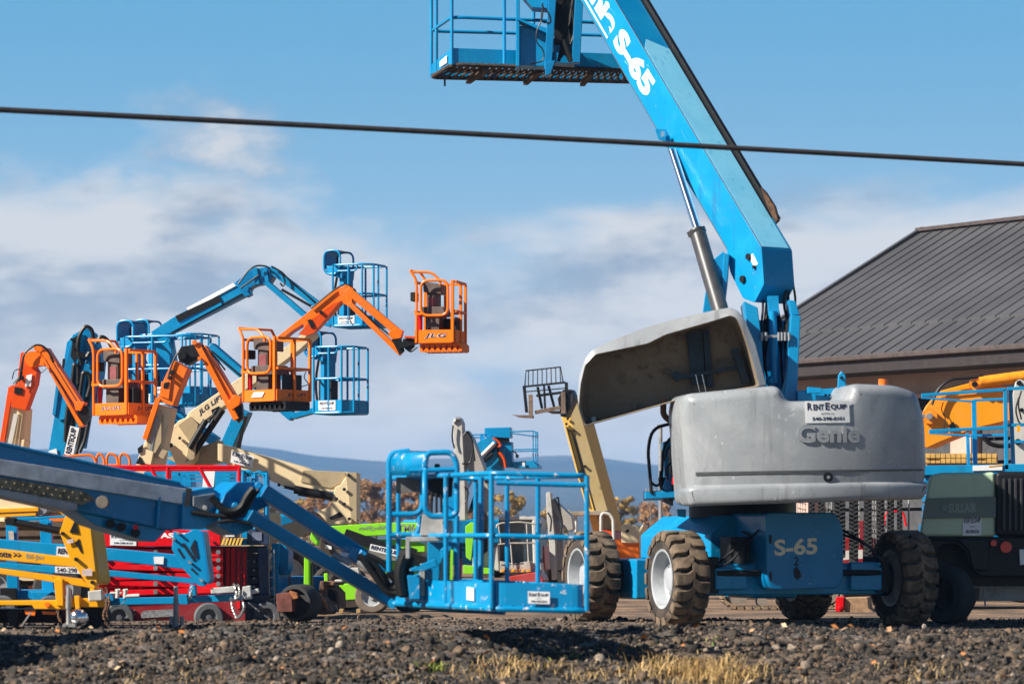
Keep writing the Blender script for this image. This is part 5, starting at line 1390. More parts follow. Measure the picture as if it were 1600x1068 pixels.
for i in range(6):
    y = 862 + i * 12.4
    for x in (152, 243, 341): m.cyl(P(x, y, RD - .03), P(x, y, RD) + V((-.1, 1.2, 0)), .028, 10)
m.build('pins', STEEL, rs_)
m = MB(); m.poly([(146, 854), (349, 854), (349, 936), (146, 936)], RD + .55, (0, .3, 0)); m.build('scissor_backing', RED_D, rs_)  # dark sheet added behind the arms as deep shade between them
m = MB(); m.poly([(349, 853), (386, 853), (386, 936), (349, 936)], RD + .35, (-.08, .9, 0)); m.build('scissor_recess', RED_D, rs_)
m = MB()
for y0, y1 in ((862, 893), (893, 915)): m.pipe([(373, y0), (382, y0), (382, y1), (373, y1)], RD + .2, 1.2, 6, closed=True)
for x in (356, 364): m.bar((x, 855), (x, 932), 5, RD + .3, (0, .04, 0))
m.build('ladder', RED, rs_)
m = MB(); m.poly([(152, 940), (166, 936), (380, 936), (384, 944), (384, 972), (350, 974), (150, 974)], RD - .05, (-.13, 1.6, 0)); bs = m.build('base', RED_D, rs_, bevel=.012)
m = MB(); m.poly([(176, 968), (212, 968), (212, 973), (176, 973)], RD - .09, (0, .03, 0)); m.poly([(370, 936), (375, 936), (375, 950), (370, 950)], RD - .09, (0, .03, 0)); m.build('bright_strip', RED, bs)
m = MB(); m.poly([(220, 957), (226, 953), (272, 951), (273, 962), (221, 965)], RD - .075, (0, .012, 0)); m.poly([(226, 954), (272, 952), (272, 953), (226, 955)], RD - .08, (0, .012, 0)); dp = m.build('data_plate', plain('scratched_plate', (.24, .24, .25, 1), .5, .3, .5, 40), bs)
m = MB()
for q in ((206, 953), (210, 953), (206, 959), (210, 959)): m.bolt(q, RD - .06, 1.2, .015)
m.build('rivets', STEEL, bs)
for x in (326, 186): small_wheel(rs_, P(x, 964, RD - .1), V((.16, -1, 0)), .175, .12, RUBBER_G, RUBBER_G)
for x in (379, 300): small_wheel(rs_, V((P(x, 964, RD).x - .13, RD + 1.4, .175)), V((-.16, 1, 0)), .175, .12, RUBBER_G, RUBBER_G)
def scissor_rail(root, plan, z0, z1, mat, r=.02, mids=(.5,), nposts=2, diag=False, name='guardrail'):
    m = MB(); plan = [V(p) for p in plan]
    for z in [z1] + [z0 + (z1 - z0) * k for k in mids]: m.tube([V((p.x, p.y, z)) for p in plan + plan[:1]][:-1], r, 8, closed=True)
    n = len(plan)
    for i in range(n):
        a, b = plan[i], plan[(i + 1) % n]
        for k in range(nposts):
            p = a.lerp(b, k / nposts); m.cyl((p.x, p.y, z0), (p.x, p.y, z1), r, 8)
    if diag:
        a, b = plan[0], plan[1]
        for k in (.38, .72):
            p, q = a.lerp(b, k), a.lerp(b, k + .22); m.cyl((p.x, p.y, z1), (q.x, q.y, z0 + .05), r, 8)
    return m.build(name, mat, root)
q0, q1 = P(150, 838, RD), P(374, 838, RD); b_ = V((-.13, 1.45, 0))
scissor_rail(rs_, [q0, q1, q1 + b_, q0 + b_], P(0, 826, RD).z, P(0, 729, RD).z, RED, .021, (.55,), 2, True)

# dark navy scissor lift beside it
ds = thing('scissor_lift', 'dark navy scissor lift with blue rails and a ladder, next to the red lift', 'scissor lift', (-3.1, 39.3, 0))
DD = 38.6
m = MB(); m.poly([(386, 824), (420, 826), (420, 851), (386, 851)], DD, (-.1, 1.5, 0)); dk = m.build('platform', NAVY, ds, bevel=.01)
m = MB(); m.poly([(394, 831), (409, 831), (409, 844), (394, 844)], DD - .012, (0, .012, 0)); m.build('decal', plain('blue_grey_decal', (.16, .18, .26, 1)), dk)
m = MB()
for i in range(6): m.bar((386, 858 + i * 12), (418, 858 + i * 12), 10.5, DD + .1, (-.08, 1.2, 0))
m.build('scissor_arms', plain('charcoal_steel', (.025, .028, .036, 1), .55), ds, bevel=.006)
m = MB()
for i in range(5):
    m.bolt((397, 864 + i * 13), DD + .08, 1.6, .03)
m.build('pins', STEEL_G, ds)
m = MB(); m.poly([(384, 930), (422, 926), (424, 972), (384, 974)], DD - .05, (-.12, 1.6, 0)); m.build('base', plain('navy_base', (.018, .026, .042, 1), .5), ds, bevel=.02)
m = MB(); m.poly([(402, 854), (420, 854), (421, 968), (406, 970)], DD + .02, (-.05, .7, 0)); m.build('side_panel', NAVY, ds, bevel=.01)
m = MB(); m.bar((420, 858), (421, 966), 1.6, DD - .02, (0, .03, 0)); m.bar((428, 858), (429, 960), 1.6, DD - .02, (0, .03, 0))
for i in range(6): m.bar((420, 868 + i * 17), (429, 867 + i * 17), 1.6, DD - .02, (0, .03, 0))
m.build('ladder', STEEL_G, ds)
for x in (390, 416): small_wheel(ds, P(x, 962, DD - .1), V((.14, -1, 0)), .17, .12, RUBBER_G, RUBBER_G)
for x in (390, 416): small_wheel(ds, P(x, 962, DD - .1) + V((-.12, 1.6, 0)), V((-.14, 1, 0)), .17, .12, RUBBER_G, RUBBER_G)
q0, q1 = P(380, 838, DD), P(417, 838, DD); b_ = V((-.1, 1.5, 0))
scissor_rail(ds, [q0, q1, q1 + b_, q0 + b_], P(0, 826, DD).z, P(0, 738, DD).z, BLUE, .02, (.45, .75), 2)
m = MB()
for x0 in (378, 395): m.pipe([(x0, 826), (x0, 745), (x0 + 6, 737), (x0 + 14, 737), (x0 + 19, 746), (x0 + 19, 826)], DD + .5, 2.2, 8, .08)
m.build('folding_rail', BLUE, ds)
# blue upright with hook behind it
bu = thing('boom_lift', 'bright blue folded boom end with curved hook right of the navy scissor lift', 'boom lift', (-3.0, 44, 0))
m = MB(); m.poly([(424, 848), (435, 848), (435, 930), (424, 930)], 43.5, (.1, .5, 0)); m.poly([(437, 846), (446, 850), (451, 862), (450, 890), (444, 898), (437, 896)], 43.6, (.05, .25, 0)); m.build('boom', BLUE, bu, bevel=.01)
m = MB(); m.bolt((443, 890), 43.55, 4.5, .04); m.bolt((442, 884), 43.55, 2, .05); m.build('pin', BLUE_D, bu)
m = MB(); m.poly([(428, 850), (441, 850), (440, 930), (430, 935)], 43.9, (.1, .4, 0)); m.build('counterplate', plain('grey_pink_plate', (.22, .15, .14, 1)), bu)
lift_base(bu, (-3.0, 44.6, 0), .2, BLUE, .9, 1.6, .3, False)
# orange scissor lift rails, yellow and tan machines behind
os_ = thing('scissor_lift', 'orange scissor lift with rounded rail loops above the dark blue boom', 'scissor lift', (-6.6, 46, 0))
OD = 46
m = MB(); m.pipe([(60, 716), (96, 713), (140, 710), (147, 714), (150, 722), (150, 800)], OD, 2.0, 8, .1)
for x0, x1 in ((150, 163), (166, 184), (186, 203)): m.pipe([(x0, 800), (x0 + 1, 714), (x0 + 4, 708), (x1 - 4, 710), (x1, 718), (x1 + 1, 800)], OD + .02 * x0 / 150, 2.0, 8, .08)
m.pipe([(60, 726), (140, 724), (203, 728)], OD + .5, 1.8, 6)
for x in (80, 115): m.pipe([(x, 714), (x, 800)], OD, 1.8, 6)
m.build('guardrail', ORANGE, os_)
m = MB(); m.poly([(55, 798), (206, 798), (206, 822), (55, 822)], OD - .05, (.1, 1.4, 0)); m.build('platform', ORANGE, os_, bevel=.01)
m = MB()
for i in range(6): m.bar((60, 828 + i * 12), (200, 828 + i * 12), 10, OD, (.1, 1.2, 0))
m.build('scissor_arms', ORANGE_D, os_, each='scissor_arm')
m = MB(); m.poly([(55, 900), (206, 900), (206, 935), (55, 935)], OD - .05, (.1, 1.5, 0)); m.build('base', ORANGE, os_, bevel=.02)
for x in (75, 185): small_wheel(os_, V((P(x, 900, OD).x, OD - .1, .19)), V((0, -1, 0)), .19, .14, RUBBER_G, RUBBER_G); small_wheel(os_, V((P(x, 900, OD).x, OD + 1.5, .19)), V((0, 1, 0)), .19, .14, RUBBER_G, RUBBER_G)
ts = thing('scissor_lift', 'tan and yellow rough terrain scissor lift behind the yellow towable lift', 'scissor lift', (-6.8, 41.5, 0))
TD = 41
m = MB(); m.poly([(-160, 781), (40, 779), (70, 786), (64, 800), (40, 806), (-160, 800)], TD - .3, (.1, 1.6, 0)); m.build('platform', CREAM, ts, bevel=.02)
m = MB(); m.bar((-160, 804), (60, 795), 6, TD - .36, (0, .1, 0)); m.bar((-160, 812), (56, 803), 4, TD - .36, (0, .1, 0)); m.poly([(88, 795), (120, 798), (120, 806), (90, 808)], TD, (0, .2, 0)); m.build('yellow_rail', YELLOW, ts, bevel=.004)
m = MB(); m.poly([(58, 790), (74, 788), (74, 800), (64, 806), (58, 804)], TD - .33, (0, .4, 0)); m.build('bumper', STEEL_G, ts, bevel=.01)
m = MB()
for i in range(7): m.bar((-160, 820 + i * 14), (120, 818 + i * 14), 9, TD, (.05, .1, 0))
m.build('scissor_arms', CREAM, ts, bevel=.006, each='scissor_arm')
m = MB(); m.poly([(-160, 815), (122, 815), (122, 930), (-160, 930)], TD + .25, (.1, 1.1, 0)); m.build('scissor_backing', TAN, ts)
m = MB(); m.poly([(-160, 912), (120, 915), (120, 950), (-160, 950)], TD - .1, (.1, 1.6, 0)); m.build('base', plain('dark_machine_base', (.03, .03, .033, 1)), ts, bevel=.02)
m = MB(); m.poly([(44, 915), (65, 915), (65, 922), (44, 922)], TD - .14, (0, .05, 0)); m.build('orange_panel', ORANGE, ts)
for x in (-5, 96): small_wheel(ts, V((P(x, 900, TD).x, TD - .2, .33)), V((0, -1, 0)), .33, .25, TYRE_B, STEEL_G); small_wheel(ts, V((P(x, 900, TD).x, TD + 1.6, .33)), V((0, 1, 0)), .33, .25, TYRE_B, STEEL_G)
bs2 = thing('scissor_lift', 'small blue scissor lift with square posts behind the yellow arms', 'scissor lift', (-5.7, 37.6, 0))
BD2 = 37.2
m = MB()
m.poly([(9, 816), (26, 816), (28, 940), (11, 940)], BD2, (0, .12, 0)); m.poly([(62, 812), (80, 812), (84, 930), (66, 930)], BD2 + .9, (0, .12, 0)); m.bar((22, 811), (104, 806), 4, BD2 + .3, (0, .06, 0)); m.poly([(74, 812), (81, 812), (81, 826), (74, 826)], BD2 + .4, (0, .1, 0)); m.bar((20, 811), (76, 812), 4, BD2 + .9, (0, .06, 0))
m.build('guardrail', BLUE, bs2, bevel=.006)
m = MB(); m.poly([(13, 829), (21, 829), (22, 843), (14, 843)], BD2 - .02, (0, .01, 0)); m.build('decal', plain('beige_decal', (.5, .42, .36, 1)), bs2)
m = MB(); m.poly([(0, 922), (88, 922), (88, 940), (0, 940)], BD2 + .06, (.05, 1.0, 0)); m.poly([(48, 924), (82, 924), (64, 938), (52, 938)], BD2 - .02, (0, .2, 0)); m.build('platform', BLUE, bs2, bevel=.01)
m = MB(); m.poly([(0, 918), (25, 918), (27, 938), (0, 938)], BD2 - .05, (0, .4, 0)); m.poly([(-4, 948), (90, 948), (90, 968), (-4, 968)], BD2, (.05, 1.0, 0)); m.build('base', BLACK, bs2, bevel=.01)
for x in (6, 80): small_wheel(bs2, V((P(x, 900, BD2).x, BD2 - .05, .16)), V((0, -1, 0)), .16, .1, RUBBER_G, RUBBER_G); small_wheel(bs2, V((P(x, 900, BD2).x, BD2 + 1.0, .16)), V((0, 1, 0)), .16, .1, RUBBER_G, RUBBER_G)

# rusty roller and buckets
rl = thing('roller_drum', 'black rimmed roller drum with rusty brown box beside the navy lift', 'roller', P(452, 972, 37.3) * 1)
m = MB(); ctr = P(462, 945, 37.3); ctr.z = .225
m.lathe([(.17, -.05), (.2, -.05), (.22, 0), (.22, .28), (.2, .33), (.2, .33)], ctr, (.3, .95, 0), 32); m.lathe([(.18, .02), (.001, .02)], ctr, (.3, .95, 0), 24); m.build('drum', TYRE_B, rl)
m = MB(); m.poly([(431, 927), (456, 924), (457, 955), (433, 956)], 37.1, (.05, .3, 0)); m.build('scraper_box', plain('dark_red_brown_steel', (.16, .05, .035, 1), .7, 0, .4, 12), rl, bevel=.008)
m = MB(); m.poly([(452, 922), (464, 926), (466, 934), (458, 936)], 37.05, (0, .15, 0)); m.build('orange_edge', RUST_O, rl, bevel=.01)
bk1 = thing('digger_bucket', 'upright rusty grey digger bucket with open mouth in front of the green lift', 'bucket', P(512, 951, 41))
m = MB()
BDk = 40.6
m.poly([(500, 907), (508, 908), (512, 950), (505, 950), (496, 940)], BDk, (.10, .5, 0)); m.poly([(508, 908), (522, 909), (522, 914), (509, 914)], BDk, (.1, .5, 0)); m.poly([(510, 915), (520, 917), (528, 926), (529, 950), (512, 951)], BDk + .06, (.08, .35, 0)); m.build('shell', RUST, bk1, bevel=.01)
m = MB()
for i in range(3): m.poly([(513 + i * 5, 944), (516 + i * 5, 944), (517 + i * 5, 952), (513 + i * 5, 953)], BDk - .05, (0, .1, 0))
m.build('teeth', STEEL_G, bk1)
m = MB(); m.poly([(513, 920), (519, 921), (525, 929), (525, 938), (513, 938)], BDk + .05, (0, .01, 0)); m.build('bucket_mouth', BLACK, bk1)
bk2 = thing('digger_bucket', 'low rust orange bucket blade lying on the ground left of the upright bucket', 'bucket', P(485, 962, 40))
m = MB(); m.poly([(468, 924), (474, 926), (494, 950), (480, 958), (470, 958)], 39.9, (.15, .5, 0)); m.poly([(484, 930), (494, 929), (505, 940), (512, 955), (508, 960), (476, 958), (490, 948)], 39.8, (.1, .4, 0)); m.build('shell', RUST, bk2, bevel=.012)
m = MB(); m.poly([(474, 927), (478, 930), (489, 950), (470, 964), (472, 946)], 39.75, (.03, .06, 0)); m.poly([(500, 930), (506, 936), (510, 950), (506, 948)], 39.75, (.02, .05, 0)); m.build('worn_edge', RUST_O, bk2)
# ---------------------------------------------------------------- lifts raised in the middle distance
def px_basis(px, py, D, deg):
    """frame whose origin sits at that pixel and distance, x axis turned deg so the front looks to the left and the right side shows"""
    return frame(P(px, py, D), (math.cos(R(deg)), -math.sin(R(deg)), 0))
def mast_lift(label, D, mast, sleeve, tip, jib, basket_args, base_x, group='orange mast lifts', heading=.5):
    pass
OB = (.04, .16, 0)
# leftmost orange and cream mast lift
m1 = thing('mast_lift', 'leftmost orange mast lift, its basket in front of the folded blue boom', 'mast lift', (-7.9, 48, 0))
D = 48.0
lift_base(m1, (-7.9, 48.4, 0), .3, CREAM, 1.0, 2.0, .35)
m = MB(); m.bar((23, 690), (29, 636), 30, D, (.05, .26, 0), 26); m.bar((8, 770), (24, 684), 34, D - .02, (.05, .28, 0), 30); m.poly([(0, 850), (-20, 850), (-6, 690), (30, 690)], D + .05, (.05, .3, 0)); m.build('mast', CREAM, m1, bevel=.01)
m = MB(); m.bar((14, 698), (25, 646), 7, D - .03, (0, .03, 0)); m.build('white_panel', WHITE, m1)
m = MB(); m.bar((22, 700), (30, 646), 1.4, D - .035, (0, .03, 0)); m.bar((28, 700), (35, 646), 1.4, D - .035, (0, .03, 0)); m.build('mast_groove', TAN, m1)
m = MB(); m.bar((-8, 760), (17, 604), 8, D - .05, (0, .1, 0)); m.poly([(16, 602), (26, 600), (58, 580), (55, 600), (40, 641), (18, 636)], D - .08, OB); m.poly([(32, 551), (38, 549), (44, 556), (57, 580), (52, 592), (26, 600)], D - .06, (.04, .2, 0)); m.build('sleeve', ORANGE_D, m1, bevel=.008)
m = MB(); m.poly([(37, 556), (46, 548), (64, 549), (65, 570), (48, 574), (40, 568)], D - .12, (.02, .22, 0)); m.poly([(52, 541), (66, 540), (70, 572), (63, 571), (62, 550), (53, 547)], D - .14, (.02, .2, 0)); m.build('knuckle', ORANGE, m1, bevel=.01)
m = MB(); m.poly([(41, 586), (50, 584), (48, 603), (39, 604)], D - .1, (0, .012, 0)); m.build('sign', SIGN, m1)
m = MB(); m.bar((68, 546), (125, 636), 12, D - .16, (.03, .2, 0)); m.poly([(62, 552), (70, 560), (118, 645), (131, 664), (124, 667), (72, 572)], D - .18, (.03, .16, 0)); m.poly([(116, 632), (124, 626), (132, 628), (126, 641), (118, 641)], D - .2, (.03, .2, 0)); m.build('jib', ORANGE, m1, bevel=.006)
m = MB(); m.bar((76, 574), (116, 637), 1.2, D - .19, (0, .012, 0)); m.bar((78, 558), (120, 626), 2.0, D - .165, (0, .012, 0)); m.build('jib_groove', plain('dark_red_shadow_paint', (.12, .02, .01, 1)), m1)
m = MB()
hosepx(m, [(30, 596), (34, 570), (38, 550), (56, 538), (68, 540), (78, 552), (84, 566)], D - .2, 1.8, .2); hosepx(m, [(20, 600), (26, 592), (36, 584), (32, 576), (22, 578), (19, 592)], D - .2, .9, .1); hosepx(m, [(58, 578), (64, 583), (74, 574)], D - .2, .8, .1); hosepx(m, [(24, 600), (34, 582), (36, 560)], D - .2, 1.6, .1)
m.poly([(126, 632), (136, 634), (140, 640), (140, 652), (132, 664), (124, 652)], D - .15, (0, .2, 0)); m.poly([(23, 604), (35, 606), (34, 616), (22, 614)], D - .1, (0, .05, 0)); m.bolt((34, 590), D - .1, 4)
m.build('hoses', HOSE, m1)
B1 = px_basis(144, 648, D - .3, 34)
mast_basket(m1, B1, .72, .6, 1.0, .17, ORANGE, 'JLG LIFT', 'JLG LIFT')
# second orange and cream mast lift
m2 = thing('mast_lift', 'orange mast lift right of the blue baskets, its basket ribbed in black below', 'mast lift', (-5.9, 47, 0))
D = 47.0
lift_base(m2, (-5.9, 47.5, 0), .3, CREAM, 1.0, 2.0, .35)
m = MB(); m.bar((232, 728), (258, 634), 36, D, (.05, .26, 0), 24); m.bar((200, 850), (234, 716), 40, D + .03, (.05, .26, 0), 36); m.poly([(214, 722), (222, 698), (240, 706), (236, 726)], D - .1, (.03, .2, 0)); m.build('mast', CREAM, m2, bevel=.01)
m = MB(); m.poly([(236, 640), (252, 640), (252, 690), (240, 712), (228, 706)], D - .05, (0, .05, 0)); m.poly([(244, 648), (256, 648), (250, 700), (262, 704), (255, 716), (240, 714)], D - .03, (0, .05, 0)); m.build('mast_side', TAN, m2)
m = MB(); m.bar((234, 710), (246, 650), 4, D - .06, (0, .02, 0)); m.build('cable_strip', STEEL_G, m2)
m = MB(); m.bar((226, 686), (247, 622), 8, D - .1, (0, .08, 0)); m.poly([(246, 622), (256, 592), (270, 562), (293, 576), (278, 612), (270, 634), (250, 628)], D - .08, (.05, .26, 0)); m.poly([(252, 596), (268, 592), (264, 624), (250, 618)], D - .11, (0, .04, 0)); m.build('sleeve', ORANGE, m2, bevel=.008)
m = MB(); m.poly([(277, 552), (283, 541), (308, 538), (309, 560), (292, 570), (280, 565)], D - .12, (.02, .25, 0)); m.bolt((285, 555), D - .14, 7, .05, 0, 16); m.bolt((269, 582), D - .1, 4, .06); m.bolt((266, 590), D - .1, 3, .06); m.poly([(256, 598), (264, 596), (262, 606), (255, 606)], D - .12, (0, .03, 0)); m.poly([(299, 540), (310, 538), (310, 558), (300, 558)], D - .16, (0, .2, 0)); m.build('knuckle', BLACK, m2, bevel=.006)
m = MB(); m.bar((307, 536), (369, 655), 9, D - .2, (.03, .16, 0)); m.bar((316, 542), (366, 626), 11, D - .16, (.03, .18, 0)); m.poly([(356, 628), (366, 616), (376, 620), (374, 632), (362, 640)], D - .22, (.03, .18, 0)); m.bolt((304, 535), D - .2, 4, .03); m.bolt((312, 560), D - .22, 3, .03); m.build('jib', ORANGE, m2, bevel=.006)
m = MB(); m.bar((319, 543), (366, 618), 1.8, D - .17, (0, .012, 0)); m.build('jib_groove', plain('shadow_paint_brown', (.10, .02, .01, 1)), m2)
m = MB(); hosepx(m, [(262, 592), (268, 570), (278, 548), (296, 540), (314, 536), (326, 548), (340, 562), (352, 578)], D - .1, 1.5, .2); m.poly([(366, 622), (378, 630), (380, 652), (372, 660), (364, 644)], D - .15, (0, .25, 0)); m.poly([(215, 700), (223, 694), (222, 706), (216, 708)], D - .12, (0, .1, 0)); m.poly([(212, 724), (218, 712), (226, 726)], D - .12, (0, .1, 0)); m.build('hoses', HOSE, m2)
B2 = px_basis(378, 627, D - .35, 42)
mast_basket(m2, B2, .74, .66, .95, .16, ORANGE, None, 'JLG LIFT', BLACK)
bt2 = root_of(m2)
m = MB(); R3 = B2.to_3x3(); o = B2 @ V((.22, -.012, .055))
m.prism([o, o + R3 @ V((.22, 0, 0)), o + R3 @ V((.27, 0, .07)), o + R3 @ V((.05, 0, .07))], R3 @ V((0, -.006, 0))); m.build('decal', LETTER_W, m2)
# articulated cream and orange lift with the basket furthest right
m3 = thing('boom_lift', 'cream and orange articulated lift, its basket hanging alone on the right', 'boom lift', (-3.9, 50, 0))
D = 49.0
lift_base(m3, (-4.6, 50.6, 0), .2, CREAM, 1.5, 2.4, .42)
m = MB(); m.poly([(258, 690), (264, 672), (280, 656), (297, 650), (309, 663), (305, 690), (301, 718), (290, 730), (276, 728), (268, 710)], D - .06, (.06, .34, 0)); m.build('knuckle', CREAM, m3, bevel=.012)
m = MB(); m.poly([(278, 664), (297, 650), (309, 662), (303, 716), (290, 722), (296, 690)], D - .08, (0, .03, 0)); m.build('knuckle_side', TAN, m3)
m = MB(); m.bolt((267, 695), D - .1, 3.4, .03, 0, 14); m.bolt((281, 684), D - .1, 2.4); m.build('knuckle_pin', BLACK, m3)
m = MB(); m.poly([(288, 655), (296, 643), (448, 540), (486, 512), (492, 524), (470, 545), (388, 606), (310, 664)], D, (.06, .22, 0)); cm = m.build('cream_boom', CREAM, m3, bevel=.01)
cpl = FP(D + .002)
textpx('JLG LIFT', cm, cpl, (313, 650), (352, 622), (308, 642), INK, bold=.03, shear=.2)
m = MB(); m.poly([(430, 528), (488, 482), (528, 449), (545, 446), (549, 456), (534, 470), (488, 520), (476, 521), (474, 506), (455, 518), (436, 534)], D - .05, (.05, .2, 0)); om = m.build('orange_boom', ORANGE, m3, bevel=.008)
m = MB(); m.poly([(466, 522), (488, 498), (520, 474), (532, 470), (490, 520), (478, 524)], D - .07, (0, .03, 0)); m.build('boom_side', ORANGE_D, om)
m = MB(); m.bolt((502, 488), D - .08, 3, .04); m.poly([(480, 500), (486, 498), (492, 510), (486, 512)], D - .09, (0, .03, 0)); hosepx(m, [(486, 482), (520, 454), (536, 444), (548, 446), (556, 456)], D - .08, 1.5, .15); m.build('fittings', BLACK, om)
m = MB(); m.poly([(528, 452), (540, 444), (552, 450), (556, 466), (548, 480), (536, 474)], D - .1, (.03, .2, 0)); m.build('knuckle_top', ORANGE, m3, bevel=.008)
m = MB(); m.bar((542, 452), (620, 518), 12, D - .14, (.02, .14, 0)); m.bar((546, 474), (626, 552), 8, D - .15, (.02, .12, 0)); m.poly([(606, 520), (620, 511), (629, 516), (626, 528), (612, 530)], D - .17, (.02, .16, 0)); m.bar((545, 456), (547, 478), 8, D - .13, (0, .12, 0)); m.build('jib', ORANGE, m3, bevel=.005)
m = MB(); m.bar((556, 478), (612, 526), 2.6, D - .1, (0, .08, 0)); hosepx(m, [(548, 478), (546, 500), (552, 508)], D - .1, 1.0, .1); m.poly([(612, 530), (626, 524), (632, 548), (624, 554)], D - .16, (0, .16, 0)); m.poly([(629, 530), (644, 526), (648, 540), (640, 548), (632, 544)], D - .2, (0, .2, 0)); hosepx(m, [(636, 546), (642, 550), (652, 542)], D - .2, 1.4, .1); m.build('hoses', HOSE, m3)
m = MB(); m.bar((622, 540), (656, 531), 9, D - .22, (0, .12, 0)); m.build('rotator', HOSE, m3)
m = MB(); m.bar((632, 526), (652, 527), 3, D - .26, (0, .08, 0)); m.build('basket_bracket', ORANGE_D, m3)
B3 = px_basis(648, 535, D - .3, 14)
mast_basket(m3, B3, .64, .60, .97, .19, ORANGE, 'JLG')
m = MB(); m.poly([(340, 692), (474, 729), (482, 734), (544, 737), (546, 760), (520, 768), (446, 762), (436, 756), (340, 719)], D - .02, (.06, .3, 0)); la = m.build('lower_arm', CREAM, m3, bevel=.012)
m = MB(); m.poly([(474, 734), (540, 737), (536, 752), (516, 762), (470, 752)], D - .04, (0, .03, 0)); m.build('shaded_web', TAN, la)  # shaded part of the cream arm, drawn as a darker tan plate
rent_sign(m3, FP(D - .043), (360, 722), (395, 731), (362, 703), parent=la)
m = MB(); m.poly([(260, 715), (342, 688), (344, 722), (300, 736)], D + .3, (.05, .25, 0)); m.build('riser_arm', TAN, m3)
m = MB(); m.poly([(524, 760), (532, 757), (544, 738), (556, 738), (556, 812), (546, 818), (514, 819), (500, 804), (494, 800), (516, 790)], D - .08, (.06, .3, 0)); kp = m.build('knuckle_plate', CREAM, m3, bevel=.012)
m = MB(); m.poly([(540, 738), (557, 737), (557, 816), (549, 812)], D - .1, (0, .35, 0)); m.build('edge_plate', TAN, kp)
m = MB(); m.poly([(514, 808), (531, 799), (537, 806), (518, 812)], D - .1, (0, .02, 0))
for q in ((545, 742), (538, 764), (526, 779), (538, 787), (546, 810), (420, 747), (436, 757)): m.bolt(q, D - .12, 2.6, .03)
m.build('pivot_pins', BLACK, kp)
m = MB(); m.rod((444, 760), (468, 766), D - .05, 2.4); m.rod((460, 764), (520, 776), D - .05, 6.5, 12); m.rod((466, 772), (492, 776), D - .08, 2); m.build('lift_cylinder', HOSE, m3)
m = MB(); m.poly([(500, 804), (514, 818), (470, 838), (444, 832), (400, 870), (390, 850), (442, 819)], D + .05, (.05, .25, 0)); m.build('folded_arm', TAN, m3, bevel=.01)
m = MB(); m.rod((348, 640), (300, 712), D - .1, 5, 12, 0, D + .1); m.rod((322, 656), (296, 700), D - .08, 5, 12); m.rod((338, 640), (326, 660), D - .08, 1.8); m.poly([(330, 640), (342, 634), (342, 646), (332, 648)], D - .05, (0, .1, 0)); m.build('cylinders', HOSE, m3)

# blue lifts ------------------------------------------------------
ga = thing('boom_lift', 'blue boom lift folded upright with black hoses and a vertical sign, left of the baskets', 'boom lift', (-7.2, 52, 0))
D = 51.0
lift_base(ga, (-7.2, 51.8, 0), .2, BLUE, 1.4, 2.3, .42)
m = MB(); m.poly([(74, 712), (104, 535), (114, 522), (128, 522), (124, 545), (100, 712)], D, (.05, .2, 0)); m.poly([(60, 850), (76, 700), (104, 700), (98, 850)], D + .02, (.05, .3, 0)); m.build('boom', BLUE, ga, bevel=.01)
m = MB(); m.poly([(82, 640), (112, 530), (124, 560), (96, 656), (84, 650)], D - .06, (.03, .12, 0)); m.poly([(112, 524), (132, 512), (144, 520), (158, 560), (150, 640), (120, 640), (126, 560)], D + .15, (.05, .3, 0)); m.poly([(108, 600), (136, 560), (150, 580), (130, 700), (112, 700)], D - .02, (.04, .15, 0)); m.build('folded_arm', BLUE_D, ga, bevel=.008)
m = MB()
for x0, y0, x1, y1 in ((116, 575, 98, 655), (134, 580, 118, 680), (90, 600, 84, 648), (104, 606, 94, 656)): m.bar((x0, y0), (x1, y1), 5, D - .1, (.02, .06, 0))
m.build('guide_bar', BLUE, ga, bevel=.004)
m = MB()
for pts in ([(128, 570), (120, 545), (124, 522), (134, 508), (144, 514), (146, 530)], [(150, 536), (158, 524), (168, 530), (176, 545), (182, 570)], [(122, 600), (122, 572), (116, 568), (112, 600), (104, 650), (102, 690)], [(136, 620), (142, 600), (140, 584), (130, 580), (124, 620), (120, 660)], [(118, 546), (126, 552), (134, 560), (140, 550)], [(128, 660), (124, 690), (118, 712)], [(140, 650), (132, 690), (124, 706)]): hosepx(m, pts, D - .12, 3.3, .25)
m.poly([(114, 528), (126, 520), (124, 548), (116, 566), (110, 556)], D - .07, (0, .05, 0)); m.poly([(104, 610), (112, 590), (104, 652), (98, 656)], D - .08, (0, .03, 0)); m.poly([(122, 596), (132, 578), (120, 672), (110, 690)], D - .08, (0, .03, 0)); m.poly([(136, 600), (144, 580), (138, 640), (126, 690)], D - .08, (0, .03, 0))
for q in ((112, 530), (115, 544), (130, 552), (136, 566), (142, 575)): m.bolt(q, D - .1, 2.2)
for (a_, b_) in (((100, 560), (92, 640)), ((124, 596), (106, 680)), ((142, 600), (126, 690))): m.bar(a_, b_, 4, D - .07, (0, .03, 0))
m.build('hoses', HOSE, ga)
s1 = rent_sign(ga, FP(D - .13), (114, 712), (124, 668), (100, 709), full=False)
m = MB(); m.poly([(76, 704), (88, 700), (90, 712), (76, 712)], D - .03, (0, .01, 0)); m.build('decal', SIGN, ga)
m = MB(); m.rod((40, 700), (41, 694), D, 1.6); m.build('antenna', BLACK, ga)

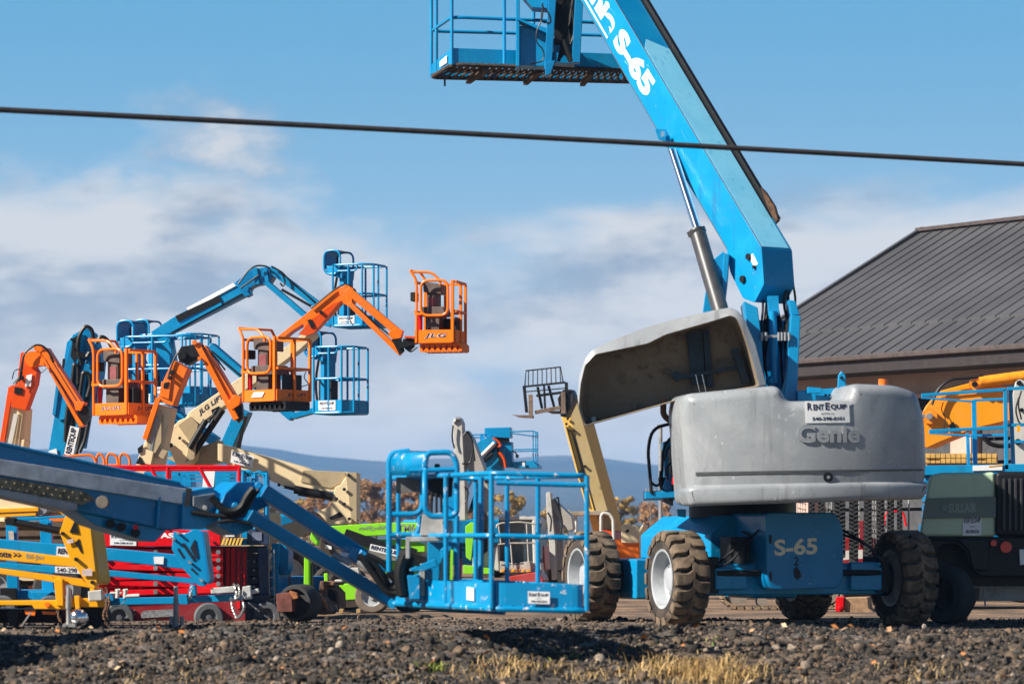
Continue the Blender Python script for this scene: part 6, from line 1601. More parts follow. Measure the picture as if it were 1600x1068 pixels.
gb = thing('boom_lift', 'tall blue articulated lift whose long boom carries the highest blue basket', 'boom lift', (-5.0, 54, 0))
D = 53.0
lift_base(gb, (-4.6, 54, 0), .2, BLUE, 1.5, 2.4, .42)
m = MB(); m.poly([(236, 518), (268, 497), (388, 430), (392, 448), (386, 460), (268, 520), (240, 528)], D, (.05, .2, 0)); bb_ = m.build('boom', BLUE, gb, bevel=.008)
m = MB(); m.poly([(291, 481), (364, 442), (369, 446), (295, 486)], D - .02, (0, .05, 0)); m.build('white_strip', LETTER_W, bb_)
m = MB(); m.bar((276, 498), (344, 466), 10, D - .03, (0, .04, 0)); m.bar((268, 520), (388, 454), 3, D - .02, (0, .06, 0)); m.build('hose_carrier', BLACK, bb_)
m = MB(); m.bar((272, 514), (346, 474), 4, D - .05, (0, .05, 0)); m.build('carrier_rail', BLUE, bb_)
m = MB(); m.poly([(368, 440), (378, 432), (386, 426), (394, 420), (424, 416), (428, 430), (420, 442), (398, 446), (386, 452), (374, 452)], D - .08, (.05, .24, 0)); m.poly([(372, 446), (388, 448), (392, 460), (384, 464), (376, 456)], D - .1, (.03, .2, 0)); m.build('knuckle', BLUE_D, gb, bevel=.01)
m = MB(); m.bar((422, 420), (498, 478), 11, D - .12, (.03, .16, 0)); m.bar((414, 440), (482, 498), 8, D - .14, (.03, .14, 0)); m.bar((398, 418), (402, 444), 7, D - .12, (0, .1, 0)); m.bar((414, 420), (418, 444), 6, D - .12, (0, .1, 0)); m.bar((498, 478), (520, 505), 9, D - .12, (.02, .1, 0)); m.bar((482, 498), (516, 508), 6, D - .12, (.02, .1, 0)); m.build('jib', BLUE, gb, bevel=.005)
m = MB()
for pts in ([(372, 444), (386, 424), (400, 414), (418, 416), (424, 424)], [(424, 416), (440, 424), (454, 440), (474, 456), (500, 480)], [(440, 424), (446, 440), (442, 448), (438, 442)], [(376, 450), (390, 440), (404, 430)]): hosepx(m, pts, D - .18, 1.5, .15)
m.bar((440, 452), (486, 478), 4, D - .1, (0, .05, 0)); m.build('hoses', HOSE, gb)
m = MB(); m.poly([(240, 516), (262, 506), (270, 560), (300, 760), (270, 760), (246, 560)], D + .3, (.05, .3, 0)); m.bar((262, 640), (336, 690), 16, D + .1, (.04, .2, 0)); m.bar((200, 600), (262, 650), 12, D + .4, (.04, .2, 0)); m.build('riser', BLUE, gb, bevel=.01)
GB = px_basis(520, 509, D - .4, 24)
blue_basket(gb, GB, .68, .62, 1.0, .16, .14, .018, True, BLUE, True)
gc = thing('boom_lift', 'blue lift with its empty basket just right of the second orange basket', 'boom lift', (-4.4, 57, 0))
D = 50.5
m = MB(); m.bar((326, 540), (456, 652), 13, D + .2, (.05, .2, 0)); m.bar((345, 715), (378, 640), 20, D + .1, (.06, .3, 0)); m.bar((340, 850), (350, 700), 26, D + .2, (.06, .3, 0)); m.bar((426, 560), (470, 640), 9, D + .1, (.04, .16, 0)); m.bar((456, 650), (492, 640), 9, D, (.04, .16, 0)); m.build('boom', BLUE, gc, bevel=.01)
m = MB(); m.bar((330, 548), (420, 624), 3, D + .15, (0, .05, 0)); m.bar((372, 700), (384, 650), 5, D + .05, (0, .1, 0)); m.bar((366, 735), (374, 690), 6, D + .05, (0, .1, 0)); hosepx(m, [(478, 580), (474, 590), (484, 600), (470, 604)], D - .3, .9, .1); m.build('hoses', HOSE, gc)
lift_base(gc, (P(345, 0, D).x, D + .5, 0), .2, BLUE, 1.4, 2.2, .4)
GC = px_basis(490, 645, D - .4, 26)
blue_basket(gc, GC, .64, .60, 1.03, .20, .14, .018, True, BLUE, True)
gd = thing('boom_lift', 'blue lift with hooded basket directly behind the leftmost orange basket', 'boom lift', (-6.4, 55, 0))
D = 53.5
lift_base(gd, (-6.9, 55, 0), .2, BLUE, 1.4, 2.2, .4)
m = MB(); m.bar((186, 545), (250, 640), 14, D + .3, (.05, .2, 0)); m.bar((250, 640), (215, 800), 16, D + .4, (.05, .25, 0)); m.bar((186, 545), (205, 626), 10, D + .1, (.04, .16, 0)); m.build('boom', BLUE, gd, bevel=.01)
GD = px_basis(194, 632, D - .6, 20)
blue_basket(gd, GD, 1.22, .75, 1.12, .18, .16, .018, True, BLUE, True)
ge = thing('boom_lift', 'blue lift with hooded basket just behind and right of the first hooded blue basket', 'boom lift', (-5.6, 58, 0))
D = 57.0
lift_base(ge, (-6.3, 59.5, 0), .2, BLUE, 1.4, 2.2, .4)
m = MB(); m.bar((215, 560), (275, 690), 13, D + .6, (.05, .2, 0)); m.bar((275, 690), (255, 820), 15, D + .7, (.05, .25, 0)); m.build('boom', BLUE, ge, bevel=.01)
GE = px_basis(218, 622, D - .4, 22)
blue_basket(ge, GE, 1.16, .8, 1.12, .2, .16, .018, True, BLUE, True)

# lime green lift
gl = thing('boom_lift', 'lime green towable lift with black lower boom and white spoked wheel', 'boom lift', (-1.9, 42.4, 0))
D = 42.0
m = MB(); m.poly([(472, 822), (520, 821), (604, 816), (664, 816), (664, 834), (640, 834), (574, 837), (536, 834), (500, 832)], D, (.04, .2, 0)); ga_ = m.build('upper_arm', GREEN, gl, bevel=.01)
textpx('niftylift', ga_, FP(D + .002), (560, 830), (608, 829), (560, 821), INK_G, bold=.0, shear=.4)
textpx('TM64', ga_, FP(D + .002), (621, 831), (656, 830), (621, 819), INK_G, bold=.02)
m = MB(); m.poly([(545, 842), (640, 842), (664, 850), (664, 862), (640, 862), (560, 858)], D + .1, (.04, .2, 0)); m.poly([(560, 870), (664, 880), (664, 905), (590, 898)], D + .3, (.04, .2, 0)); m.build('lower_arm', GREEN, gl, bevel=.01)
m = MB(); m.bar((538, 833), (668, 880), 16, D - .05, (.03, .2, 0)); bl = m.build('black_boom', BLACK, gl, bevel=.008)
for i in range(16): pass
rent_sign(gl, FP(D - .048), (577, 859), (624, 870), (579, 849), full=False, parent=bl)
m = MB(); m.poly([(475, 866), (483, 868), (483, 930), (474, 930)], D, (.03, .12, 0)); m.poly([(486, 830), (497, 846), (494, 852), (484, 842)], D, (.03, .1, 0)); m.poly([(506, 895), (512, 895), (513, 915), (507, 915)], D, (0, .1, 0)); m.poly([(530, 912), (556, 910), (559, 936), (531, 938)], D - .1, (.05, .7, 0)); m.poly([(516, 915), (524, 915), (524, 932), (516, 932)], D, (0, .1, 0)); m.build('body', GREEN, gl, bevel=.012)
m = MB(); m.poly([(529, 939), (560, 936), (560, 948), (530, 950)], D - .08, (.05, .6, 0)); m.poly([(483, 870), (488, 884), (489, 920), (483, 920)], D + .05, (0, .1, 0)); m.poly([(500, 842), (520, 850), (530, 875), (500, 870)], D + .2, (0, .2, 0)); m.build('underframe', plain('brown_underframe', (.05, .035, .025, 1)), gl, bevel=.01)
m = MB(); m.poly([(526, 880), (540, 872), (548, 876), (548, 886), (532, 890)], D - .1, (0, .3, 0)); m.poly([(546, 886), (560, 886), (562, 898), (575, 902), (548, 900)], D - .1, (0, .3, 0)); m.poly([(523, 905), (535, 905), (532, 912), (523, 912)], D - .1, (0, .3, 0)); m.build('engine_cover', WHITE, gl, bevel=.01)
m = MB(); m.poly([(508, 850), (518, 853), (518, 858), (508, 856)], D + .1, (0, .02, 0)); m.build('decal', SIGN, gl)
small_wheel(gl, P(583, 930, D - .05) , V((-.15, -1, 0)), .235, .18, plain('dusty_brown_tyre', (.13, .10, .075, 1), .9), RIM)
small_wheel(gl, P(640, 930, D + .9), V((-.15, -1, 0)), .235, .18, TYRE_B, RIM)
for x in (533, 560): tag(MB().poly([(x - 3, 951), (x + 3, 951), (x + 3, 957), (x - 3, 957)], 41.5, (0, .3, 0)).build('timber_block', plain('pale_timber', (.42, .28, .12, 1)), None, bevel=.004), 'pale timber block under the %s of the green lift' % ('left end' if x < 540 else 'wheel end'), 'block', 'timber blocks')

# white excavator with tall folded arm
ex1 = thing('mini_excavator', 'white mini excavator with tall folded arm and glass cab behind the empty basket', 'excavator', (.1, 58, 0))
D = 57.0
m = MB(); m.poly([(707, 660), (709, 653), (718, 652), (722, 660), (725, 723), (727, 770), (727, 812), (717, 813), (712, 740)], D - .1, (.05, .22, 0)); m.poly([(756, 758), (764, 762), (764, 900), (755, 900)], D, (.03, .1, 0)); m.poly([(738, 870), (746, 870), (746, 930), (738, 930)], D, (.03, .1, 0)); m.build('dipper_arm', WHITE, ex1, bevel=.012)
m = MB(); m.poly([(720, 680), (730, 672), (738, 684), (756, 730), (763, 760), (764, 815), (744, 815), (742, 750), (728, 728)], D, (.05, .26, 0)); m.build('boom', paint('shaded_white_boom', (.36, .33, .29, 1)), ex1, bevel=.012)  # shade on this white arm put into a grey-brown paint
m = MB(); m.poly([(741, 770), (748, 752), (752, 770), (738, 800), (730, 802)], D - .1, (0, .1, 0)); m.poly([(752, 790), (762, 808), (762, 860), (750, 870)], D - .03, (0, .1, 0)); m.bolt((761, 751), D - .05, 4, .05); m.build('bucket_link', BLACK, ex1)
m = MB(); m.rod((709, 660), (716, 655), D - .1, 3.4); m.rod((712, 654), (720, 654), D - .12, 3.4); m.build('arm_pins', STEEL_G, ex1)
m = MB()
for pts in ([(708, 664), (706, 684), (710, 700)], [(728, 674), (736, 680), (740, 700), (734, 724), (722, 724)], [(724, 680), (730, 672), (738, 686), (742, 720)], [(726, 760), (732, 766), (730, 780), (726, 786)]): hosepx(m, pts, D - .15, 1.4, .2)
m.build('hoses', HOSE, ex1)
m = MB(); m.poly([(727, 822), (736, 815), (744, 816), (740, 840), (736, 876), (728, 870)], D - .2, (0, .15, 0)); m.poly([(724, 882), (772, 888), (772, 896), (724, 896)], D - .2, (0, .4, 0)); m.build('green_bracket', GREEN, ex1, bevel=.008)
m = MB(); m.poly([(779, 808), (784, 806), (836, 806), (838, 811), (838, 880), (779, 880)], D + .3, (.1, 1.1, 0)); cab = m.build('cab', GLASS, ex1, bevel=.03)
m = MB(); m.poly([(779, 812), (781, 806), (838, 806), (846, 812), (846, 818), (834, 818), (832, 812)], D + .26, (.1, 1.2, 0)); m.bar((834, 812), (836, 880), 6, D + .27, (0, .1, 0)); m.build('cab_roof', WHITE, cab, bevel=.02)
m = MB(); m.poly([(838, 812), (846, 813), (848, 900), (838, 900)], D + .3, (.1, 1.0, 0)); m.build('cab_side', plain('blue_grey_tint', (.06, .09, .11, 1), .2), cab)
m = MB(); gd_ = D - .1
m.pipe([(776, 824), (776, 820), (782, 817), (812, 815), (836, 818), (839, 824), (839, 878)], gd_, 1.6, 6, .08)
for x0, y0, x1, y1 in ((779, 818, 783, 850), (795, 817, 796, 850), (823, 818, 826, 878), (778, 850, 800, 848), (800, 848, 838, 848), (798, 850, 801, 886)): m.pipe([(x0, y0), (x1, y1)], gd_, 1.5, 6)
m.build('guard_frame', plain('ivory_tube', (.38, .35, .30, 1)), ex1)
m = MB(); m.poly([(781, 876), (800, 880), (828, 876), (830, 893), (781, 894)], gd_ + .05, (.05, .3, 0)); fpn = m.build('front_panel', plain('ivory_panel', (.42, .39, .33, 1)), ex1, bevel=.01)
textpx('terrymini.com', fpn, FP(gd_ + .052), (783, 885), (818, 882), (783, 880), INK, bold=.01)
m = MB()
for i in range(6): m.poly([(782 + i * 8, 893), (786 + i * 8, 893), (789 + i * 8, 888.5), (785 + i * 8, 888.5)], gd_ + .03, (0, .015, 0))
m.build('hazard_stripes', YELLOW, fpn)
m = MB(); m.poly([(768, 858), (778, 850), (780, 892), (766, 890)], D, (.05, .5, 0)); m.poly([(828, 880), (846, 878), (848, 905), (828, 905)], D + .1, (.05, .5, 0)); m.build('counterweight', WHITE, ex1, bevel=.02)
m = MB(); m.poly([(795, 900), (842, 892), (850, 905), (846, 925), (800, 925)], D - .3, (.1, 1.2, 0)); m.poly([(836, 852), (850, 852), (852, 890), (838, 892)], D + .5, (.1, .6, 0)); m.build('red_deck', paint('red_dozer_paint', (.42, .03, .02, 1)), ex1, bevel=.02)
m = MB(); m.poly([(772, 912), (846, 912), (850, 925), (768, 925)], D + .1, (.1, 1.4, 0)); m.build('track', TYRE_B, ex1, bevel=.03)
ex2 = thing('mini_excavator', 'white excavator arm rising beside the rear tyre of the big lift', 'excavator', (1.0, 62, 0))
D = 60.0
m = MB(); m.poly([(853, 772), (855, 768), (860, 769), (862, 790), (868, 850), (868, 905), (862, 905), (858, 850), (854, 800)], D - .1, (.04, .2, 0)); m.build('dipper_arm', WHITE, ex2, bevel=.01)
m = MB(); m.poly([(858, 778), (866, 780), (893, 806), (896, 826), (886, 830), (866, 800)], D, (.05, .25, 0)); m.poly([(858, 790), (868, 800), (880, 835), (880, 890), (866, 890)], D + .05, (.05, .25, 0)); m.build('boom', paint('weathered_grey_boom', (.38, .35, .30, 1)), ex2, bevel=.01)
m = MB()
for pts in ([(866, 778), (872, 790), (880, 816), (874, 838)], [(868, 778), (872, 776), (874, 790)], [(856, 800), (862, 810), (860, 830)]): hosepx(m, pts, D - .15, 1.5, .2)
m.poly([(848, 860), (853, 856), (858, 900), (846, 900)], D - .2, (0, .2, 0)); m.build('hoses', HOSE, ex2)
m = MB(); m.poly([(840, 852), (852, 850), (856, 900), (842, 902)], D + .2, (.05, .5, 0)); m.build('body', ORANGE_D, ex2, bevel=.01)
m = MB(); m.poly([(836, 888), (900, 888), (902, 912), (834, 912)], D + .3, (.1, 1.5, 0)); m.build('track', TYRE_B, ex2, bevel=.03)

# distant blue lift seen from behind
gf_ = thing('boom_lift', 'distant blue lift raised above the empty basket, seen from behind its control panel', 'boom lift', (-.3, 80, 0))
D = 78.0
m = MB(); m.poly([(757, 668), (797, 667), (798, 684), (757, 682)], D, (.05, .3, 0)); m.poly([(762, 690), (799, 690), (800, 730), (764, 730)], D + .1, (.05, .2, 0)); m.poly([(800, 721), (833, 719), (843, 731), (802, 731)], D - .05, (.1, .9, 0)); bsk = m.build('basket', BLUE, gf_, bevel=.01)
m = MB(); m.poly([(760, 682), (796, 684), (796, 690), (762, 690)], D + .05, (0, .2, 0)); m.build('panel_gap', BLACK, bsk)
m = MB()
for y in (674, 676): m.pipe([(797, y), (834, y - 1 + (y - 674) * 3), (841, y + 3)], D + (y - 674) * .3, 1.2, 6)
for y in (702, 705): m.pipe([(797, y), (840, y - 1)], D + (y - 702) * .25, 1.1, 6)
for x in (833, 837, 840): m.pipe([(x, 674), (x, 730)], D + .1, 1.1, 6)
m.pipe([(736, 679), (758, 678)], D, 1.2, 6); m.pipe([(736, 683), (758, 683)], D + .7, 1.2, 6); m.poly([(750, 678), (756, 678), (756, 698), (750, 698)], D + .1, (0, .1, 0)); m.build('guardrail', BLUE, bsk)
m = MB(); m.poly([(816, 722), (820, 722), (820, 728), (816, 728)], D - .1, (0, .02, 0)); m.build('decal', SIGN, bsk)
m = MB(); m.poly([(742, 704), (744, 692), (766, 680), (772, 684), (776, 692), (756, 716), (748, 720)], D - .2, (.06, .3, 0)); m.poly([(758, 722), (776, 700), (790, 700), (784, 735), (760, 735)], D - .1, (.06, .3, 0)); m.bar((752, 700), (700, 790), 22, D + .2, (.06, .3, 0)); m.bar((700, 785), (720, 850), 26, D + .3, (.06, .3, 0)); m.build('boom', BLUE, gf_, bevel=.01)
m = MB(); m.rod((749, 716), (773, 692), D - .3, 4, 12); m.build('cylinder', STEEL, gf_)
m = MB(); m.rod((754, 722), (770, 708), D - .28, 3, 12); m.bar((776, 692), (784, 728), 5, D - .25, (0, .1, 0)); hosepx(m, [(800, 704), (806, 706), (808, 714)], D - .1, 1.4, .1); m.bolt((808, 712), D - .1, 3); m.build('hoses', HOSE, gf_)
m = MB(); hosepx(m, [(770, 684), (778, 688), (783, 696), (778, 698)], D - .3, 1.8, .1); hosepx(m, [(780, 706), (788, 716), (790, 730)], D - .3, 2.4, .1); m.build('orange_hose', ORANGE_D, gf_)
lift_base(gf_, (P(725, 0, D).x, D + .6, 0), .2, BLUE, 1.7, 2.8, .45)

# yellow fork lift with raised forks
tl = thing('telehandler', 'yellow telescopic fork lift with raised black fork carriage and orange body', 'telehandler', (2.0, 72, 0))
D = 70.0
m = MB(); m.poly([(876, 648), (880, 640), (893, 618), (898, 618), (948, 800), (956, 836), (928, 836), (912, 780)], D, (.28, .45, 0)); mb_ = m.build('boom', YELLOW_T, tl, bevel=.015)
m = MB(); m.poly([(886, 634), (893, 619), (899, 619), (950, 800), (958, 836), (941, 836)], D - .03, (0, .03, 0)); sd = m.build('boom_side', paint('shaded_tan_paint', (.42, .31, .13, 1)), mb_)  # shaded copy of the boom yellow, the shade painted in as tan
textpx('JLG', sd, FP(D - .028), (910, 696), (902, 664), (917, 694), INK, bold=.05)
m = MB()
for x0, y0, x1, y1 in ((885, 666, 918, 790), (893, 672, 914, 750), (897, 680, 930, 800)): m.bar((x0, y0), (x1, y1), 1.6, D - .05, (0, .04, 0))
for q in ((887, 654), (885, 662), (890, 672), (897, 672), (914, 728), (908, 736)): m.bolt(q, D - .05, 2.2, .04)
m.build('boom_hoses', HOSE, mb_)
m = MB(); KD = D - 1.0
m.poly([(871, 622), (880, 608), (892, 608), (898, 622), (884, 652), (876, 650)], KD + .3, (.1, .4, 0)); m.build('boom_head', plain('dark_boom_head', (.03, .03, .032, 1)), tl, bevel=.01)
m = MB()
m.pipe([(820, 604), (822, 579), (876, 573), (880, 598)], KD, 1.3, 6); m.pipe([(817, 604), (884, 597)], KD, 1.8, 6); m.pipe([(819, 612), (884, 606)], KD, 1.0, 6)
for i in range(8): m.pipe([(826 + i * 7, 578.3 - i * .7), (825.5 + i * 7.2, 603 - i * .7)], KD, .9, 6)
m.bar((819, 603), (823, 644), 5, KD - .02, (0, .06, 0)); m.bar((885, 597), (886, 640), 5, KD - .02, (0, .06, 0)); m.bar((850, 600), (852, 640), 3.5, KD - .02, (0, .06, 0)); m.rod((840, 604), (847, 638), KD + .1, 2.2); m.rod((857, 602), (866, 636), KD + .1, 2.2); m.bar((838, 618), (884, 612), 4, KD, (0, .06, 0))
m.build('carriage', BLACK, tl)
m = MB()
for x, y in ((829, 616), (880, 612)): m.poly([(x - 3.5, y), (x + 3.5, y), (x + 4, y + 34), (x - 3, y + 34)], KD - .06, (0, .05, 0))
m.bar((836, 644), (876, 636), 6, KD - .03, (0, .05, 0)); m.poly([(798, 647), (810, 648), (833, 648), (833, 653), (812, 652)], KD - .12, (.02, .12, 0)); m.poly([(850, 641), (860, 642), (884, 641), (884, 646), (862, 646)], KD + .05, (.02, .12, 0))
m.build('forks', plain('worn_fork_steel', (.20, .14, .10, 1), .6, .3, .4), tl, bevel=.006)
m = MB(); m.poly([(884, 799), (946, 797), (946, 804), (886, 805)], D - .6, (.2, 1.2, 0)); m.build('canopy', plain('dusty_canopy', (.30, .24, .17, 1)), tl, bevel=.01)
m = MB(); m.pipe([(900, 842), (900, 804)], D - .5, 2.2, 6); m.pipe([(939, 850), (939, 806), (942, 801), (952, 802), (958, 810), (959, 850)], D - .6, 2.4, 8, .12); m.build('cab_frame', WHITE, tl)
m = MB(); m.poly([(940, 826), (958, 830), (960, 850), (950, 858), (940, 850)], D - .4, (.2, .5, 0)); m.poly([(870, 846), (1000, 846), (1000, 900), (870, 900)], D - .2, (.3, 1.8, 0)); m.build('body', ORANGE_D, tl, bevel=.03)
for x in (885, 985):
    small_wheel(tl, V((P(x, 0, D).x, D - .3, .5)), V((-.1, -1, 0)), .5, .35, TYRE_B, RIM); small_wheel(tl, V((P(x, 0, D).x + .2, D + 1.8, .5)), V((.1, 1, 0)), .5, .35, TYRE_B, RIM)
og = thing('power_unit', 'small orange engine unit with cream lid left of the big lift chassis', 'machine', (1.75, 56, 0))
D = 55.0
m = MB(); m.poly([(958, 842), (998, 840), (999, 880), (958, 882)], D, (.1, .8, 0)); b_ = m.build('body', ORANGE, og, bevel=.015)
m = MB(); m.poly([(970, 818), (992, 820), (996, 830), (1005, 818), (1006, 822), (998, 838), (998, 848), (971, 848)], D - .05, (.1, .6, 0)); lid = m.build('lid', CREAM, og, bevel=.015)
m = MB(); m.poly([(980, 826), (984, 828), (980, 832), (977, 830)], D - .07, (0, .02, 0)); m.build('decal', BLACK, lid)
m = MB(); m.poly([(956, 880), (1000, 880), (1000, 915), (956, 915)], D, (.1, .8, 0)); m.poly([(958, 915), (996, 915), (996, 930), (958, 930)], D + .1, (0, .6, 0)); m.build('base', RED_D, og, bevel=.01)
# ---------------------------------------------------------------- right side: compressor, blue scissor rails, orange arm, things under the big lift
cp = thing('air_compressor', 'pale green and black towable air compressor at the right edge', 'compressor', (4.9, 36.8, 0))
D = 36.6
m = MB(); m.poly([(1452, 742), (1470, 738), (1555, 737), (1556, 838), (1436, 838)], D, (.25, 1.7, 0)); gp_ = m.build('canopy', SAGE, cp, bevel=.04)
m = MB(); m.poly([(1446, 778), (1556, 775), (1556, 808), (1441, 810)], D - .025, (0, .012, 0)); bd = m.build('dark_band', SAGE_D, gp_)
textpx('SULLAIR', bd, FP(D - .0225), (1482, 801), (1526, 800), (1482, 786), paint('faint_letter', (.20, .27, .22, 1)), bold=.04)
m = MB(); q = P(1476, 793, D - .035); m.lathe([(.045, 0), (.03, -.004), (.001, -.004)], q, (0, 1, 0), 20); m.build('emblem', paint('faint_emblem', (.12, .18, .14, 1)), bd)
rent_sign(cp, FP(D + .002), (1504, 836), (1533, 836), (1505, 803), parent=gp_)
m = MB(); m.poly([(1555, 737), (1562, 736), (1760, 736), (1760, 838), (1555, 838)], D - .05, (.25, 1.7, 0))
bk_ = m.build('rear_panel', BLACK, cp, bevel=.05)
m = MB()
for i in range(8): m.poly([(1567 + i * 9, 747), (1571 + i * 9, 747), (1571 + i * 9, 828), (1567 + i * 9, 828)], D - .1, (0, .04, 0))
m.build('louvre', plain('grey_louvre', (.03, .03, .032, 1)), bk_, bevel=.006)
m = MB(); m.poly([(1448, 838), (1760, 838), (1760, 900), (1530, 900), (1512, 880), (1508, 862), (1494, 850), (1472, 852), (1462, 866), (1452, 870)], D + .02, (.25, 1.6, 0)); m.poly([(1454, 846), (1466, 843), (1500, 846), (1512, 858), (1520, 890), (1545, 892), (1545, 842), (1454, 838)], D - .06, (.05, .35, 0)); m.build('fender', BLACK, cp, bevel=.02)
m = MB(); m.bolt((1571, 854), D - .02, 9, .05, 0, 20); m.bolt((1552, 848), D - .02, 5, .04, 0, 14); m.build('tail_light', TAIL, cp)
m = MB(); m.poly([(1593, 858), (1610, 857), (1611, 880), (1594, 882)], D - .02, (0, .012, 0)); m.build('number_plate', SIGN, cp)
m = MB(); m.bar((1515, 917), (1620, 918), 1.6, D + .4, (0, .05, 0)); m.poly([(1530, 905), (1760, 905), (1760, 938), (1530, 938)], D + .6, (0, .8, 0)); m.bar((1538, 918), (1540, 946), 2, D + .3, (0, .05, 0)); m.build('axle_frame', STEEL_G, cp)
for x, dd in ((1482, 0), (1700, 0), (1484, 1.65), (1702, 1.65)):
    q = P(x, 838, D + dd); small_wheel(cp, V((q.x, D + dd + .05, .33)), V((-.75, -.65, 0)) if dd == 0 else V((-.3, .95, 0)), .33, .24, TYRE_B, BLACK)
m = MB(); m.poly([(1452, 838), (1760, 838), (1760, 915), (1452, 915)], D + .45, (.2, 1.1, 0)); m.build('chassis', DARKO, cp)
# blue scissor lift with rails
bsr = thing('scissor_lift', 'blue scissor lift with square tube rails above the green compressor', 'scissor lift', (6.6, 44.5, 0))
D = 44.0
m = MB(); m.poly([(1440, 727), (1730, 722), (1730, 738), (1440, 742)], D, (.15, 1.5, 0)); dk2 = m.build('platform', BLUE, bsr, bevel=.008)
m = MB(); m.poly([(1520, 727), (1566, 725.5), (1566, 734), (1520, 735)], D - .02, (0, .012, 0)); m.build('decal', SIGN, dk2)
m = MB()
for p0, p1, w_, dd in (((1440, 617), (1572, 608), 5, 0), ((1574, 607), (1730, 600), 5, .02), ((1452, 673), (1572, 667), 5, 0), ((1574, 664), (1730, 658), 5, .02), ((1522, 625), (1572, 623), 4, 1.4), ((1522, 680), (1572, 679), 4, 1.4), ((1440, 621), (1522, 627), 3, .7), ((1452, 676), (1522, 681), 3, .7),
                       ((1522, 624), (1524, 727), 7, 1.3), ((1571, 608), (1573, 733), 6, 0), ((1579, 607), (1584, 733), 6, .05), ((1512, 676), (1514, 727), 5, 1.2), ((1662, 602), (1662, 733), 6, .02), ((1577, 690), (1730, 686), 4, 1.3)):
    m.bar(p0, p1, w_, D + dd, (0, .045, 0))
m.build('guardrail', BLUE, bsr, bevel=.005)
m = MB(); m.poly([(1589, 664), (1594, 664), (1594, 674), (1589, 674)], D - .04, (0, .02, 0)); m.poly([(1545, 727), (1567, 725), (1567, 727), (1545, 729)], D - .03, (0, .02, 0)); m.build('yellow_tag', YELLOW, bsr)
m = MB()
for i in range(5): m.bar((1445, 750 + i * 14), (1730, 748 + i * 14), 11, D + .2, (.1, 1.1, 0))
m.poly([(1440, 818), (1730, 818), (1730, 895), (1440, 895)], D, (.15, 1.5, 0)); m.build('scissor_arms', BLUE_D, bsr, bevel=.01)
for x in (1460, 1700):
    for dd in (0, 1.5): small_wheel(bsr, V((P(x, 0, D).x, D + dd, .45)), V((0, -1 if dd == 0 else 1, 0)), .45, .25, TYRE_B, RIM)
# orange arm behind
oa = thing('excavator', 'orange digger arm with black hoses behind the blue rails at right', 'excavator', (8.6, 56, 0))
D = 53.0
m = MB(); m.poly([(1446, 634), (1456, 622), (1470, 610), (1522, 596), (1540, 600), (1600, 606), (1760, 600), (1760, 664), (1600, 655), (1567, 659), (1524, 669), (1470, 690), (1448, 700), (1430, 690), (1438, 650)], D, (.2, .45, 0)); am = m.build('boom', paint('yellow_orange_paint', (0.90, 0.30, 0.006, 1), spec=.22, dirt=0.2, fade_amt=.2), oa, bevel=.02)
m = MB(); m.rod((1530, 597), (1760, 566), D - .1, 9, 16, 0, D - .1); m.bolt((1523, 600), D - .05, 9, .06, 0, 18); m.bar((1470, 619), (1600, 606), 3, D - .03, (0, .05, 0)); m.bolt((1452, 650), D - .05, 12, .05, 0, 20); m.build('cylinder', plain('orange_cylinder', (.90, .27, .01, 1), .35), oa)
m = MB(); m.bolt((1523, 600), D - .13, 4.5, .03, 0, 14); hosepx(m, [(1456, 632), (1464, 608), (1484, 592), (1520, 590), (1536, 586)], D - .12, 2.4, .2); hosepx(m, [(1474, 628), (1470, 640), (1478, 652), (1474, 668), (1482, 676)], D - .06, .8, .1); hosepx(m, [(1536, 680), (1544, 692), (1560, 697), (1600, 694)], D - .3, 4, .2); m.poly([(1482, 664), (1490, 658), (1494, 668), (1486, 674)], D - .05, (0, .03, 0)); m.build('hoses', HOSE, oa)
m = MB(); m.bolt((1452, 650), D - .11, 5, .03, 0, 14); m.build('arm_pin', STEEL_G, oa)
m = MB(); m.poly([(1600, 690), (1760, 670), (1760, 850), (1600, 850)], D + .6, (.2, 2.0, 0)); m.build('body', ORANGE, oa, bevel=.04)
m = MB(); m.poly([(1430, 850), (1760, 850), (1760, 910), (1430, 910)], D + .3, (.2, 2.2, 0)); m.build('track', TYRE_B, oa, bevel=.05)
m = MB(); m.rod((1380, 592), (1380, 605), D - 5, 7.5, 16); bcn = m.build('beacon', AMBER, oa)
m = MB(); m.rod((1380, 605), (1380, 640), D - 5, 2, 8); m.bar((1380, 640), (1446, 650), 5, D - 5, (0, 5.0, 0)); m.build('beacon_stalk', STEEL_G, oa)
wa = thing('mini_excavator', 'white digger arm with black hoses at the far right edge', 'excavator', (8.0, 48, 0))
D = 48.5
m = MB(); m.poly([(1582, 616), (1586, 597), (1592, 592), (1600, 594), (1640, 640), (1650, 800), (1584, 800)], D, (.1, .3, 0)); m.build('boom', WHITE, wa, bevel=.015)
m = MB()
for pts in ([(1594, 596), (1602, 610), (1604, 640)], [(1592, 620), (1586, 640), (1592, 660), (1600, 664)], [(1596, 610), (1590, 630), (1596, 655)]): hosepx(m, pts, D - .1, 1.4, .2)
m.bolt((1592, 598), D, 4, .05); m.bolt((1596, 640), D, 3, .04); m.bolt((1590, 690), D, 5, .05); m.build('hoses', HOSE, wa)
m = MB(); m.poly([(1570, 800), (1700, 800), (1700, 870), (1570, 870)], D, (.1, 1.5, 0)); m.build('body', WHITE, wa, bevel=.04)
m = MB(); m.poly([(1560, 870), (1710, 870), (1710, 915), (1560, 915)], D - .1, (.1, 1.7, 0)); m.build('track', TYRE_B, wa, bevel=.05)
ys_ = thing('lumber_stack', 'stack of yellow timber lengths beneath the orange arm', 'timber', (8.3, 60, 0))
m = MB()
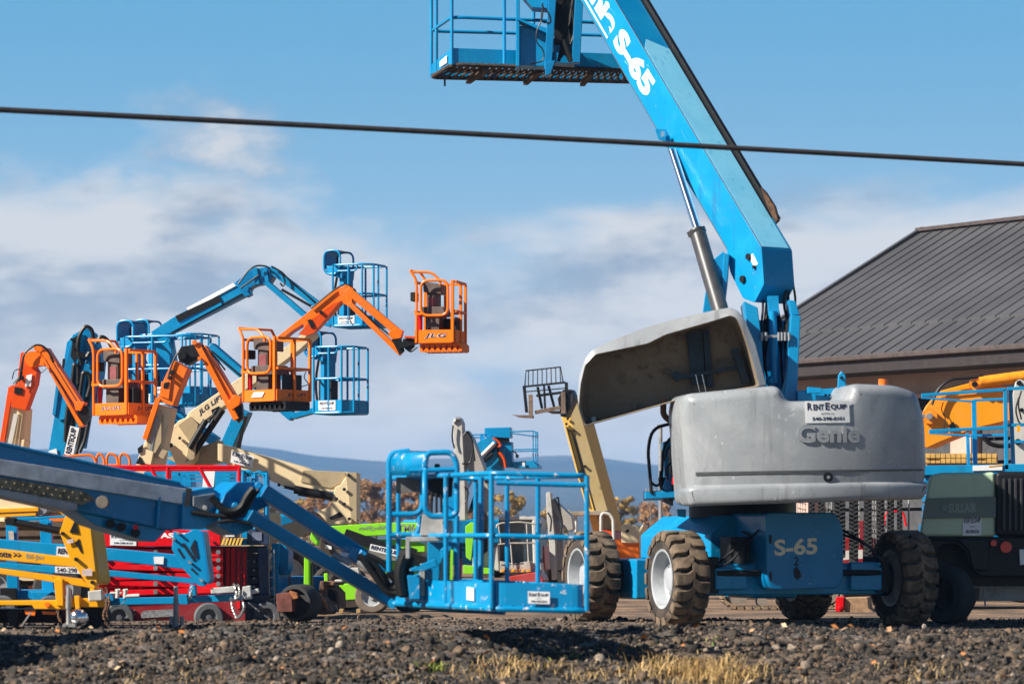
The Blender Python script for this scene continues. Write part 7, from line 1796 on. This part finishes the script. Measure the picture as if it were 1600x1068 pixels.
for k in range(2):
    for i in range(14): m.poly([(1446 + i * 8, 708 + k * 8), (1453 + i * 8, 708 + k * 8), (1453 + i * 8, 715 + k * 8), (1446 + i * 8, 715 + k * 8)], 58 + .01 * k, (.3, 1.8, 0))
m.build('boards', plain('yellow_timber', (.62, .38, .10, 1), .7), ys_)
m = MB(); m.poly([(1446, 724), (1556, 724), (1556, 930), (1446, 930)], 58.1, (.3, 1.7, 0)); m.build('stack_core', plain('timber_core', (.35, .22, .09, 1)), ys_)
# hanging rubber tracks and bits beyond the big lift
tr = thing('track_rack', 'steel rack of hanging black rubber tracks seen under the grey counterweight', 'rack', (5.5, 49, 0))
D = 49.0
m = MB(); m.pipe([(1236, 915), (1236, 770), (1420, 770), (1420, 915)], D + .2, 2.5, 8)
for x in (1300, 1360): m.pipe([(x, 770), (x, 915)], D + .25, 2, 8)
m.build('frame', STEEL_G, tr)
for x, w_, y1 in ((1268, 5, 830), (1283, 4, 830), (1312, 9, 850), (1334, 7, 860), (1356, 6, 868), (1376, 6, 850), (1392, 5, 830), (1406, 4, 840)):
    m = MB(); m.poly([(x - w_, 772), (x + w_, 772), (x + w_, y1 + 20), (x - w_, y1 + 30)], D + .05, (0, .04, 0))
    n = int((y1 - 770) / 6)
    for i in range(n):
        y = 774 + i * 6.5
        m.poly([(x - w_, y), (x, y + 2), (x, y + 5), (x - w_, y + 3)], D - .005, (0, .05, 0)); m.poly([(x + w_, y + 3), (x, y + 5), (x, y + 8), (x + w_, y + 6)], D - .005, (0, .05, 0))
    m.build('rubber_track', TYRE_B, tr)
m = MB()
for x0 in (1246, 1292, 1330, 1356, 1376):
    for i in range(9): m.pipe([(x0, 775 + i * 9), (x0 + 14, 778 + i * 9)], D + .5, .8, 5)
    for i in range(4): m.pipe([(x0 + i * 4, 772), (x0 + i * 4 + 1, 855)], D + .52, .6, 5)
m.build('wire_mesh', STEEL, tr)
rm_ = thing('ride_on_machine', 'small red machine with red roll hoop between rack and right tyre', 'machine', (6.3, 52, 0))
D = 51.0
m = MB(); m.pipe([(1382, 820), (1384, 802), (1389, 799), (1408, 798), (1412, 802), (1416, 822)], D, 1.8, 8, .1); m.build('roll_hoop', RED, rm_)
m = MB(); m.poly([(1332, 815), (1350, 812), (1350, 846), (1333, 846)], D, (.1, .6, 0)); m.poly([(1300, 840), (1420, 838), (1420, 880), (1300, 880)], D + .3, (.1, .8, 0)); m.poly([(1336, 860), (1346, 860), (1346, 872), (1336, 872)], D - .05, (.1, .3, 0)); m.build('body', RED_D, rm_, bevel=.02)
m = MB(); m.poly([(1290, 880), (1425, 880), (1425, 932), (1290, 932)], D + .3, (.1, 1.0, 0)); m.build('base', BLACK, rm_, bevel=.04)
m = MB(); m.poly([(1376, 796), (1382, 796), (1382, 820), (1376, 820)], D + .1, (0, .1, 0)); m.poly([(1318, 860), (1348, 858), (1348, 872), (1318, 874)], D - .1, (0, .05, 0)); m.build('white_panel', WHITE, rm_)
tb_ = thing('digger_bucket', 'tan muddy bucket with red bracket on the ground between the big tyres', 'bucket', (4.6, 43, 0))
D = 42.5
m = MB(); m.poly([(1320, 933), (1356, 932), (1358, 950), (1365, 955), (1364, 964), (1324, 965), (1318, 950)], D, (.1, .5, 0)); m.build('shell', plain('tan_muddy_steel', (.33, .20, .11, 1), .85, 0, .35, 10), tb_, bevel=.015)
m = MB(); m.poly([(1306, 932), (1319, 932), (1318, 952), (1312, 956), (1305, 954)], D - .05, (.05, .2, 0)); m.bolt((1312, 949), D - .06, 3, .03); m.build('red_bracket', RED, tb_, bevel=.01)
m = MB(); m.poly([(1286, 933), (1292, 934), (1291, 944), (1284, 955), (1276, 961), (1284, 948)], D - .05, (.03, .2, 0)); m.build('hook', plain('tan_hook', (.36, .24, .13, 1)), tb_, bevel=.008)
et = thing('crawler_track', 'muddy tan crawler track of a digger seen between the front tyre and chassis', 'track', (3.3, 45, 0))
D = 44.0
q = V((P(1150, 0, D).x, D, .235))
m = MB(); M_ = frame(q, (1, 0.05, 0)); nn = 34; Lh = .62; r_ = .21; path = []
for i in range(nn):
    t = i / nn
    s_ = t * (4 * Lh + 2 * math.pi * r_)
    if s_ < 2 * Lh: path.append(V((-Lh * .0 + s_, 0, -r_)))
    elif s_ < 2 * Lh + math.pi * r_:
        a = (s_ - 2 * Lh) / r_; path.append(V((2 * Lh + math.sin(a) * r_, 0, -math.cos(a) * r_)))
    elif s_ < 4 * Lh + math.pi * r_: path.append(V((2 * Lh - (s_ - 2 * Lh - math.pi * r_), 0, r_)))
    else:
        a = (s_ - 4 * Lh - math.pi * r_) / r_; path.append(V((-math.sin(a) * r_, 0, math.cos(a) * r_)))
for i in range(nn):
    a, b = path[i], path[(i + 1) % nn]
    m.beam(M_ @ a, M_ @ (a + (b - a) * .8), .38, .04, (M_ @ V((Lh, 0, 0)) - M_ @ a))
m.build('track_belt', plain('muddy_track_steel', (.24, .165, .10, 1), .9, 0, .4, 12), et)
m = MB(); m.cyl(M_ @ V((0, -.15, 0)), M_ @ V((0, .15, 0)), .16, 20); m.cyl(M_ @ V((2 * Lh, -.15, 0)), M_ @ V((2 * Lh, .15, 0)), .16, 20)
for i in range(3): m.cyl(M_ @ V((.35 + i * .28, -.12, -.12)), M_ @ V((.35 + i * .28, .12, -.12)), .07, 14)
m.box(M_ @ V((Lh, 0, 0)), (.5, .1, .07)); m.build('rollers', plain('grey_tan_roller', (.22, .18, .14, 1), .7), et)

# ---------------------------------------------------------------- machines of one kind share a group
KINDS = {'boom_lift': 'boom lifts parked in the yard', 'mast_lift': 'orange mast lifts', 'scissor_lift': 'scissor lifts in the yard', 'towable_lift': 'towable boom lifts',
         'mini_excavator': 'small excavators', 'digger_bucket': 'loose digger buckets', 'utility_pole': 'poles'}
for o in list(COL.objects):
    k = o.name.split('.')[0]
    if o.parent is None and k in KINDS and k != 'utility_pole': o['group'] = KINDS[k]
